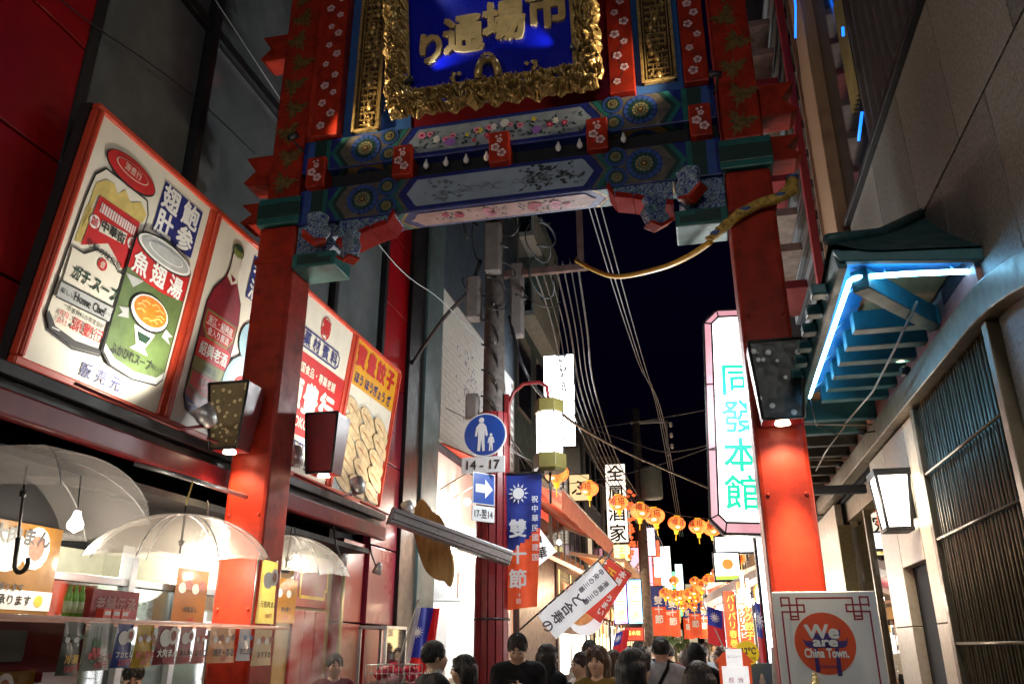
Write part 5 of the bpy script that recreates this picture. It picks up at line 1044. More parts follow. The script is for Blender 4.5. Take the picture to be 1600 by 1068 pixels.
for k in range(8):
    n2 = 3 if k in (2, 6) else 1
    for j in range(n2):
        L_ = lambda P_, k_, t: (P_[k_][0] + (P_[(k_ + 1) % 8][0] - P_[k_][0]) * t, P_[k_][1] + (P_[(k_ + 1) % 8][1] - P_[k_][1]) * t)
        t0, t1 = j / n2 + .004, (j + 1) / n2 - .004; b = MB(); b.fpoly(f, [L_(o1, k, t0), L_(o1, k, t1), L_(o2, k, t1), L_(o2, k, t0)], -.004); part(b, 'glass_panel', pinkg, GS)
b = MB(); b.fline(f, o2, .022, .005, 0, True); b.fline(f, o1, .022, .005, 0, True)
for k in range(8): b.fline(f, [o1[k], o2[k]], .014, .005)
for t in (1 / 3, 2 / 3):
    for s_ in (-1, 1): b.fline(f, [(s_ * (W2 - .012), .15 + (H - .3) * t), (s_ * (W2 - .09), .15 + (H - .3) * t)], .014, .005)
part(b, 'leading', BLACK, GS)
b = MB()
for ch, z in zip('同發本館', (1.60, 1.20, .80, .42)): b.text(f, ch, -.02, z, .37, .006, 0, .02)
part(b, 'lettering', mat('neon_green_letters', (.02, .5, .25), .4, emit=(.01, .75, .42), es=.85), GS)
b = MB(); b.fdisc(f, -.02, 2.05, .12, .004, 0, 24, .85)
for k in range(12): t = k * math.pi / 6; b.fdisc(f, -.02 + .12 * math.cos(t), 2.05 + .10 * math.sin(t), .03, .005, 0, 8)
part(b, 'pale_crest', mat('pale_crest', (.6, .7, .6), .5, emit=(.86, 1, .92), es=2.2), GS)
for z in (3.0, 4.6): b = MB(); b.bx(.78, 1.6, 8.34, 8.42, z, z + .08); part(b, 'bracket', BLACK, GS)
lamp('POINT', (.3, 7.9, 3.9), 22, (1, .97, .97), GS, rad=.3)
# ================================================================ SIGNS, AWNINGS, FLAGS DOWN THE LANE
def litbox(name, label, x0, x1, y, z0, z1, face, texts=(), cat='sign', dep=.18, group=None, edge=BLACK):
    T = thing(name, label, cat, ((x0 + x1) / 2, y, z0), group); f = FF(x0, y, z0)
    b = MB(); b.fbox(f, -.03, x1 - x0 + .03, -.03, z1 - z0 + .03, -dep, -.006); part(b, 'case', edge, T, .01)
    b = MB(); b.frect(f, 0, x1 - x0, 0, z1 - z0, 0); part(b, 'lit_face', face, T)
    if texts:
        b = MB(); mats_ = []
        for s, a, c, sz, m, vert in texts:
            if m not in mats_: mats_.append(m)
            b.text(f, s, a * (x1 - x0), c * (z1 - z0), sz, .006, mats_.index(m), .02, vertical=vert, pitch=1.12)
        part(b, 'lettering', mats_, T)
    return T
coolw = glow('cool_white_face', (.93, .97, 1), 3.2); warmf = glow('warm_white_face', (1, .86, .70), 1.5); yelf = glow('yellow_face', (1, .85, .35), 1.6)
litbox('vertical_sign', 'tall cool white lit vertical sign with faint black script above lantern', -3.83, -3.02, 20.4, 6.53, 9.07, glow('big_white_face', (.93, .97, 1), 12), (('マグま', .6, .80, .36, mat('faint_ink', (.1, .1, .12), .5, emit=(.2, .2, .25), es=.4), True), ('らり', .6, .2, .34, MATS['faint_ink'], True)))
litbox('vertical_sign', 'cream lit vertical restaurant sign with four large black characters', -3.78, -2.95, 34, 5.65, 8.9, warmf, (('全鳳酒家', .5, .5, .74, INK, True),))
litbox('small_sign', 'small square yellow lit sign under the cream restaurant sign', -3.6, -2.9, 33.8, 4.88, 5.52, yelf, (('上海', .55, .5, .26, mat('ochre_ink', (.5, .3, .02), .5, emit=(.7, .4, .05), es=1), True),))
litbox('small_sign', 'dim warm sign high on the wall behind the first round lantern', -4.4, -3.7, 28, 6.4, 7.3, glow('dim_warm', (1, .7, .35), .8), (('ふ', .5, .5, .6, INK, False),))
litbox('vertical_sign', 'pink and white lit sign far up on the left', -2.75, -2.2, 40, 5.7, 7.0, glow('pink_face', (1, .7, .85), 1.8))
litbox('small_sign', 'white lit lamp box far along the left wires', -2.3, -1.7, 40, 4.7, 5.6, coolw)
litbox('vertical_sign', 'cyan lit sign far behind the lantern strings', -2.3, -1.75, 46, 3.2, 5.4, glow('cyan_face', (.55, 1, .95), 2.0))
litbox('vertical_sign', 'blue white lit sign beside the cyan one', -1.6, -1.2, 48, 3.6, 6.0, glow('bluewhite_face', (.6, .85, 1), 2.0))
litbox('shop_fascia', 'wide white lit shop fascia just below the green lettered sign', .22, .95, 14, 3.06, 3.30, coolw)
T = litbox('picture_sign', 'white lit sign with painted red lantern and green foot', .18, .56, 13.9, 2.62, 3.03, glow('picture_white', (1, .98, .85), 3))
f = FF(.18, 13.9, 2.62); b = MB(); b.frect(f, 0, .38, 0, .06, .004); part(b, 'green_foot', mat('green_foot', (.3, .5, .05), .5, emit=(.45, .8, .08), es=1.1), T)
b = MB(); b.fdisc(f, .2, .24, .09, .006, 0, 20, .95); part(b, 'lantern_picture', mat('lantern_picture', (.7, .15, .02), .5, emit=(.9, .25, .04), es=1.0), T)
# neon framed pair
NP = thing('neon_sign', 'pair of neon framed signs, purple and blue, with amber characters', 'neon sign', (-2, 22, 2.15))
f = FF(-2.34, 22, 2.18); amb = mat('amber_letters', (.8, .5, .1), .5, emit=(1, .62, .12), es=2.2)
b = MB(); b.fbox(f, -.03, .72, -.03, 1.1, -.12, -.01); part(b, 'case', BLACK, NP)
for k, (a0, a1, lab) in enumerate(((0, .29, 'ター式'), (.36, .68, 'ラーメ'))):
    b = MB(); b.frect(f, a0 + .03, a1 - .03, .03, 1.03, 0); part(b, 'lit_face', glow('neon_face_%d' % k, ((1, .88, 1), (.9, .97, 1))[k], 1.0), NP)
    b = MB(); b.tube([f.p(a, c, .03) for a, c in ((a0, 0), (a1, 0), (a1, 1.06), (a0, 1.06), (a0, 0))], .013, 6); part(b, 'neon_outline', glow('neon_out_%d' % k, ((.7, .3, 1), (.25, .6, 1))[k], 5), NP)
    b = MB(); b.text(f, lab, (a0 + a1) / 2, .53, .27, .01, 0, .05, vertical=True, pitch=1.2); part(b, 'lettering', amb, NP)
litbox('shop_sign', 'red shop sign with yellow characters below the neon pair', -2.28, -1.8, 24, 1.78, 2.1, mat('lowsign_red', (.55, .05, .02), .5, emit=(.7, .06, .02), es=.7), (('名水信', .45, .6, .13, amb, False),), edge=DKRED)

# awnings
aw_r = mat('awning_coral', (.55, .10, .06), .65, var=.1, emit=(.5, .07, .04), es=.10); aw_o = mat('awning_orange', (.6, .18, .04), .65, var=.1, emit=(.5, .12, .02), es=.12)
aw_p = mat('awning_pale', (.62, .5, .42), .6, var=.1); aw_s = mat('awning_silver_bar', (.5, .5, .48), .35, .6)
def awning(name, label, xi, zi, xo, zo, y0, y1, m, strips=6, val=.38, valm=None, side=1):
    T = thing(name, label, 'awning', ((xi + xo) / 2, (y0 + y1) / 2, min(zi, zo) - val))
    for k in range(strips):
        t0, t1 = k / strips, (k + 1) / strips; b = MB()
        b.grid(lambda i, j: Vector((xi + (xo - xi) * (t0 + (t1 - t0) * i), y0 + (y1 - y0) * j, zi + (zo - zi) * (t0 + (t1 - t0) * i) - .04 * math.sin(math.pi * (t0 + (t1 - t0) * i)))), 2, 6); part(b, 'fabric_strip', m if k % 2 == 0 else valm or m, T)
    b = MB(); b.grid(lambda i, j: Vector((xo + .02 * math.sin(j * 40), y0 + (y1 - y0) * j, zo - val * i)), 2, 40); part(b, 'valance', valm or m, T)
    b = MB(); b.tube([(xo, y0, zo), (xo, y1, zo)], .035, 8); part(b, 'front_bar', aw_s, T)
    for yy_ in (y0, y1): b = MB(); b.prism([(xi, yy_, zi), (xo, yy_, zo), (xo, yy_, zo - .12), (xi, yy_, zi - .12)], (0, .05, 0)); part(b, 'arm', aw_p, T)
    return T
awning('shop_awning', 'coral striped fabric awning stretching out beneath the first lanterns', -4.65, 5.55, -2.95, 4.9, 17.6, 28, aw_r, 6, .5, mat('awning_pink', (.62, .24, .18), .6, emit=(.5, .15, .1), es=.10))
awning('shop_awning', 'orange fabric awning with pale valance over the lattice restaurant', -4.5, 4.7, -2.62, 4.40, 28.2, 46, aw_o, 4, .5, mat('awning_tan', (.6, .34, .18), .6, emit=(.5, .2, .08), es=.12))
awning('shop_awning', 'orange awning edged in white over the dark timber front', -4.45, 4.15, -3.2, 3.55, 22.6, 27.8, aw_o, 3, .12, aw_p)
awning('shop_awning', 'maroon awning with silver lip on the right below the white fascia', 1.45, 3.05, -.02, 2.34, 13.2, 15.5, mat('awning_maroon', (.14, .02, .03), .5), 4, .08, mat('awning_grey', (.3, .28, .28), .4), 1)
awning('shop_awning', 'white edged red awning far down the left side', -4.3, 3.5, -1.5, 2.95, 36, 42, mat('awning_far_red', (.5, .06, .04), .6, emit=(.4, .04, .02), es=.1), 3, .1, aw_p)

# leaning nobori banners
def nobori(label, p_top, p_bot, wd, y, cloth, texts, pole_ext=(.25, .5), sgn=1):
    """cloth strip on a pole; p_top/p_bot = ends of the pole edge in (x, z); the cloth lies to the right of the pole"""
    v_ = Vector((p_top[0] - p_bot[0], 0, p_top[1] - p_bot[1])); L = v_.length; v_.normalize(); u_ = Vector((v_.z, 0, -v_.x)) * sgn
    T = thing('leaning_banner', label, 'banner', (p_bot[0], y, p_bot[1])); f = Fr((p_bot[0], y, p_bot[1]), u_, v_, (0, -1, 0))
    b = MB(); b.grid(lambda i, j: f.p(wd * i, L * j, .02 * math.sin(i * 5 + j * 7)), 10, 24); part(b, 'cloth', cloth, T)
    b = MB(); ms = []
    for s, a, c, sz, m, vert in texts:
        if m not in ms: ms.append(m)
        b.text(f, s, a * wd, c * L, sz, .03, ms.index(m), .03, vertical=vert, pitch=1.04)
    part(b, 'lettering', ms, T)
    b = MB(); b.tube([f.p(-.015, -pole_ext[0], 0), f.p(-.015, L + pole_ext[1], 0)], .012, 6); b.tube([f.p(-.02, L + .01, 0), f.p(wd, L + .01, 0)], .008, 6); part(b, 'pole', BLACK, T)
    for k in range(7): b = MB(); b.box(f.p(0, L * (k + .3) / 7, 0), (.04, .02, .03)); part(b, 'loop', PRW, T)
    return T
bwhite = mat('banner_cloth_white', (.82, .83, .85), .6, var=.06, emit=(.8, .82, .88), es=.35); bred = mat('banner_cloth_red', (.58, .05, .03), .6, var=.08, emit=(.5, .03, .02), es=.15)  # cloths glow faintly themselves, in place of light falling on them
ink2 = mat('purple_grey_ink', (.12, .09, .12), .6, var=0)
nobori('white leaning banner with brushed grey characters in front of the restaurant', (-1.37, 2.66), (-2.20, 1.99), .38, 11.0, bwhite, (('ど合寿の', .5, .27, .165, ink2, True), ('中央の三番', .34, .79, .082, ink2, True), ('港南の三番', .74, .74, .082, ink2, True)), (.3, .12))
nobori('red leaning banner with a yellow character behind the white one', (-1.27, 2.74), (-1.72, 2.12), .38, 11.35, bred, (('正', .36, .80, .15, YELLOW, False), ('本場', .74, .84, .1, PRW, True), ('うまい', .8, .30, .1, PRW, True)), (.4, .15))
b = MB(); f = FF(-1.65, 11.6, 2.0); T = thing('round_food_sign', 'round white board picturing an orange noodle bowl under leaning banners', 'sign', (-1.65, 11.6, 1.78))
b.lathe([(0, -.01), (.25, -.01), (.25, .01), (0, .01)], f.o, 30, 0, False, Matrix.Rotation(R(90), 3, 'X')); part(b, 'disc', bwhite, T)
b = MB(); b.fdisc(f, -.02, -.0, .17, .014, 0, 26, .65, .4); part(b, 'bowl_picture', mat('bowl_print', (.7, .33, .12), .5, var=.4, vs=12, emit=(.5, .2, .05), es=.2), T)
b = MB(); b.tube([(-1.65, 11.62, 0), (-1.65, 11.62, 1.8)], .015, 6); part(b, 'stem', BLACK, T)
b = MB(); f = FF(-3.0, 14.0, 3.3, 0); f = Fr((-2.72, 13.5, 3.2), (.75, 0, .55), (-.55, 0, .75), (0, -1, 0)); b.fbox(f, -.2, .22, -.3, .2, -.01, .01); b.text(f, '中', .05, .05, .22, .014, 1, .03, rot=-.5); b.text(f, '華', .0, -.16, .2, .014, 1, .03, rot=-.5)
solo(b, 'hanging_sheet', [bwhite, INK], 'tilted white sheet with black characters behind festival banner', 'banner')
# upright red advertising banners on the right
for k, (x0, x1, y, z0, z1, t1, t2, lab) in enumerate(((.24, .40, 12.6, 1.55, 2.36, 'パリパリ春巻', '', 'orange red upright banner with yellow characters, left of the right pair'), (.42, .60, 12.2, 1.52, 2.46, 'サクサク餃子！', '人気のクリスピー', 'taller orange red upright banner with yellow and white characters on right'))):
    T = thing('upright_banner', lab, 'banner', ((x0 + x1) / 2, y, 0)); f = FF(x0, y, 0)
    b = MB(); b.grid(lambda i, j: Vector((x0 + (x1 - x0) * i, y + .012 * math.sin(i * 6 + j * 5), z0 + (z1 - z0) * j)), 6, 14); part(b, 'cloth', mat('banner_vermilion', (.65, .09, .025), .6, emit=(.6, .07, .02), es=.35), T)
    b = MB(); n = len(t1); b.text(f, t1, (x1 - x0) * (.6 if not t2 else .7), (z0 + z1) / 2, (z1 - z0) * .9 / n / 1.04, .03, 0, .02, vertical=True, pitch=1.04)
    if t2: b.text(f, t2, (x1 - x0) * .25, (z0 + z1) / 2, (z1 - z0) * .75 / len(t2), .03, 1, .02, vertical=True)
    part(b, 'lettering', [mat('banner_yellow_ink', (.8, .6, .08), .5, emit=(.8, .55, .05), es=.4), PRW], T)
    b = MB(); b.tube([(x0 - .01, y, 0), (x0 - .01, y, z1 + .05)], .01, 6); part(b, 'pole', STEEL, T)

# flags with red field, blue canton and white sun
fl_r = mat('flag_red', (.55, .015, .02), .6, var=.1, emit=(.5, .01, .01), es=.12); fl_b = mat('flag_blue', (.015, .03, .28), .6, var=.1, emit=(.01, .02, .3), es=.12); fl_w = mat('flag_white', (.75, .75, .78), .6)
def flag(label, o, u, v, wd, ht, pole0, pole1, fold=.03, n=(0, -1, 0), sleeve=False, canton=.5):
    T = thing('flag', label, 'flag', tuple(o)); f = Fr(o, u, v, n); b = MB(); NU, NV = 20, 16
    fn = lambda i, j: f.p(wd * i, ht * j, fold * math.sin(i * 11 + j * 3) * (.3 + i))
    vs = [fn(i / NU, j / NV) for i in range(NU + 1) for j in range(NV + 1)]; b.v = [tuple(q) for q in vs]
    for i in range(NU):
        for j in range(NV): b.f.append((i * (NV + 1) + j, (i + 1) * (NV + 1) + j, (i + 1) * (NV + 1) + j + 1, i * (NV + 1) + j + 1)); b.m.append(2 if sleeve and i < 3 else (1 if i < NU * canton and j >= NV / 2 else 0)); b.sm.append(True)
    part(b, 'cloth', [fl_r, fl_b, fl_w], T)
    b = MB(); ca, cc = wd * canton / 2, ht * .75; r = ht * (.12 if not sleeve else .05)
    b.fdisc(f, ca, cc, r * .6, fold + .02, 0, 16)
    for k in range(12): t = k * math.pi / 6; b.fpoly(f, [(ca + r * .7 * math.cos(t - .18), cc + r * .7 * math.sin(t - .18)), (ca + r * 1.3 * math.cos(t), cc + r * 1.3 * math.sin(t)), (ca + r * .7 * math.cos(t + .18), cc + r * .7 * math.sin(t + .18))], fold + .02)
    part(b, 'sun', fl_w, T)
    b = MB(); b.tube([pole0, pole1], .011, 6); b.lathe([(0, -.025), (.025, 0), (0, .025)], pole1, 8); part(b, 'pole', mat('flag_pole', (.4, .38, .34), .4), T)
    return T
flag('red flag with blue canton draped from a white sleeve near the bouquet', Vector((-3.10, 8.3, 1.02)), (1, .1, -.05), (.16, 0, .98), .27, .98, (-3.2, 8.32, 1.2), (-2.94, 8.34, 2.05), .05, (0, -1, 0), True, .62)
flag('large red flag with blue canton hanging slantwise under the right awning', Vector((-.03, 14, 1.66)), (.92, 0, -.28), (.05, 0, 1), .48, .56, (.4, 14.02, 1.1), (-.06, 14.02, 2.25), .03)
flag('narrow red flag with blue canton at the edge of the right column', Vector((.50, 9.5, 1.35)), (.5, .8, -.2), (0, 0, 1), .25, .72, (.5, 9.52, 1.0), (.48, 9.52, 2.15), .02)
flag('small dark flag with blue canton leaning near the neon signs', Vector((-1.6, 14, 1.4)), (.75, 0, .3), (.25, 0, .95), .26, .42, (-1.66, 14.02, 1.2), (-1.45, 14.02, 1.95), .02)
for k, (x, y) in enumerate(((-2.1, 33), (-1.7, 36), (-.85, 40), (-.5, 44), (-1.3, 46))):
    T = thing('hanging_banner', 'small blue over orange festival banner, %s from the left in the far row' % ('first', 'second', 'fourth', 'fifth', 'third')[k], 'banner', (x, y, 2.0), 'far festival banners')
    b = MB(); b.grid(lambda i, j: Vector((x + .55 * i, y + .02 * math.sin(i * 7), 3.05 + .75 * j)), 4, 4); b.grid(lambda i, j: Vector((x + .55 * i, y + .02 * math.sin(i * 7), 2.0 + 1.05 * j)), 4, 4, 1); part(b, 'cloth', [nylon_b, nylon_o], T)
    b = MB(); b.text(FF(x, y, 2), '雙十節', .27, .95, .33, .03, 0, .03, vertical=True); part(b, 'lettering', fl_w, T)
    b = MB(); b.tube([(x - .05, y, 3.82), (x + .6, y, 3.82)], .02, 6); part(b, 'rod', BLACK, T)

# kerbside things on the right
T = thing('round_price_sign', 'yellow round sign reading -12 degrees on the right kerb', 'sign', (.36, 9, 1.4)); f = FF(.36, 9, 1.545)
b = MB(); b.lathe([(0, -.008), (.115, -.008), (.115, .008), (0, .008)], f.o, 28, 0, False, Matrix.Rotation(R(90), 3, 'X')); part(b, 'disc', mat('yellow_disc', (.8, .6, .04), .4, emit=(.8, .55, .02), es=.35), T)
b = MB(); b.text(f, '-12℃', 0, .02, .085, .012, 0, .03, fit=.17); b.text(f, 'おいしさ宅配', 0, -.05, .03, .012, 0, fit=.15); part(b, 'lettering', NAVY, T)
T = thing('ice_cream_board', 'blue grey board with white soft serve swirls below yellow sign', 'sign', (.42, 9.1, 0)); b = MB(); b.bx(.24, .62, 9.06, 9.1, 0, 1.45); part(b, 'board', mat('board_bluegrey', (.12, .2, .3), .5), T, .01)
b = MB()
for x, z in ((.34, 1.22), (.48, 1.28)):
    for k in range(4): b.lathe([(0, 0), (.06 - .013 * k, .015), (.05 - .013 * k, .05), (0, .06)], (x, 9.05, z - .12 + k * .045), 12)
part(b, 'soft_serve', PRW, T)
T = thing('menu_stand', 'white menu sheets on a red pagoda topped stand', 'menu stand', (.2, 8, 0)); f = FF(.2, 8, 0)
b = MB(); b.fprism(f, [(-.14, .2), (.14, .2), (.14, 1.47), (.17, 1.47), (.09, 1.56), (-.09, 1.56), (-.17, 1.47), (-.14, 1.47)], -.02, 0); part(b, 'stand', MATS['banner_vermilion'], T, .005)
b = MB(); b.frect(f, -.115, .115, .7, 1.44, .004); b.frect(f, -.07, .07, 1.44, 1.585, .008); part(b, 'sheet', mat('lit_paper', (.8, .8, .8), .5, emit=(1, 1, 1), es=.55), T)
b = MB(); b.text(f, '餃子', -.04, 1.3, .05, .012, 0, vertical=True); b.text(f, '焼売', .04, 1.3, .05, .012, 0, vertical=True); b.text(f, 'メニュー', 0, 1.52, .03, .012, 1); part(b, 'lettering', [mat('magenta_ink', (.5, .02, .2), .5), INK], T)
litbox('edge_light', 'slim upright white light panel beside the right gate column', .60, .72, 9.6, .8, 3.7, glow('edge_light', (.95, .92, 1), 3))
for k, (x, tt) in enumerate(((.50, .05), (.58, .12))):
    b = MB(); b.box((x, 7.6, .85), (.07, .05, 1.5), 0, Matrix.Rotation(tt, 3, 'Y')); solo(b, 'board_edge', mat('plank_white', (.6, .64, .62), .5, var=.2), ('left' if k == 0 else 'right') + ' one of two white boards leaning by the notice board', 'board', bev=.005)
for k, (x, y, z) in enumerate(((.55, 11.5, 2.15), (.62, 10.8, 1.95), (.5, 12.0, 2.3))):
    b = MB(); b.lathe([(0, -.06), (.06, -.02), (.06, .03), (.02, .07), (.015, .3), (0, .3)], (x, y, z), 12); solo(b, 'stall_bulb', glow('stall_bulb', (1, .96, .85), 22), 'glaring bare bulb over the right hand stalls, %s' % ('middle', 'lowest', 'highest')[k], 'lamp', 'bare bulbs over the right stalls'); lamp('POINT', (x - .12, y - .1, z - .1), 14, (1, .93, .8), rad=.06)
# planters of clipped shrubs far along the left
leafm = mat('shrub_leaf', (.05, .10, .03), .6, var=.4, vs=4)
for k, (x, y) in enumerate(((-2.0, 34.5), (-1.55, 38.5))):
    T = thing('shrub', 'dark green shrub in the far crowd, %s' % ('nearer one' if k == 0 else 'farther one'), 'shrub', (x, y, 0)); b = MB(); rnd = random.Random(k)
    for i in range(900):
        t, p_ = rnd.uniform(0, 6.28), math.acos(rnd.uniform(-1, 1)); r = .75 * rnd.random() ** .4; c_ = Vector((x + r * math.cos(t) * math.sin(p_), y + r * .7 * math.sin(t) * math.sin(p_), 1.6 + r * .8 * math.cos(p_))); d1 = Vector((rnd.gauss(0, 1), rnd.gauss(0, 1), rnd.gauss(0, 1))).normalized() * .07; d2 = d1.orthogonal().normalized() * .035
        b.poly([c_ - d1, c_ + d2, c_ + d1, c_ - d2])
    part(b, 'crown', leafm, T); b = MB(); b.tube([(x, y, 0), (x, y, 1.4)], .05, 6); part(b, 'trunk', branch, T)
# ================================================================ STEAMED BUN STALL (left foreground)
FS = thing('food_stall', 'street food stall counter with pale ledge under hanging umbrellas', 'stall', (-4.1, 5.2, 0))
b = MB(); b.bx(-4.35, -3.58, 2.9, 6.82, 1.745, 1.765); part(b, 'ledge', plastic_sheet('ledge_vinyl', (.85, .62, .55), .12), FS, .005)
b = MB(); b.bx(-4.0, -3.94, 2.9, 4.75, 1.40, 1.74); part(b, 'fascia_board', DKRED, FS, .005)
f = FL(-3.935, 3.2, 1.52); b = MB(); b.fbox(f, 0, 1.05, 0, .17, 0, .02); part(b, 'grey_plaque', mat('plaque_greygreen', (.16, .2, .18), .5), FS, .03)
for y in (2.95, 4.8, 6.75): b = MB(); b.bx(-4.32, -4.27, y - .03, y + .03, 0, 1.74); part(b, 'post', STEEL, FS, .004)
b = MB(); b.bx(-4.3, -3.75, 2.9, 6.8, 0, .95); part(b, 'counter', redpan, FS, .02)
b = MB(); b.bx(-4.32, -3.72, 2.88, 6.82, .95, .99); part(b, 'counter_top', STEEL, FS, .004)
# hanging menu sheets
def sheet(y0, y1, z0, z1, x, bgc, blob, tcol, txt, lab, price='', name='menu_sheet', curl=.012, cat='menu sheet', pic='bun'):
    T = thing(name, lab, cat, (x, (y0 + y1) / 2, z0), 'laminated menu sheets on the stall ledge' if name == 'menu_sheet' else None); w_, h_ = y1 - y0, z1 - z0
    b = MB(); b.grid(lambda i, j: Vector((x + curl * math.sin(i * 3.1 + j * 2), y0 + w_ * i, z0 + h_ * j)), 6, 6); part(b, 'sheet', paper_mat('sheet_%s' % lab[:24], tuple(q ** 1.3 * .95 for q in bgc)), T)
    f = FL(x + curl + .004, y0, z0); b = MB(); s = min(w_, h_)
    if pic == 'bun':
        b.fdisc(f, w_ * .38, h_ * .68, s * .27, 0, 1, 18, .85); b.fdisc(f, w_ * .70, h_ * .74, s * .20, .002, 1, 14, 1.2); b.fdisc(f, w_ * .70, h_ * .74, s * .12, .004, 0, 12, 1.2)
    elif pic == 'bottle':
        for a in (.2, .36): b.fpoly(f, [(w_ * a, h_ * .15), (w_ * (a + .13), h_ * .15), (w_ * (a + .13), h_ * .6), (w_ * (a + .085), h_ * .72), (w_ * (a + .085), h_ * .92), (w_ * (a + .045), h_ * .92), (w_ * (a + .045), h_ * .72), (w_ * a, h_ * .6)], 0, 0); b.frect(f, w_ * a, w_ * (a + .13), h_ * .3, h_ * .48, .002, 2)
    else:
        for k in range(4): b.fdisc(f, w_ * (.2 + .2 * k), h_ * (.66 + .06 * (k % 2)), s * .12, .001 * k, 0 if k % 2 else 1, 12, .8)
    part(b, 'picture', [mat('pic_%.2f_%.2f' % blob[:2], blob, .5, var=.3, vs=30), mat('bun_white', (.78, .75, .68), .5, var=.08), CRED], T)
    b = MB(); b.text(f, txt, w_ * .5, h_ * .30, min(.055, w_ / max(2, len(txt)) * .92), .006, 0, .03)
    if price: b.text(f, price, w_ * .55, h_ * .12, min(.045, w_ / max(2, len(price)) * 1.2), .006, 1, .03)
    part(b, 'lettering', [tcol, CRED], T)
    return T
GRN = mat('menu_green_ink', (.02, .12, .04), .5); 
for a in ((4.12, 4.29, 1.45, 1.735, (.10, .13, .10), (.05, .12, .05), YELLOW, '冷凍', 'dark green menu sheet at the left end of the row', '150円', 'mix'),
          (4.32, 4.55, 1.47, 1.735, (.48, .55, .52), (.03, .14, .05), CRED, '青島ビール', 'pale menu sheet picturing two green beer bottles', '400円', 'bottle'),
          (4.56, 4.74, 1.48, 1.735, (.06, .12, .42), (.4, .12, .08), PRW, 'フカヒレ', 'blue menu sheet with white bun', '350円', 'bun'),
          (4.75, 4.95, 1.48, 1.735, (.72, .55, .06), (.3, .12, .06), CRED, '焼小籠包', 'yellow menu sheet with dumplings in the middle of row', '400円', 'mix'),
          (4.96, 5.20, 1.49, 1.735, (.28, .03, .06), (.35, .1, .06), PRW, '大肉まん', 'maroon menu sheet with large bun', '450円', 'bun'),
          (5.21, 5.38, 1.49, 1.735, (.55, .34, .36), (.35, .1, .08), INK, 'あんまん', 'dusty pink menu sheet with bun', '200円', 'bun'),
          (5.39, 5.55, 1.49, 1.735, (.60, .36, .36), (.55, .05, .03), INK, 'いちご', 'pink menu sheet with red drink', '250円', 'mix'),
          (5.57, 5.95, 1.49, 1.735, (.72, .48, .28), (.25, .1, .05), INK, '焼売・春巻', 'wide peach menu sheet near the gate column', '150円', 'mix'),
          (5.97, 6.18, 1.50, 1.735, (.6, .68, .75), (.1, .2, .4), INK, '杏仁豆腐', 'white and blue menu sheet beside peach one', '', 'mix'),
          (6.2, 6.52, 1.46, 1.735, (.62, .56, .38), (.4, .15, .1), INK, 'おすすめ', 'lower one of the two sheets at the right end', '', 'mix'),
          (6.2, 6.50, 1.78, 2.28, (.70, .62, .18), (.4, .15, .1), INK, '元祖肉まん', 'tall yellow menu sheet in front of the gate column', '100円', 'bun')):
    sheet(a[0], a[1], a[2], a[3], -3.57, a[4], a[5], a[6], a[7], a[8], a[9], pic=a[10])
b = MB(); b.tube([(-3.6, 6.2, 1.77), (-3.6, 6.2, 2.3)], .008, 6); b.tube([(-3.6, 6.52, 1.77), (-3.6, 6.52, 2.3)], .008, 6); part(b, 'sheet_holder', STEEL, FS)
sheet(4.42, 5.2, 1.80, 2.42, -4.66, (.42, .22, .035), (.25, .08, .05), INK, '承ります', 'large orange poster with steamed buns and white strip behind the left umbrella', '', 'bun_poster', .002, 'poster')
T = [o for o in bpy.data.objects if o.name == 'bun_poster'][0]; f = FL(-4.654, 4.42, 1.80); b = MB(); b.frect(f, 0, .78, .04, .17, .0); part(b, 'white_strip', PRW, T); b = MB(); b.text(f, '大肉まん', .4, .53, .13, .003, 0, .05); part(b, 'large_lettering', INK, T); b = MB(); b.text(f, '宅配便 承ります', .32, .105, .075, .003, 0, .02); b.fdisc(f, .66, .105, .04, .003, 1, 16); part(b, 'strip_lettering', [INK, YELLOW], T)
sheet(6.88, 7.4, 1.78, 2.3, -4.82, (.6, .24, .04), (.5, .1, .05), INK, '大肉まん', 'orange poster with red corner inside the shop window', '450円', 'bun_poster', .002, 'poster', 'mix')
sheet(8.35, 8.85, 1.85, 2.32, -4.6, (.6, .3, .05), (.45, .2, .05), INK, '持ち帰り', 'orange and white take-away poster beyond the gate column', '豊行', 'bun_poster', .002, 'poster', 'mix')
sheet(3.6, 4.35, 1.12, 1.47, -3.9, (.5, .32, .07), (.45, .15, .08), INK, '肉まん冷凍', 'yellow poster at the lower left corner below the fascia', '', 'bun_poster', .002, 'poster')
b = MB(); b.grid(lambda i, j: Vector((-3.86 + .01 * math.sin(i * 4), 4.36 + .3 * i, 1.24 + .22 * j)), 6, 6); solo(b, 'paper_sheet', mat('paper_pinkish', (.72, .62, .6), .6, var=.05), 'blank pinkish paper hanging beside the lower left poster', 'paper')
# goods on the ledge
b = MB(); b.bx(-4.05, -3.86, 4.66, 5.12, 1.766, 1.955, 0); f = FL(-3.858, 4.66, 1.766); b.text(f, '老舗伝承', .23, .10, .1, .003, 1, .02); solo(b, 'gift_box', [mat('box_red', (.34, .03, .04), .45), mat('box_ink', (.55, .32, .3), .5)], 'dark red gift box with pale characters standing on stall ledge', 'box', bev=.005)
for k in range(3):
    b = MB(); x, y = -3.9, 4.50 + k * .055; b.lathe([(.024, 1.766), (.024, 1.90), (.012, 1.94), (.012, 1.965), (0, 1.965)], (x, y, 0), 12); b.lathe([(.0245, 1.80), (.0245, 1.87)], (x, y, 0), 12, 1)
    solo(b, 'green_bottle', [mat('bottle_green', (.22, .48, .06), .2, var=.2), mat('bottle_label', (.6, .7, .4), .5)], 'small green bottle beside the red box, %s of three' % ('leftmost', 'middle', 'rightmost')[k], 'bottle', 'green bottles on the ledge')
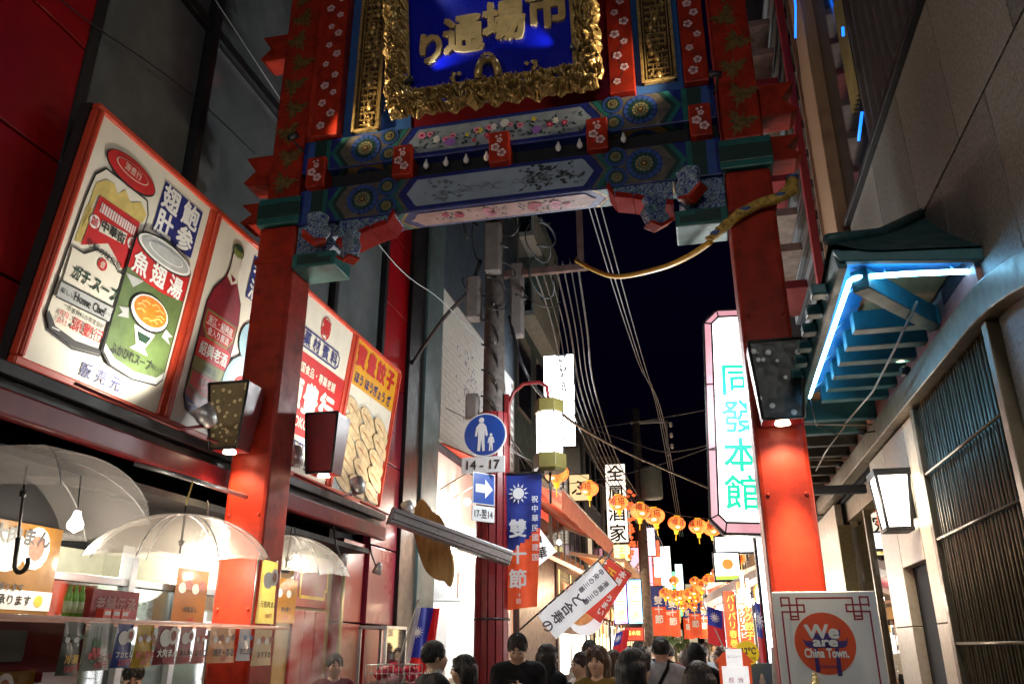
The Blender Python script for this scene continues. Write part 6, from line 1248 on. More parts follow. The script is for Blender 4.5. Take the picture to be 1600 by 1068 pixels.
for k in range(3):
    b = MB(); y = 4.64 + k * .085; b.bx(-3.80, -3.74, y, y + .075, 1.766, 1.83, 0); b.bx(-3.741, -3.738, y + .01, y + .065, 1.79, 1.815, 1); solo(b, 'snack_packet', [mat('packet_red', (.6, .05, .03), .35), PRW], 'small red and white packet on the ledge, %s of three' % ('leftmost', 'middle', 'rightmost')[k], 'packet', 'red packets on the ledge', .004)
# clear umbrellas
vinyl = plastic_sheet('clear_vinyl', (.58, .55, .50), .62); vinyl2 = plastic_sheet('smoky_vinyl', (.55, .53, .51), .66)
def umbrella(label, apex, Rr, dep, tilt, tdir, m, handle=True, rot=0.2):
    T = thing('umbrella', label, 'umbrella', tuple(apex), 'clear umbrellas hung over the stall'); M3 = Matrix.Rotation(tilt, 3, Vector((math.cos(tdir), math.sin(tdir), 0))); A_ = Vector(apex)
    W_ = lambda v: A_ + M3 @ Vector(v)
    n = 8
    def surf(k, i, j):
        a = rot + (k + i) * 2 * math.pi / n; ed = math.cos(math.pi / n) / math.cos((i - .5) * 2 * math.pi / n); r = Rr * math.sin(j * 1.25) / math.sin(1.25) * (ed + (1 - ed) * (1 - j) * .5) ; z = -dep * (1 - math.cos(j * 1.25)) / (1 - math.cos(1.25)) - .012 * math.sin(math.pi * i) * j + (.03 * math.sin(math.pi * i) if j == 1 else 0)
        return W_((r * math.cos(a), r * math.sin(a), z))
    for k in range(n): b = MB(); b.grid(lambda i, j: surf(k, i, j), 5, 9); part(b, 'canopy_panel', m, T)
    for k in range(n): b = MB(); b.tube([surf(k, 0, j / 8) - Vector((0, 0, .006)) for j in range(9)], .0045, 5); part(b, 'rib', mat('rib_grey', (.5, .5, .5), .4, .5), T)
    b = MB(); b.tube([W_((0, 0, .06)), W_((0, 0, 0)), W_((0, 0, -dep * .9))] if not handle else [W_((0, 0, .05)), W_((0, 0, -.72))], .009, 8); part(b, 'shaft', BLACK, T)
    b = MB(); b.lathe([(.02, -.06), (.022, -.02), (0, -.02)], W_((0, 0, -dep * .55)), 10); part(b, 'runner', BLACK, T)
    if handle:
        hp = [(0, 0, -.60), (0, 0, -.78)] + [(.05 - .05 * math.cos(t), 0, -.78 - .055 * math.sin(t)) for t in np.linspace(.3, math.pi, 8)] + [(.10, 0, -.75)]
        b = MB(); b.tube([W_(q) for q in hp], .016, 8); part(b, 'handle', BLACK, T)
    return T
umbrella('smoky clear umbrella with black hooked handle hanging at the far left', (-4.56, 4.62, 2.88), .86, .47, R(-8), R(80), vinyl2, True)
umbrella('milky clear umbrella hanging by a wire in front of gate column', (-3.86, 5.5, 2.56), .69, .33, R(4), R(20), vinyl, False)
umbrella('milky clear umbrella half hidden behind the left gate column', (-4.05, 7.55, 2.66), .66, .36, R(6), R(60), vinyl, False)
b = MB(); b.tube([(-3.86, 5.5, 2.6), (-3.86, 5.5, 2.66), (-3.88, 5.56, 2.78), (-3.90, 5.6, 2.86)], .006, 6); solo(b, 'wire_hook', mat('hook_yellow', (.5, .38, .1), .5), 'yellowish wire hook holding the milky umbrella to the rail', 'hook')
for k, (p, e, lab) in enumerate((((-4.35, 4.95, 2.42), 16, 'bare bulb glowing through the smoky umbrella'), ((-3.98, 6.02, 2.36), 38, 'bare bulb glowing through the milky umbrella'), ((-4.2, 8.0, 2.42), 26, 'bare bulb glowing under the umbrella behind column'))):
    T = thing('stall_lamp', lab, 'lamp', p, 'stall bulbs'); b = MB(); b.lathe([(0, -.06), (.05, -.03), (.055, 0), (.03, .05), (.02, .09), (0, .09)], p, 12); part(b, 'bulb', glow('stall_lamp_bulb', (1, .93, .8), 22), T)
    b = MB(); b.tube([Vector(p) + Vector((0, 0, .08)), Vector(p) + Vector((-.08, .05, .40))], .006, 5); part(b, 'flex', BLACK, T); lamp('POINT', Vector(p) + Vector((0, 0, -.09)), e, (1, .9, .72), T, rad=.06)
for k, (y, lab) in enumerate(((9.15, 'small spot lamp under the canopy nearer the column'), (10.26, 'small spot lamp under the canopy over the red door'))):
    T = thing('spot_lamp', lab, 'lamp', (-4.2, y, 2.5), 'spot lamps under the canopy'); c = Vector((-4.2, y, 2.55)); q = Vector((-.35, .1, -1)).to_track_quat('Z', 'Y').to_matrix()
    b = MB(); b.lathe([(.02, -.1), (.05, -.05), (.065, .05), (.06, .05), (.0, .03)], c, 12, 0, True, q); part(b, 'housing', headm, T); b = MB(); b.lathe([(0, .04), (.055, .04)], c, 12, 0, False, q); part(b, 'lens', lens, T)
    b = MB(); b.tube([c, (-4.3, y, 2.75), (-4.35, y, 2.98)], .012, 6); part(b, 'stem', BLACK, T); lamp('SPOT', c + Vector((-.03, .01, -.08)), 12, (1, .9, .75), T, (-4.75, y + .2, 1.2), R(110), .6, .05)
# glass display case and bouquet basket by the red wall
T = thing('display_case', 'narrow steel framed glass case against the red wall', 'display case', (-4.4, 11.0, 0)); b = MB()
for y in (10.75, 11.5): b.bx(-4.62, -4.58, y - .02, y + .02, 0, 1.85); b.bx(-4.25, -4.21, y - .02, y + .02, 0, 1.85)
b.bx(-4.62, -4.21, 10.73, 11.52, 1.83, 1.87); b.bx(-4.62, -4.21, 10.73, 11.52, .6, .64); part(b, 'frame', alum, T); b = MB(); b.bx(-4.24, -4.235, 10.77, 11.48, .64, 1.83); part(b, 'pane', MATS['shop_glass'], T)
T = thing('flower_basket', 'wire basket of red wrapped flowers beside the draped flag', 'basket', (-3.05, 8.0, 0)); b = MB()
for k in range(9): x = -3.27 + k * .056; b.tube([(x, 7.84, 1.2), (x, 7.84, 1.44)], .004, 5); b.tube([(x, 8.2, 1.2), (x, 8.2, 1.44)], .004, 5)
for z in (1.2, 1.28, 1.36, 1.44): b.tube([(-3.27, 7.84, z), (-2.82, 7.84, z), (-2.82, 8.2, z), (-3.27, 8.2, z), (-3.27, 7.84, z)], .005, 5)
for x in (-3.25, -2.84): b.tube([(x, 8.02, 0), (x, 8.02, 1.22)], .012, 6)
part(b, 'wire_frame', STEEL, T, stuff=True); rnd = random.Random(2); 
for k in range(16):
    c = Vector((rnd.uniform(-3.2, -2.88), rnd.uniform(7.88, 8.12), rnd.uniform(1.30, 1.41))); b = MB(); b.lathe([(0, -.05), (.05, -.01), (.06, .03), (.03, .05), (0, .04)], c, 8); part(b, 'wrapped_flower', mat('wrap_red', (.55, .02, .06), .3, var=.3) if k % 3 else mat('wrap_pink', (.7, .4, .45), .35), T)
b = MB(); b.grid(lambda i, j: Vector((-2.90 + .24 * i, 8.46 + .02 * math.sin(i * 8), 1.64 + .33 * j - .05 * i)), 10, 6); solo(b, 'clear_sheet', plastic_sheet('clear_sheet', (.7, .72, .75), .5), 'translucent printed sheet hung beside the draped red flag', 'banner')

# ================================================================ LANTERNS
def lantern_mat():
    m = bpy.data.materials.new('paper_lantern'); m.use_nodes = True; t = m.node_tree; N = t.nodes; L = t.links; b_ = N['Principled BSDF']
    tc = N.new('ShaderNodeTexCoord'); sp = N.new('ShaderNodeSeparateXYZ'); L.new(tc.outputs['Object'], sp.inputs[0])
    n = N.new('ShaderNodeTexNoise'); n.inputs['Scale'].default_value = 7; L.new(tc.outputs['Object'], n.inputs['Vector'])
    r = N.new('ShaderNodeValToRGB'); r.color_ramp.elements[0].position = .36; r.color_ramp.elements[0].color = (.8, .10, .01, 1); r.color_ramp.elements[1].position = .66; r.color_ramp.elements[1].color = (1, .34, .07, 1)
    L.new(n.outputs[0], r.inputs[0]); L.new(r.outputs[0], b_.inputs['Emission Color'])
    mr = N.new('ShaderNodeMapRange'); mr.inputs[1].default_value = -.2; mr.inputs[2].default_value = .2; mr.inputs[3].default_value = 1.9; mr.inputs[4].default_value = .75; L.new(sp.outputs[2], mr.inputs[0]); L.new(mr.outputs[0], b_.inputs['Emission Strength'])  # bulb light painted into the shell: glow stronger towards the bottom
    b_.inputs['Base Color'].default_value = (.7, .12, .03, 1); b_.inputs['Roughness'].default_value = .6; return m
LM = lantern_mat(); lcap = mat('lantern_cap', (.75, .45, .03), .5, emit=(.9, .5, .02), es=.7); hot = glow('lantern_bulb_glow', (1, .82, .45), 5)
PL = thing('paper_lantern', 'x', 'lantern', (0, 0, 0), 'round orange paper lanterns strung over the lane'); del PL['label']
b = MB(); prof = [(.07, .17)] + [(.22 * math.cos(a) * (1 + .02 * math.cos(k * math.pi)), .175 * math.sin(a)) for k, a in enumerate(np.linspace(1.15, -1.15, 15))] + [(.07, -.17)]
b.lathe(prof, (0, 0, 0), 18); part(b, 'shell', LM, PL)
b = MB()
for k in range(6): a = k * math.pi / 3; b.tube([(.222 * math.cos(t) * math.cos(a), .222 * math.cos(t) * math.sin(a), .178 * math.sin(t)) for t in np.linspace(-1.1, 1.1, 9)], .004, 4)
part(b, 'ribs', mat('lantern_rib', (.3, .04, .01), .6, emit=(.4, .06, .01), es=.5), PL, stuff=True)
b = MB(); b.lathe([(.075, .16), (.075, .19), (0, .19)], (0, 0, 0), 12); b.lathe([(0, -.20), (.06, -.20), (.065, -.165)], (0, 0, 0), 12); part(b, 'collars', lcap, PL, stuff=True)
b = MB(); b.lathe([(.05, -.20), (.045, -.27), (.0, -.27)], (0, 0, 0), 8); b.tube([(0, 0, -.27), (0, 0, -.42)], .008, 5); part(b, 'tassel', lcap, PL)
b = MB(); b.lathe([(.0, -.075), (.05, -.06), (.065, 0), (.045, .06), (0, .07)], (0, -.165, -.045), 12, 0, True, None, 1, .55); part(b, 'bulb_glow', hot, PL)
b = MB(); f = FF(0, -.205, .06); 
for a, s_ in ((-.42, '福'), (.42, '招')):
    f = Fr((.235 * math.sin(a), -.235 * math.cos(a), .02), (math.cos(a), math.sin(a), 0), (0, 0, 1), (math.sin(a), -math.cos(a), 0)); b.text(f, s_, 0, 0, .16, 0, 0, .02)
part(b, 'lettering', mat('lantern_ink', (.12, .02, .01), .6), PL)
base18 = [(-2.38, 4.94, 17.2), (-1.74, 4.60, 18.0), (-1.27, 4.40, 18.4), (-.96, 4.28, 19.2), (-.50, 4.11, 19.4), (-.05, 4.03, 19.8), (.24, 3.98, 20.2)]
ORD = ['first', 'second', 'third', 'fourth', 'fifth', 'sixth', 'seventh', 'eighth', 'ninth', 'tenth', 'eleventh', 'twelfth', 'thirteenth']
lp = [(x * Y / 18, Y, 1.6 + (z - 1.6) * Y / 18, 'round orange paper lantern, %s from the left on the near string' % ORD[k]) for k, (x, z, Y) in enumerate(base18)]
lp.append((-2.6, 15, 4.71, 'round orange paper lantern half hidden behind the white street lantern'))
far1 = [(0.73, 28.0, 4.15), (0.44, 28.2, 3.89), (0.14, 28.4, 3.68), (-0.12, 28.6, 3.5), (-0.36, 28.8, 3.36), (-0.59, 29.0, 3.27), (-0.82, 29.2, 3.23), (-1.03, 29.4, 3.23), (-1.23, 29.6, 3.3), (-1.39, 29.8, 3.36)]
lp += [(*p, 'small orange lantern, %s from the right on the middle string' % ORD[k]) for k, p in enumerate(far1)]
far2 = [(-1.59, 40.0, 3.5), (-1.07, 40.0, 3.41), (-0.63, 40.0, 3.38), (-0.46, 40.0, 3.69), (-0.21, 40.0, 3.89), (-0.14, 40.2, 3.38), (0.24, 40.4, 3.43), (-1.28, 36.0, 4.24), (-0.41, 36.0, 4.18), (-0.4, 48.0, 3.36), (-0.65, 50.0, 3.33), (-0.05, 48.0, 3.43)]
lp += [(*p, 'tiny orange lantern, %s of the far cluster over the crowd' % ORD[k]) for k, p in enumerate(far2)]
lp.append((.93, 24, 3.92, 'orange lantern just left of the picture sign on the right'))
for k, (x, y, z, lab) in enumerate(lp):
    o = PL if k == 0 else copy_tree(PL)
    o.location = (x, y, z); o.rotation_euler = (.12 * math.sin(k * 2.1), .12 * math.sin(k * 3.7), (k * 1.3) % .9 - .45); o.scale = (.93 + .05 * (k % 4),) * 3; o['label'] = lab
    if y < 32: lamp('POINT', (x, y - .32, z - .1), 3.0, (1, .42, .12), rad=.15)
# red light cluster on the second pole
for k in range(6):
    b = MB(); z = 6.9 - k * .44; x = -2.38 - .02 * k
    for i in range(5): b.lathe([(0, -.07), (.08, 0), (0, .07)], (x + random.uniform(-.12, .12), 29.6, z + random.uniform(-.15, .15)), 7)
    solo(b, 'light_cluster', glow('red_cluster', (1, .12, .03), 1.3), 'cluster of small red lights on the far pole, %s from top' % ORD[k], 'lights', 'red light clusters on the far pole')

# ================================================================ SECOND POLE, WIRES
P2 = thing('utility_pole', 'dark distant utility pole with drum transformer against the night sky', 'utility pole', (-2.1, 30.2, 0))
b = MB(); b.lathe([(.2, 0), (.15, 10.2), (0, 10.2)], (-2.1, 30.2, 0), 12); part(b, 'shaft', conc, P2)
b = MB(); b.lathe([(.38, 6.7), (.40, 6.75), (.40, 7.7), (.36, 7.85), (0, 7.9)], (-1.65, 30.0, 0), 18); part(b, 'transformer', mat('transformer_grey', (.14, .18, .18), .5), P2)
b = MB(); b.bx(-2.3, -.9, 30.1, 30.2, 9.6, 9.7); part(b, 'crossarm', GREY, P2); b = MB(); b.bx(-1.0, -.92, 30.1, 30.2, 8.3, 9.7); part(b, 'crossarm_post', GREY, P2)
for k in range(3): b = MB(); b.lathe([(.03, -.1), (.07, -.05), (.05, 0), (.07, .05), (.03, .1)], (-.8, 30.15, 9.5 - k * .42), 8); part(b, 'insulator', PRW, P2)
def cable(label, pts, r=.012, m=None, n=14, sag=.0, group=None):
    q = [Vector(p) for p in pts]
    if len(q) == 2: path = [q[0].lerp(q[1], t) - Vector((0, 0, sag * 4 * t * (1 - t))) for t in np.linspace(0, 1, n)]
    else:
        path = []
        for i in range(len(q) - 1):
            p0, p1, p2, p3 = q[max(0, i - 1)], q[i], q[i + 1], q[min(len(q) - 1, i + 2)]
            for t in np.linspace(0, 1, 7)[:-1]: path.append(.5 * ((2 * p1) + (p2 - p0) * t + (2 * p0 - 5 * p1 + 4 * p2 - p3) * t * t + (3 * p1 - p0 - 3 * p2 + p3) * t ** 3))
        path.append(q[-1])
    b = MB(); b.tube(path, r, 6); return solo(b, 'cable', m or cab, label, 'cable', group)
rnd = random.Random(11)
for k in range(7):
    o = k * .11
    cable('grey cable in the bundle from the first pole down the lane, %s from the left' % ORD[k], [(-2.35 + o * 1.1, 11.7, 7.45 + .02 * k), (-2.45 + o, 14, 7.35 - .02 * k), (-2.75 + o * .9, 18, 6.9 + .05 * k), (-2.85 + o * .8, 25, 6.6 + .06 * k), (-2.5 + o * .6, 32, 6.3 + .08 * k), (-2.6 + o, 46, 6.4)], .012 + .008 * (k % 3 == 0), cabl if k % 2 else mat('cable_sheen', (.09, .11, .12), .35, .2, var=0), group='cable bundle down the lane')
for k, (a, c) in enumerate((((-1.45, 12, 8.76), (-1.2, 30, 9.68)), ((-1.36, 12, 8.75), (-1.08, 30, 9.35)), ((-1.25, 12, 8.8), (-.96, 30, 9.04)))):
    a = Vector(a); c = Vector(c); st = a + (a - c) * .9; st.z = a.z + .6
    cable('thin overhead line in the sky, %s of three' % ('left', 'middle', 'right')[k], [st, a, a.lerp(c, .5) - Vector((0, 0, .25)), c, (c.x - .3, 60, 9)], .012, mat('wire_pale', (.3, .34, .36), .4, var=0), group='overhead lines')
cable('heavy black cable dropping from the first pole across to the right', [(-2.75, 11.65, 6.6), (-2.36, 12, 5.42), (-1.77, 17, 5.7), (.23, 22, 5.6), (1.6, 26, 5.6)], .03)
cable('sagging line across the sky between the far houses', [(-4.4, 26, 8.9), (-2.02, 26, 7.9), (-.91, 26, 7.52), (.42, 26, 7.66), (1.6, 26, 8.1)], .02, cabl)
cable('taut line across the sky above the far pole', [(-4.5, 22, 7.3), (1.6, 22, 7.9)], .01, cabl, sag=.1)
cable('lower line crossing the sky above lanterns', [(-4.5, 24, 6.2), (1.6, 21, 6.9)], .012, cabl, sag=.3)
cable('support wire carrying the near lantern string', [(-4.6, 14.2, 5.9)] + [(x, y, z + .2) for x, y, z, _ in lp[:7]] + [(1.6, 21.5, 4.2)], .008)
cable('support wire carrying the middle lantern string', [(1.6, 27.5, 4.9)] + [(x, y, z + .2) for x, y, z in far1] + [(-4.5, 31, 4.6)], .008)
cable('thin pale wire from the billboard side to the pole', [(-4.7, 5.9, 8.2), (-3.91, 9.0, 6.65), (-3.52, 10.5, 6.46), (-3.08, 11.5, 6.01)], .006, MATS['wire_pale'])
cable('thick black cable swinging up to the pole head', [(-4.66, 12.4, 6.2), (-3.9, 11.8, 6.75), (-3.43, 11.6, 7.1), (-3.2, 11.5, 7.6)], .035)
cable('slack black wire across the upper left wall', [(-4.69, 3.0, 6.35), (-4.68, 4.3, 6.50), (-4.68, 5.2, 6.72), (-4.62, 6.0, 6.80), (-4.3, 6.45, 6.5)], .006)
for k in range(6): cable('fine wire tangle between pole and left houses, strand %s' % ORD[k], [(-2.98, 11.6, 7.0 - k * .25), (-3.6, 15, 6.2 - .2 * k + .1 * (k % 2)), (-4.5, 19 + k, 5.6 + .25 * k)], .008, cabl, group='fine wires by the pole')
ybraid = mat('yellow_braid', (.48, .30, .05), .6, var=.5, vs=30); ytube = mat('yellow_cable_guard', (.72, .42, .05), .4, var=.1)
b = MB(); pth = [Vector(p) for p in ((1.02, 6.42, 5.42), (1.0, 6.36, 5.28), (.88, 6.38, 5.22), (.72, 6.40, 5.20), (.55, 6.42, 5.13), (.40, 6.5, 5.05), (.30, 6.58, 5.0))]
b.tube(pth, [.05, .065, .05, .045, .05, .045, .035], 9); 
for k in range(14): t = k / 13 * (len(pth) - 1); i = min(len(pth) - 2, int(t)); q = pth[i].lerp(pth[i + 1], t - i); b.lathe([(0, -.03), (.06, 0), (0, .03)], q + Vector((0, -.02, 0)), 7, 1 if k % 4 == 0 else 0)
solo(b, 'rope_garland', [ybraid, mblue], 'twisted yellow garland tied round the right gate column', 'garland')
GUARD = [(0.29, 6.6, 4.98), (0.09, 6.95, 5.03), (-0.2, 7.5, 5.2), (-0.71, 8.5, 5.63), (-1.08, 9.2, 6.1), (-1.39, 9.8, 6.57)]
b = MB(); q = [Vector(v_) for v_ in GUARD]; pth = []
for i in range(5):
    p0, p1, p2, p3 = q[max(0, i - 1)], q[i], q[i + 1], q[min(5, i + 2)]
    for t in np.linspace(0, 1, 7)[:-1]: pth.append(.5 * ((2 * p1) + (p2 - p0) * t + (2 * p0 - 5 * p1 + 4 * p2 - p3) * t * t + (3 * p1 - p0 - 3 * p2 + p3) * t ** 3))
b.tube(pth, .028, 10); solo(b, 'cable_guard', ytube, 'curved yellow cable guard sagging from the gate column into dark', 'cable guard')
# ================================================================ PEOPLE
def snet(fn, lo, hi, h):
    """surface of a distance field on a regular grid (naive surface nets)"""
    lo = np.array(lo); n = np.maximum(2, np.ceil((np.array(hi) - lo) / h).astype(int)) + 1
    ax = [lo[i] + h * np.arange(n[i]) for i in range(3)]; X, Y, Z = [q.astype(np.float32) for q in np.meshgrid(*ax, indexing='ij')]; D = fn(X, Y, Z); S = D < 0
    c = [(0, 0, 0), (1, 0, 0), (0, 1, 0), (1, 1, 0), (0, 0, 1), (1, 0, 1), (0, 1, 1), (1, 1, 1)]
    sl = lambda A, o: A[o[0]:n[0] - 1 + o[0], o[1]:n[1] - 1 + o[1], o[2]:n[2] - 1 + o[2]]
    cnt = sum(sl(S, o).astype(np.int8) for o in c); act = (cnt > 0) & (cnt < 8); idx = -np.ones(act.shape, int); ii = np.argwhere(act); idx[act] = np.arange(len(ii))
    acc = np.zeros((len(ii), 3)); w_ = np.zeros(len(ii))
    for a in range(8):
        for b_ in range(a + 1, 8):
            oa, ob = np.array(c[a]), np.array(c[b_])
            if np.abs(oa - ob).sum() != 1: continue
            da = sl(D, c[a])[act]; db = sl(D, c[b_])[act]; m = (da < 0) != (db < 0); t = np.where(m, da / np.where(m, da - db, 1), 0)
            acc += np.where(m[:, None], oa + t[:, None] * (ob - oa), 0); w_ += m
    V = lo + h * (ii + acc / w_[:, None]); F = []
    for d in range(3):
        e = [slice(0, n[0] - 1), slice(0, n[1] - 1), slice(0, n[2] - 1)]; o2 = [i for i in range(3) if i != d]
        s0 = [slice(1, n[i] - 1) if i in o2 else slice(0, n[i] - 1) for i in range(3)]; s1 = [slice(1, n[i] - 1) if i in o2 else slice(1, n[i]) for i in range(3)]
        a, b_ = S[tuple(s0)], S[tuple(s1)]; q = np.argwhere(a != b_); 
        if not len(q): continue
        q = q + np.array([1 if i in o2 else 0 for i in range(3)]); u, v = o2; du = np.eye(3, dtype=int)[u]; dv = np.eye(3, dtype=int)[v]
        g = lambda r: idx[r[:, 0], r[:, 1], r[:, 2]]
        quad = np.stack([g(q - du - dv), g(q - dv), g(q), g(q - du)], 1); fl = S[q[:, 0], q[:, 1], q[:, 2]]
        if d == 1: fl = ~fl
        quad[~fl] = quad[~fl][:, ::-1]; F.append(quad)
    return V, np.concatenate(F)
def ell(X, Y, Z, c, r):
    x, y, z = (X - c[0]) / r[0], (Y - c[1]) / r[1], (Z - c[2]) / r[2]; k0 = np.sqrt(x * x + y * y + z * z) + 1e-9; k1 = np.sqrt((x / r[0]) ** 2 + (y / r[1]) ** 2 + (z / r[2]) ** 2) + 1e-9; return k0 * (k0 - 1) / k1
def cap(X, Y, Z, a, b, ra, rb):
    d = [b[i] - a[i] for i in range(3)]; L2 = sum(q * q for q in d) + 1e-9; t = np.clip(((X - a[0]) * d[0] + (Y - a[1]) * d[1] + (Z - a[2]) * d[2]) / L2, 0, 1)
    return np.sqrt((X - a[0] - t * d[0]) ** 2 + (Y - a[1] - t * d[1]) ** 2 + (Z - a[2] - t * d[2]) ** 2) - (ra + (rb - ra) * t)
def smin(a, b, k): h = np.clip(.5 + .5 * (b - a) / k, 0, 1); return b + (a - b) * h - k * h * (1 - h)
def smax(a, b, k): return -smin(-a, -b, k)
NECK = (0, .01, 1.46)
def mk_head(pitch, yaw):
    M = np.array(Matrix.Rotation(-yaw, 3, 'Z') @ Matrix.Identity(3)); Mp = np.array(Matrix.Rotation(-pitch, 3, 'X')); M = Mp @ M
    def tf(X, Y, Z):
        x, y, z = X - NECK[0], Y - NECK[1], Z - NECK[2]; return (M[0, 0] * x + M[0, 1] * y + M[0, 2] * z + NECK[0], M[1, 0] * x + M[1, 1] * y + M[1, 2] * z + NECK[1], M[2, 0] * x + M[2, 1] * y + M[2, 2] * z + NECK[2])
    inv = np.linalg.inv(M)
    return tf, lambda p: tuple(inv @ (np.array(p) - NECK) + NECK)
ARMS = {'down': [((.185, .01, 1.375), (.235, .03, 1.10), (.235, -.04, .86))] , 'phone': [((.185, .0, 1.375), (.225, -.02, 1.12), (.075, -.24, 1.235))], 'bag': [((.185, .01, 1.375), (.25, .0, 1.12), (.17, -.2, 1.08))], 'work': [((.185, -.02, 1.37), (.24, -.08, 1.12), (.14, -.30, 1.08))]}
class Fld:
    """distance field that each primitive only updates near itself"""
    def __init__(s, X, Y, Z): s.X, s.Y, s.Z = X, Y, Z; s.ax = (X[:, 0, 0], Y[0, :, 0], Z[0, 0, :]); s.D = np.full(X.shape, .5, np.float32)
    def sub(s, lo, hi, m): return tuple(slice(max(0, int(np.searchsorted(s.ax[i], lo[i] - m)) - 1), int(np.searchsorted(s.ax[i], hi[i] + m)) + 1) for i in range(3))
    def cap(s, a, b, ra, rb, k, op=smin):
        r = max(ra, rb); q = s.sub([min(a[i], b[i]) - r for i in range(3)], [max(a[i], b[i]) + r for i in range(3)], k + .05)
        if s.D[q].size: s.D[q] = op(s.D[q], cap(s.X[q], s.Y[q], s.Z[q], a, b, ra, rb), k)
    def ell(s, c, r, k):
        q = s.sub([c[i] - r[i] for i in range(3)], [c[i] + r[i] for i in range(3)], k + .05)
        if s.D[q].size: s.D[q] = smin(s.D[q], ell(s.X[q], s.Y[q], s.Z[q], c, r), k)
def body_sdf(pose, g=0.0, fem=False, arms=True, legs=True, head=True, htf=None, sleeves=1.0):
    def fn(X, Y, Z):
        f = Fld(X, Y, Z); sw = .93 if fem else 1.0
        q = f.sub((-.25, -.25, .78), (.25, .25, 1.50), .05); f.D[q] = cap(X[q], Y[q] / .70, Z[q], (0, 0, .98), (0, 0, 1.28), .140 + g, (.150 if not fem else .135) + g)
        f.cap((-.135 * sw, .01, 1.38), (.135 * sw, .01, 1.38), .068 + g, .068 + g, .10)
        f.ell((0, .005, .95), (.165 + g, .115 + g, .13 + g), .06)
        if fem:
            for s in (-1, 1): f.ell((s * .065, -.085, 1.245), (.06 + g, .05 + g, .06 + g), .04)
        f.cap((0, .015, 1.38), (0, .0, 1.52), .062 + g * .6, .050 + g * .6, .05)
        if arms:
            for s in (-1, 1):
                a, e, w_ = [tuple((p[0] * s * sw, p[1], p[2])) for p in ARMS[pose][0]]
                f.cap(a, e, .054 + g, .042 + g, .04)
                if sleeves > .6: f.cap(e, w_, .041 + g, .028 + g, .02)
                if g == 0:
                    dr = np.array(w_) - np.array(e); dr = dr / np.linalg.norm(dr); p0 = np.array(w_) + dr * .05; sidev = np.cross(dr, [s, 0.0, .3]); sidev = sidev / np.linalg.norm(sidev)
                    f.cap(w_, tuple(p0), .028, .033, .015)
                    for k in range(4):
                        b0 = p0 + sidev * (k - 1.5) * .019 + dr * .02; b1 = b0 + dr * (.045, .055, .05, .035)[k] + np.array([-s * .012, -.005, .0]); b2 = b1 + dr * .015 + np.array([-s * .02, -.01, 0])
                        f.cap(tuple(b0), tuple(b1), .0095, .009, .006); f.cap(tuple(b1), tuple(b2), .009, .008, .004)
                    t0 = np.array(w_) + dr * .02 + sidev * -.03; f.cap(tuple(t0), tuple(t0 + dr * .035 - sidev * .022 + np.array([-s * .015, 0, 0])), .011, .009, .008)
        if legs:
            for s in (-1, 1):
                f.cap((s * .088, 0, .92), (s * .095, -.012, .50), .088 + g, .060 + g, .05); f.cap((s * .095, -.012, .50), (s * .095, .02, .09), .058 + g, .042 + g, .03)
                if g == 0: f.cap((s * .095, .03, .045), (s * .10, -.13, .03), .042, .034, .03)
        if head:
            q = f.sub((-.2, -.3, 1.38), (.2, .25, 1.80), 0); x, y, z = htf(X[q], Y[q], Z[q])
            hd = smin(ell(x, y, z, (0, .0, 1.600), (.076, .097, .105)), ell(x, y, z, (0, -.038, 1.535), (.054, .058, .060)), .045)
            hd = smin(hd, ell(x, y, z, (0, -.055, 1.495), (.026, .028, .020)), .02)
            hd = smin(hd, cap(x, y, z, (0, -.094, 1.605), (0, -.112, 1.568), .009, .013), .016)
            hd = smin(hd, ell(x, y, z, (0, -.086, 1.532), (.026, .014, .012)), .012)
            for s in (-1, 1):
                hd = smax(hd, -ell(x, y, z, (s * .033, -.108, 1.603), (.022, .018, .012)), .012); hd = smin(hd, ell(x, y, z, (s * .078, .008, 1.580), (.012, .022, .032)), .01)
                hd = smin(hd, ell(x, y, z, (s * .040, -.07, 1.560), (.024, .022, .022)), .03)
            f.D[q] = smin(f.D[q], hd, .03)
        return f.D
    return fn
def hair_sdf(style, htf):
    def fn(X, Y, Z):
        x, y, z = htf(X, Y, Z); d = ell(x, y, z, (0, .012, 1.618), (.090, .108, .108))
        if style in ('bob', 'long'): d = ell(x, y, z, (0, .012, 1.615), (.096, .112, .112))
        d = smax(d, -(ell(x, y, z, (0, -.135, 1.55), (.074, .095, .093 if style != 'long' else .085)) + .007 * np.sin(x * 110 + z * 30) * (z > 1.6)), .012)
        if style == 'short': d = smax(d, -(z - 1.545 - .5 * np.clip(-y - .02, 0, 1)), .02)
        if style in ('bob', 'long'):
            zb = 1.50 if style == 'bob' else 1.28
            for s in (-1, 1): d = smin(d, cap(x, y, z, (s * .078, .015, 1.60), (s * (.082 if style == 'bob' else .088), .0 if style == 'bob' else -.03, zb), .036, .030), .035)
            d = smin(d, cap(x, y, z, (-.03, .065, 1.58), (-.035, .08, zb), .065, .055), .05); d = smin(d, cap(x, y, z, (.03, .065, 1.58), (.035, .08, zb), .065, .055), .05)
            d = smin(d, cap(x, y, z, (-.05, -.075, 1.675), (-.074, -.07, 1.60), .028, .014), .02); d = smin(d, cap(x, y, z, (.03, -.078, 1.675), (.074, -.07, 1.60), .026, .014), .02)
        if style == 'bun': d = smin(d, ell(x, y, z, (0, .10, 1.66), (.05, .05, .05)), .02)
        ph = np.arctan2(y, x); return d + .0035 * np.sin(ph * 26 + z * 9) + .002 * np.sin(ph * 61 + z * 40)
    return fn
def mesh_from(V, F, name, mats, sc_, smooth=True):
    b = MB(); b.v = [tuple(v) for v in V * sc_]; b.f = [tuple(int(i) for i in q) for q in F]; b.m = [0] * len(F); b.sm = [True] * len(F); return b.data(name, mats, (0, 0, 0))
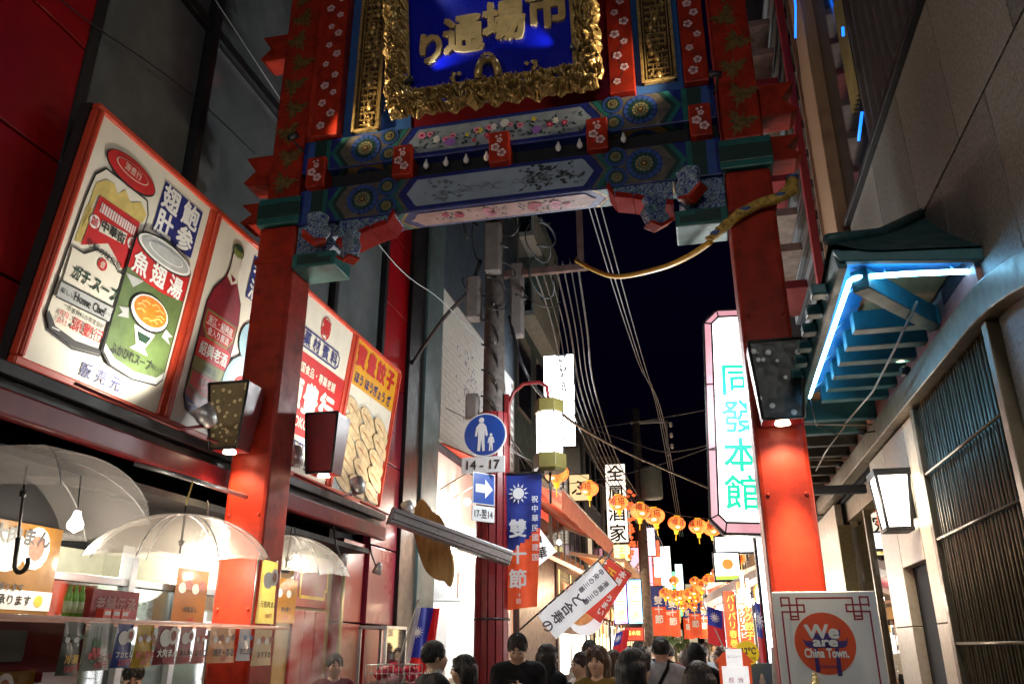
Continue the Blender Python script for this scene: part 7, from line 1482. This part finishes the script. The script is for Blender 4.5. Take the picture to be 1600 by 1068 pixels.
SKIN = mat('skin', (.58, .36, .25), .5, var=.06, spec=.4); EYE = mat('eye_dark', (.015, .01, .01), .15, var=0); LIP = mat('lips', (.42, .14, .12), .45, var=.05); EYEW = mat('eye_white', (.7, .68, .66), .25, var=0)
def hairm(name, c): return pattern_mat(name, [(.35, tuple(q * .45 for q in c)), (.65, c)], 9, .5, stretch=(9, 9, 1.2), bump=.6)
HB = hairm('hair_black', (.016, .013, .012)); HBR = hairm('hair_brown', (.085, .04, .02)); HDB = hairm('hair_dark_brown', (.045, .022, .014))
def cloth(n, c): return mat('cloth_' + n, c, .8, var=.25, vs=9, bump=.35, bs=14, spec=.2)
PANT = cloth('dark_trousers', (.02, .022, .03)); SHOE = cloth('shoes', (.02, .018, .016))
def add_child(par, me, name): o = bpy.data.objects.new(name, me); COL.objects.link(o); o.parent = par; return o
def person(label, x, y, H, rz, top, hair, style='short', pose='down', fem=False, pitch=0.0, yaw=0.0, h=.0125, face=True, collar=None, vest=None, long_sleeve=True, group=None, pants=None):
    s = H / 1.715; htf, hinv = mk_head(pitch, yaw)
    P_ = bpy.data.objects.new('person', None); COL.objects.link(P_); P_.location = (x, y, 0); P_.rotation_euler.z = rz; BASE[P_.name] = Vector((x, y, 0)); put(P_, label, 'person', group)
    lo, hi = (-.36, -.42, -.01), (.36, .24, 1.76)
    V, F = snet(body_sdf(pose, 0, fem, True, True, True, htf), lo, hi, h); add_child(P_, mesh_from(V, F, 'body', SKIN, s), 'body')
    tb = body_sdf(pose, .016, fem, True, False, False, None, 1.0 if long_sleeve else .5)
    def top_fn(X, Y, Z): return smax(smax(tb(X, Y, Z) + .005 * np.sin(Z * 38 + X * 17) * np.sin(X * 23 + Y * 11), -cap(X, Y, Z, (0, -.005, 1.465), (0, -.02, 1.60), .070, .10), .012), np.maximum(.86 - Z, Z - 1.50), .02)
    V, F = snet(top_fn, (-.38, -.40, .8), (.38, .26, 1.52), h); add_child(P_, mesh_from(V, F, 'top', top, s), 'shirt' if not vest else 'blouse')
    lb = body_sdf(pose, .014, fem, False, True, False); V, F = snet(lambda X, Y, Z: smax(smax(lb(X, Y, Z), Z - .99, .01), .075 - Z, .01), (-.3, -.22, .0), (.3, .22, 1.05), max(h, .018)); add_child(P_, mesh_from(V, F, 'trousers', pants or PANT, s), 'trousers')
    V, F = snet(lambda X, Y, Z: np.minimum(cap(X, Y, Z, (-.095, .04, .05), (-.10, -.14, .035), .05, .04), cap(X, Y, Z, (.095, .04, .05), (.10, -.14, .035), .05, .04)), (-.2, -.22, -.02), (.2, .13, .13), .02); add_child(P_, mesh_from(V, F, 'shoes', SHOE, s), 'shoes')
    V, F = snet(hair_sdf(style, htf), (-.26, -.30, 1.12), (.26, .32, 1.80), min(h, .014)); ho = add_child(P_, mesh_from(V, F, 'hair', hair, s), 'hair')
    if h < .015 and hair is not BLK:          # loose locks over the hair mass
        b = MB(); rs = random.Random(int(x * 100) + int(y * 10)); zend = {'short': 1.56, 'bun': 1.57, 'bob': 1.47, 'long': 1.26}[style]; k_ = 1.05 if style in ('bob', 'long') else 1.0
        for _ in range(230):
            az = rs.uniform(0, 2 * math.pi); front = -math.sin(az); e0 = rs.uniform(.55, 1.5); ln = rs.uniform(.35, .9) if front > .35 else rs.uniform(.5, 1.5); pts = []
            if front > .55: ln = rs.uniform(.1, .35); e0 = rs.uniform(.75, 1.3)
            for q in range(6):
                e = e0 - ln * q / 5; rx, ry, rz_ = .093 * k_, .111 * k_, .111 * k_
                if e > -.15: px, py, pz = rx * math.cos(e) * math.cos(az), .012 + ry * math.cos(e) * math.sin(az), 1.617 + rz_ * math.sin(e)
                else: px, py, pz = rx * 1.02 * math.cos(az), .012 + ry * 1.0 * math.sin(az), 1.617 + rz_ * math.sin(-.15) + (e + .15) * .22
                if pz < zend: break
                pts.append(Vector(hinv((px + rs.uniform(-.002, .002), py, pz))) * s)
                az += rs.uniform(-.05, .05)
            if len(pts) > 2: b.tube(pts, [.0042 * s * (1 - .75 * i / (len(pts) - 1)) for i in range(len(pts))], 4)
        lo_ = bpy.data.objects.new('hair_locks', b.data('hair_locks', [hair], (0, 0, 0))); COL.objects.link(lo_); lo_.parent = ho; lo_['kind'] = 'stuff'
    if vest:
        vb = body_sdf(pose, .028, fem, True, False, False, None, .5); V, F = snet(lambda X, Y, Z: smax(smax(vb(X, Y, Z), np.maximum(Z - 1.425, .88 - Z), .01), -(np.maximum(np.abs(X) - .055, Y + .02)), .008), (-.38, -.40, .8), (.38, .26, 1.52), h); add_child(P_, mesh_from(V, F, 'vest', vest, s), 'vest')
    if collar:
        V, F = snet(lambda X, Y, Z: np.maximum(cap(X, Y, Z, (0, .018, 1.40), (0, .005, 1.475), .088, .074), -cap(X, Y, Z, (0, .018, 1.36), (0, .005, 1.55), .074, .06)), (-.14, -.14, 1.32), (.14, .16, 1.56), .01); add_child(P_, mesh_from(V, F, 'collar', collar, s), 'collar')
    if face:
        b = MB()
        for sg in (-1, 1):
            c = hinv((sg * .034, -.094, 1.600)); b.lathe([(0, -.009), (.017, 0), (0, .009)], Vector(c) * s, 10, 1, True); c = hinv((sg * .033, -.1015, 1.600)); b.lathe([(0, -.010), (.013, 0), (0, .010)], Vector(c) * s, 8, 0, True)
        add_child(P_, b.data('eyes', [EYE, EYEW], (0, 0, 0)), 'eyes')
        b = MB()
        for sg in (-1, 1): b.tube([Vector(hinv(q)) * s for q in ((sg * .016, -.104, 1.622), (sg * .034, -.101, 1.627), (sg * .052, -.088, 1.621))], .0055 * s, 6)
        add_child(P_, b.data('eyebrows', [hair], (0, 0, 0)), 'eyebrows')
        b = MB(); b.tube([Vector(hinv(q)) * s for q in ((-.022, -.093, 1.534), (-.008, -.1005, 1.536), (.008, -.1005, 1.536), (.022, -.093, 1.534))], .0055 * s, 6); add_child(P_, b.data('mouth', [LIP], (0, 0, 0)), 'mouth')
    return P_
BLK = cloth('black', (.010, .010, .012)); NVY = cloth('navy', (.012, .018, .04)); GRY = cloth('grey_shirt', (.34, .36, .38)); WHT = cloth('white', (.62, .62, .6)); BRN = cloth('ochre_jacket', (.16, .10, .02)); BLU = cloth('denim', (.09, .16, .24)); CHK = cloth('check', (.16, .24, .28)); MRN = cloth('maroon', (.14, .02, .03)); KHA = cloth('khaki', (.2, .17, .11))
person('man in dark suit with short black hair turned away near the bouquet', -2.17, 6.6, 1.64, R(130), BLK, HB, 'short', face=False, collar=WHT)
person('woman with black bob turned left beside the man in suit', -2.03, 6.95, 1.53, R(-75), BLK, HB, 'bob', fem=True)
pm_ = person('man in black shirt looking down at his phone by red pole', -1.75, 7.8, 1.73, R(8), BLK, HB, 'short', 'phone', pitch=.45, long_sleeve=False, h=.0105)
b = MB(); b.box((-1.72, 7.8 - .315, 1.285), (.07, .012, .14), 0, Matrix.Rotation(.9, 3, 'X')); b.box((-1.72, 7.8 - .308, 1.293), (.06, .002, .12), 1, Matrix.Rotation(.9, 3, 'X')); solo(b, 'phone', [BLACK, glow('phone_screen', (.8, .9, 1), .7)], 'phone held by the man in black shirt', 'phone', bev=.004)
person('woman with long dark hair standing behind the man with phone', -1.60, 8.5, 1.62, R(150), BLK, HB, 'long', fem=True, face=False)
person('woman with long brown hair and fringe in ochre jacket facing us', -.93, 7.2, 1.60, R(-12), BRN, HBR, 'long', fem=True, h=.0095)
person('woman in white blouse and dark vest in profile facing left', -1.22, 8.2, 1.55, R(-48), WHT, HDB, 'bun', fem=True, vest=NVY, h=.0105)
person('man with short hair facing us between the shop and women', -1.38, 10.0, 1.67, R(5), WHT, HB, 'short')
person('woman with wavy brown hair and navy top behind the ochre jacket', -.98, 8.9, 1.56, R(160), NVY, HBR, 'long', fem=True, face=False)
person('dark haired person in black seen from behind at the bottom centre', -.49, 5.6, 1.58, R(150), BLK, HB, 'bob', fem=True, yaw=-.3)
gm = person('man in grey shirt with a shoulder strap walking away', -.50, 9.0, 1.69, R(185), GRY, HB, 'short', face=False, collar=GRY)
b = MB(); b.tube([(-.12, -.10, 1.44), (-.07, -.0, 1.47), (-.05, .12, 1.40), (.06, .145, 1.22), (.17, .10, 1.0)], .018, 6); add_child(gm, b.data('shoulder_strap', [BLK], (0, 0, 0)), 'shoulder_strap')
person('person with dark brown hair cropped at the bottom edge, right of centre', -.08, 5.2, 1.51, R(175), BLK, HDB, 'bob', fem=True, face=False)
person('person in a dark hooded coat walking away past the grey shirt', -.16, 9.8, 1.64, R(180), BLK, BLK, 'bob', face=False)
person('shop woman with pinned dark hair beside the red door', -3.72, 8.1, 1.53, R(35), MRN, HDB, 'bun', fem=True)
person('stall worker with black hair bending behind the menu sheets', -4.62, 6.2, 1.50, R(40), WHT, HB, 'bun', 'work', fem=True, pitch=.5)
person('cook in white working inside the bright corner shop', -4.9, 14.7, 1.66, R(60), WHT, HB, 'short', 'work', face=True)
person('shop girl with auburn bun leaning out on the right', .12, 10.6, 1.60, R(-70), MRN, HBR, 'bun', fem=True)
person('person in blue check shirt walking away beside neon signs', -1.15, 14.0, 1.68, R(180), CHK, HB, 'short', face=False)
person('person in pale blue shirt walking away near the right stalls', -.12, 13.5, 1.62, R(170), cloth('pale_blue', (.4, .5, .58)), HB, 'short', face=False, h=.016)
# the crowd further along: a few built figures, copied one by one
protos = [person('p', 0, -30, 1.66, 0, c, hr, st, fem=fm, face=False, h=.022) for c, hr, st, fm in ((BLK, HB, 'short', False), (NVY, HB, 'long', True), (KHA, HDB, 'bob', True), (GRY, HB, 'short', False))]
rnd = random.Random(21); spots = []
for k in range(28):
    for _ in range(60):
        yy_ = 12.5 + 36 * (k / 28) ** 1.25 + rnd.uniform(-.3, .3); xx = rnd.uniform(-1.9, -.0) if yy_ < 20 else rnd.uniform(-2.1, .6)
        if all((xx - a) ** 2 + (yy_ - c) ** 2 > .45 ** 2 for a, c in spots): spots.append((xx, yy_)); break
tops = [BLK, NVY, KHA, GRY, WHT, CHK, MRN, BLU]; tn = ['black', 'navy', 'khaki', 'grey', 'white', 'checked', 'maroon', 'denim']
cnt = {}
for k, (xx, yy_) in enumerate(spots):
    pi_ = k % 4; o = protos[pi_] if k < 4 else copy_tree(protos[pi_]); hgt = rnd.uniform(.94, 1.04); o.location = (xx, yy_, 0); o.rotation_euler.z = R(180) + rnd.uniform(-.5, .5) if rnd.random() < .7 else rnd.uniform(-.5, .5); o.scale = (hgt,) * 3
    ti = rnd.randrange(8); tm = tops[ti]; cnt[ti] = cnt.get(ti, 0) + 1
    for ch in o.children:
        if ch.name.startswith(('shirt', 'blouse')): ch.material_slots[0].link = 'OBJECT'; ch.material_slots[0].material = tm
    o['label'] = 'far crowd member in %s top with %s hair, %s nearest so dressed' % (tn[ti], ('short black', 'long black', 'dark brown', 'cropped black')[pi_], ORD[min(12, cnt[ti] - 1)]); o['group'] = 'crowd down the lane'

# ================================================================ STEAM from the bun steamers
m = bpy.data.materials.new('steam'); m.use_nodes = True; t = m.node_tree; N = t.nodes; L = t.links; N.remove(N['Principled BSDF']); out = N['Material Output']
pv = N.new('ShaderNodeVolumePrincipled'); pv.inputs['Color'].default_value = (.95, .95, .95, 1); pv.inputs['Anisotropy'].default_value = .2
tc = N.new('ShaderNodeTexCoord'); nz = N.new('ShaderNodeTexNoise'); nz.inputs['Scale'].default_value = 2.6; nz.inputs['Detail'].default_value = 5; nz.inputs['Distortion'].default_value = .8; L.new(tc.outputs['Object'], nz.inputs['Vector'])
mr = N.new('ShaderNodeMapRange'); mr.inputs[1].default_value = .48; mr.inputs[2].default_value = .8; mr.inputs[3].default_value = 0; mr.inputs[4].default_value = 3.2; L.new(nz.outputs[0], mr.inputs[0])
sp = N.new('ShaderNodeSeparateXYZ'); L.new(tc.outputs['Object'], sp.inputs[0]); fz = N.new('ShaderNodeMapRange'); fz.inputs[1].default_value = .2; fz.inputs[2].default_value = 1.6; fz.inputs[3].default_value = 1; fz.inputs[4].default_value = 0; L.new(sp.outputs[2], fz.inputs[0])
mu = N.new('ShaderNodeMath'); mu.operation = 'MULTIPLY'; L.new(mr.outputs[0], mu.inputs[0]); L.new(fz.outputs[0], mu.inputs[1]); L.new(mu.outputs[0], pv.inputs['Density']); L.new(pv.outputs[0], out.inputs['Volume'])
b = MB(); b.lathe([(0, 0), (.4, 0), (.45, .6), (.38, 1.2), (0, 1.6)], (-3.95, 8.0, 1.0), 14); o = solo(b, 'steam', m, 'wisps of white steam rising beyond the gate column', 'steam'); o['kind'] = 'stuff'; del o['category']; del o['label']
# unseen lamp posts added behind the visitor to light the scene from the front
# ================================================================ ADDED STREET LANTERNS out of view, same kind as on the pole
for k, (x, y, lab) in enumerate(((-4.0, -1.6, 'street lantern added out of view for front light, left kerb'), (1.25, -2.2, 'street lantern added out of view for front light, right kerb'))):
    T = thing('street_lantern', lab, 'street lamp', (x, y, 0), 'added street lanterns out of view'); zz = 4.4
    b = MB(); b.tube([(x, y, 0), (x, y, zz)], .06, 10); part(b, 'post', MATS['arm_red'], T)
    b = MB(); b.lathe([(.20, zz + .1), (.20, zz + .72)], (x, y, 0), 6, 0, False); part(b, 'glass', lw, T)
    b = MB(); b.lathe([(0, zz + .96), (.06, zz + .96), (.23, zz + .92), (.23, zz + .73), (0, zz + .73)], (x, y, 0), 6, 0, False); part(b, 'cap', olive, T, .008)
    b = MB(); b.lathe([(0, zz + .09), (.25, zz + .09), (.25, zz - .1), (0, zz - .15)], (x, y, 0), 6, 0, False); part(b, 'base', olive, T, .008)
    lamp('POINT', (x + (.3 if k == 0 else -.3), y + .3, zz + .4), (110, 205)[k], (1, .95, .88), T, rad=.25)

# warm bulbs added to light the awnings and shop mouths down the lane
for k, (x, y, z, e, c) in enumerate(((-3.7, 18.4, 3.9, 60, (1, .62, .42)), (-3.7, 21.5, 4.2, 70, (1, .66, .45)), (-3.6, 25.0, 3.2, 60, (1, .75, .45)), (-3.5, 29.0, 3.6, 80, (1, .72, .45)), (-3.4, 33.5, 3.6, 90, (1, .7, .45)), (-3.3, 39.0, 3.4, 110, (1, .68, .42)), (-3.0, 46.0, 3.2, 140, (1, .66, .4)), (.9, 15.0, 2.5, 40, (1, .85, .65)), (.9, 19.0, 2.9, 70, (1, .8, .55)), (.9, 25.0, 3.0, 90, (1, .75, .5)), (.9, 33.0, 3.0, 110, (1, .72, .45)), (.8, 43.0, 3.0, 140, (1, .7, .4)))):
    T = thing('added_bulb', 'warm bulb added to light the %s hand shop fronts, %s along' % ('left' if x < 0 else 'right', ORD[k if k < 7 else k - 7]), 'lamp', (x, y, z), 'added warm bulbs along the shop fronts')
    b = MB(); b.lathe([(0, -.07), (.06, -.03), (.06, .02), (.02, .07), (0, .08)], (x, y, z), 10); part(b, 'bulb', glow('added_bulb', (1, .8, .5), 16), T)
    b = MB(); b.tube([(x, y, z + .08), (x, y, z + .5)], .008, 5); part(b, 'flex', BLACK, T); lamp('POINT', (x + (.15 if x < 0 else -.15), y - .1, z - .15), e * 1.8, c, T, rad=.1)
# open shop fronts down both sides
for k, (sd, y0, y1, m_, lab) in enumerate(((-1, 33.4, 38.2, glow('front_amber', (1, .70, .34), 3.0), 'amber lit open shop front under the tall cream sign'), (-1, 38.9, 45.5, glow('front_white', (1, .93, .82), 3.2), 'white lit open shop front farther down the left'), (-1, 46.5, 55.5, glow('front_gold', (1, .78, .42), 3.0), 'golden lit shop front near the far end on the left'), (1, 13.4, 18.6, glow('front_cool', (.95, .95, 1), 3.2), 'cool white shop front behind the right hand banners'), (1, 19.5, 26.5, MATS['front_amber'], 'amber shop front beyond the maroon awning'), (1, 27.5, 37.5, MATS['front_white'], 'white shop front far along the right'), (1, 38.6, 51, MATS['front_gold'], 'golden shop front at the far right end'))):
    xf = -4.42 if sd < 0 else 1.5; T = thing('open_shop', lab, 'shop', (xf, (y0 + y1) / 2, 0)); n = max(3, int((y1 - y0) / 1.1))
    for i in range(n):
        a0 = y0 + (y1 - y0) * i / n; a1 = y0 + (y1 - y0) * (i + 1) / n
        b = MB(); b.bx(xf, xf + .02, a0 + .05, a1 - .05, .5, 2.5); part(b, 'lit_pane', m_, T)
        b = MB(); b.bx(xf - .03, xf + .05, a0 - .04, a0 + .04, 0, 2.9); part(b, 'post', DKRED if i % 2 else BLACK, T)
    rs = random.Random(k)
    for i in range(n * 2):
        yy_ = y0 + (y1 - y0) * (i + .5) / (n * 2); hh = rs.uniform(.2, .5); cc = rs.choice([(.5, .05, .03), (.7, .5, .1), (.1, .2, .4), (.7, .7, .65), (.1, .3, .1)])
        b = MB(); b.bx(xf - sd * .05 - .01, xf - sd * .05 + .01, yy_ - .18, yy_ + .18, 2.4 - hh, 2.4 + rs.uniform(0, .25)); part(b, 'poster', mat('front_poster_%d' % (i % 5) , cc, .5), T)
    b = MB(); b.bx(xf - .1, xf + .1, y0, y1, 2.75, 3.25); part(b, 'fascia', mat('front_fascia_%d' % (k % 3), ((.4, .04, .03), (.5, .3, .05), (.06, .1, .2))[k % 3], .5), T)
# small lit signs and canopies stepping back down both sides of the lane
sgc = [glow('sg_red', (1, .16, .06), 1.3), glow('sg_orange', (1, .45, .10), 1.5), glow('sg_white', (1, .95, .85), 2.0), glow('sg_yellow', (1, .78, .2), 1.5), glow('sg_pink', (1, .4, .5), 1.4), glow('sg_green', (.3, 1, .5), 1.2)]
cnames = ['red', 'orange', 'white', 'yellow', 'pink', 'green']
rs = random.Random(5); seen = {}
for k, (x0, y, z, wd, ht, ci) in enumerate(((-4.3, 50, 4.6, 1.3, 2.6, 4), (-4.3, 55, 3.4, 1.5, 1.4, 2), (-4.2, 60, 5.6, 1.2, 3.2, 0), (-4.2, 65, 3.6, 1.6, 2.2, 3), (-4.1, 71, 6.2, 1.4, 3.4, 2), (-4.1, 77, 3.6, 1.7, 2.4, 1), (-4.0, 84, 4.4, 1.6, 4.2, 5), (.5, 30, 3.4, .8, 1.5, 1), (.3, 44, 3.2, .9, 2.0, 2), (.1, 58, 3.4, 1.2, 2.6, 0))):
    left = x0 < 0; sk = (ci, left); seen[sk] = seen.get(sk, 0) + 1
    litbox('small_sign', 'small %s lit sign on the far %s side, %s of its colour going back' % (cnames[ci], 'left' if left else 'right', ORD[seen[sk] - 1]), x0, x0 + wd, y, z, z + ht, sgc[ci], ((rs.choice(['酒', '飯', '茶', '肉', '包', '菜', '麺']), .5, .5, min(wd, ht) * .7, INK if ci in (2, 3) else PRW, False),), group='small signs down the lane')
block('narrow_house', 'dark low house at the very end of the left side', -10, -4.2, 72.1, 95.5, 9, mat('house_wall_end', (.1, .1, .12), .6, var=.25), (4, 2, None, 3))
block('narrow_house', 'dark low house at the very end of the right side', 1.6, 8, 75.1, 95.5, 8, mat('house_wall_end_r', (.1, .09, .1), .6, var=.25), (4, 1, None, 3), 1, 4.6)
for k, (x0, x1, y, c) in enumerate(((-4.4, -2.5, 48, aw_r), (-4.4, -2.2, 54, aw_o), (1.5, .0, 20, aw_r), (1.5, -.1, 27, aw_o))):
    awning('shop_awning', 'small %s awning, %s along the far %s side' % ('coral' if c is aw_r else 'orange', ('first', 'second', 'first', 'second', 'third')[k], 'left' if x0 < 0 else 'right'), x0, 3.5, x1, 2.95, y, y + 4, c, 4, .25, aw_p if k % 2 else c)
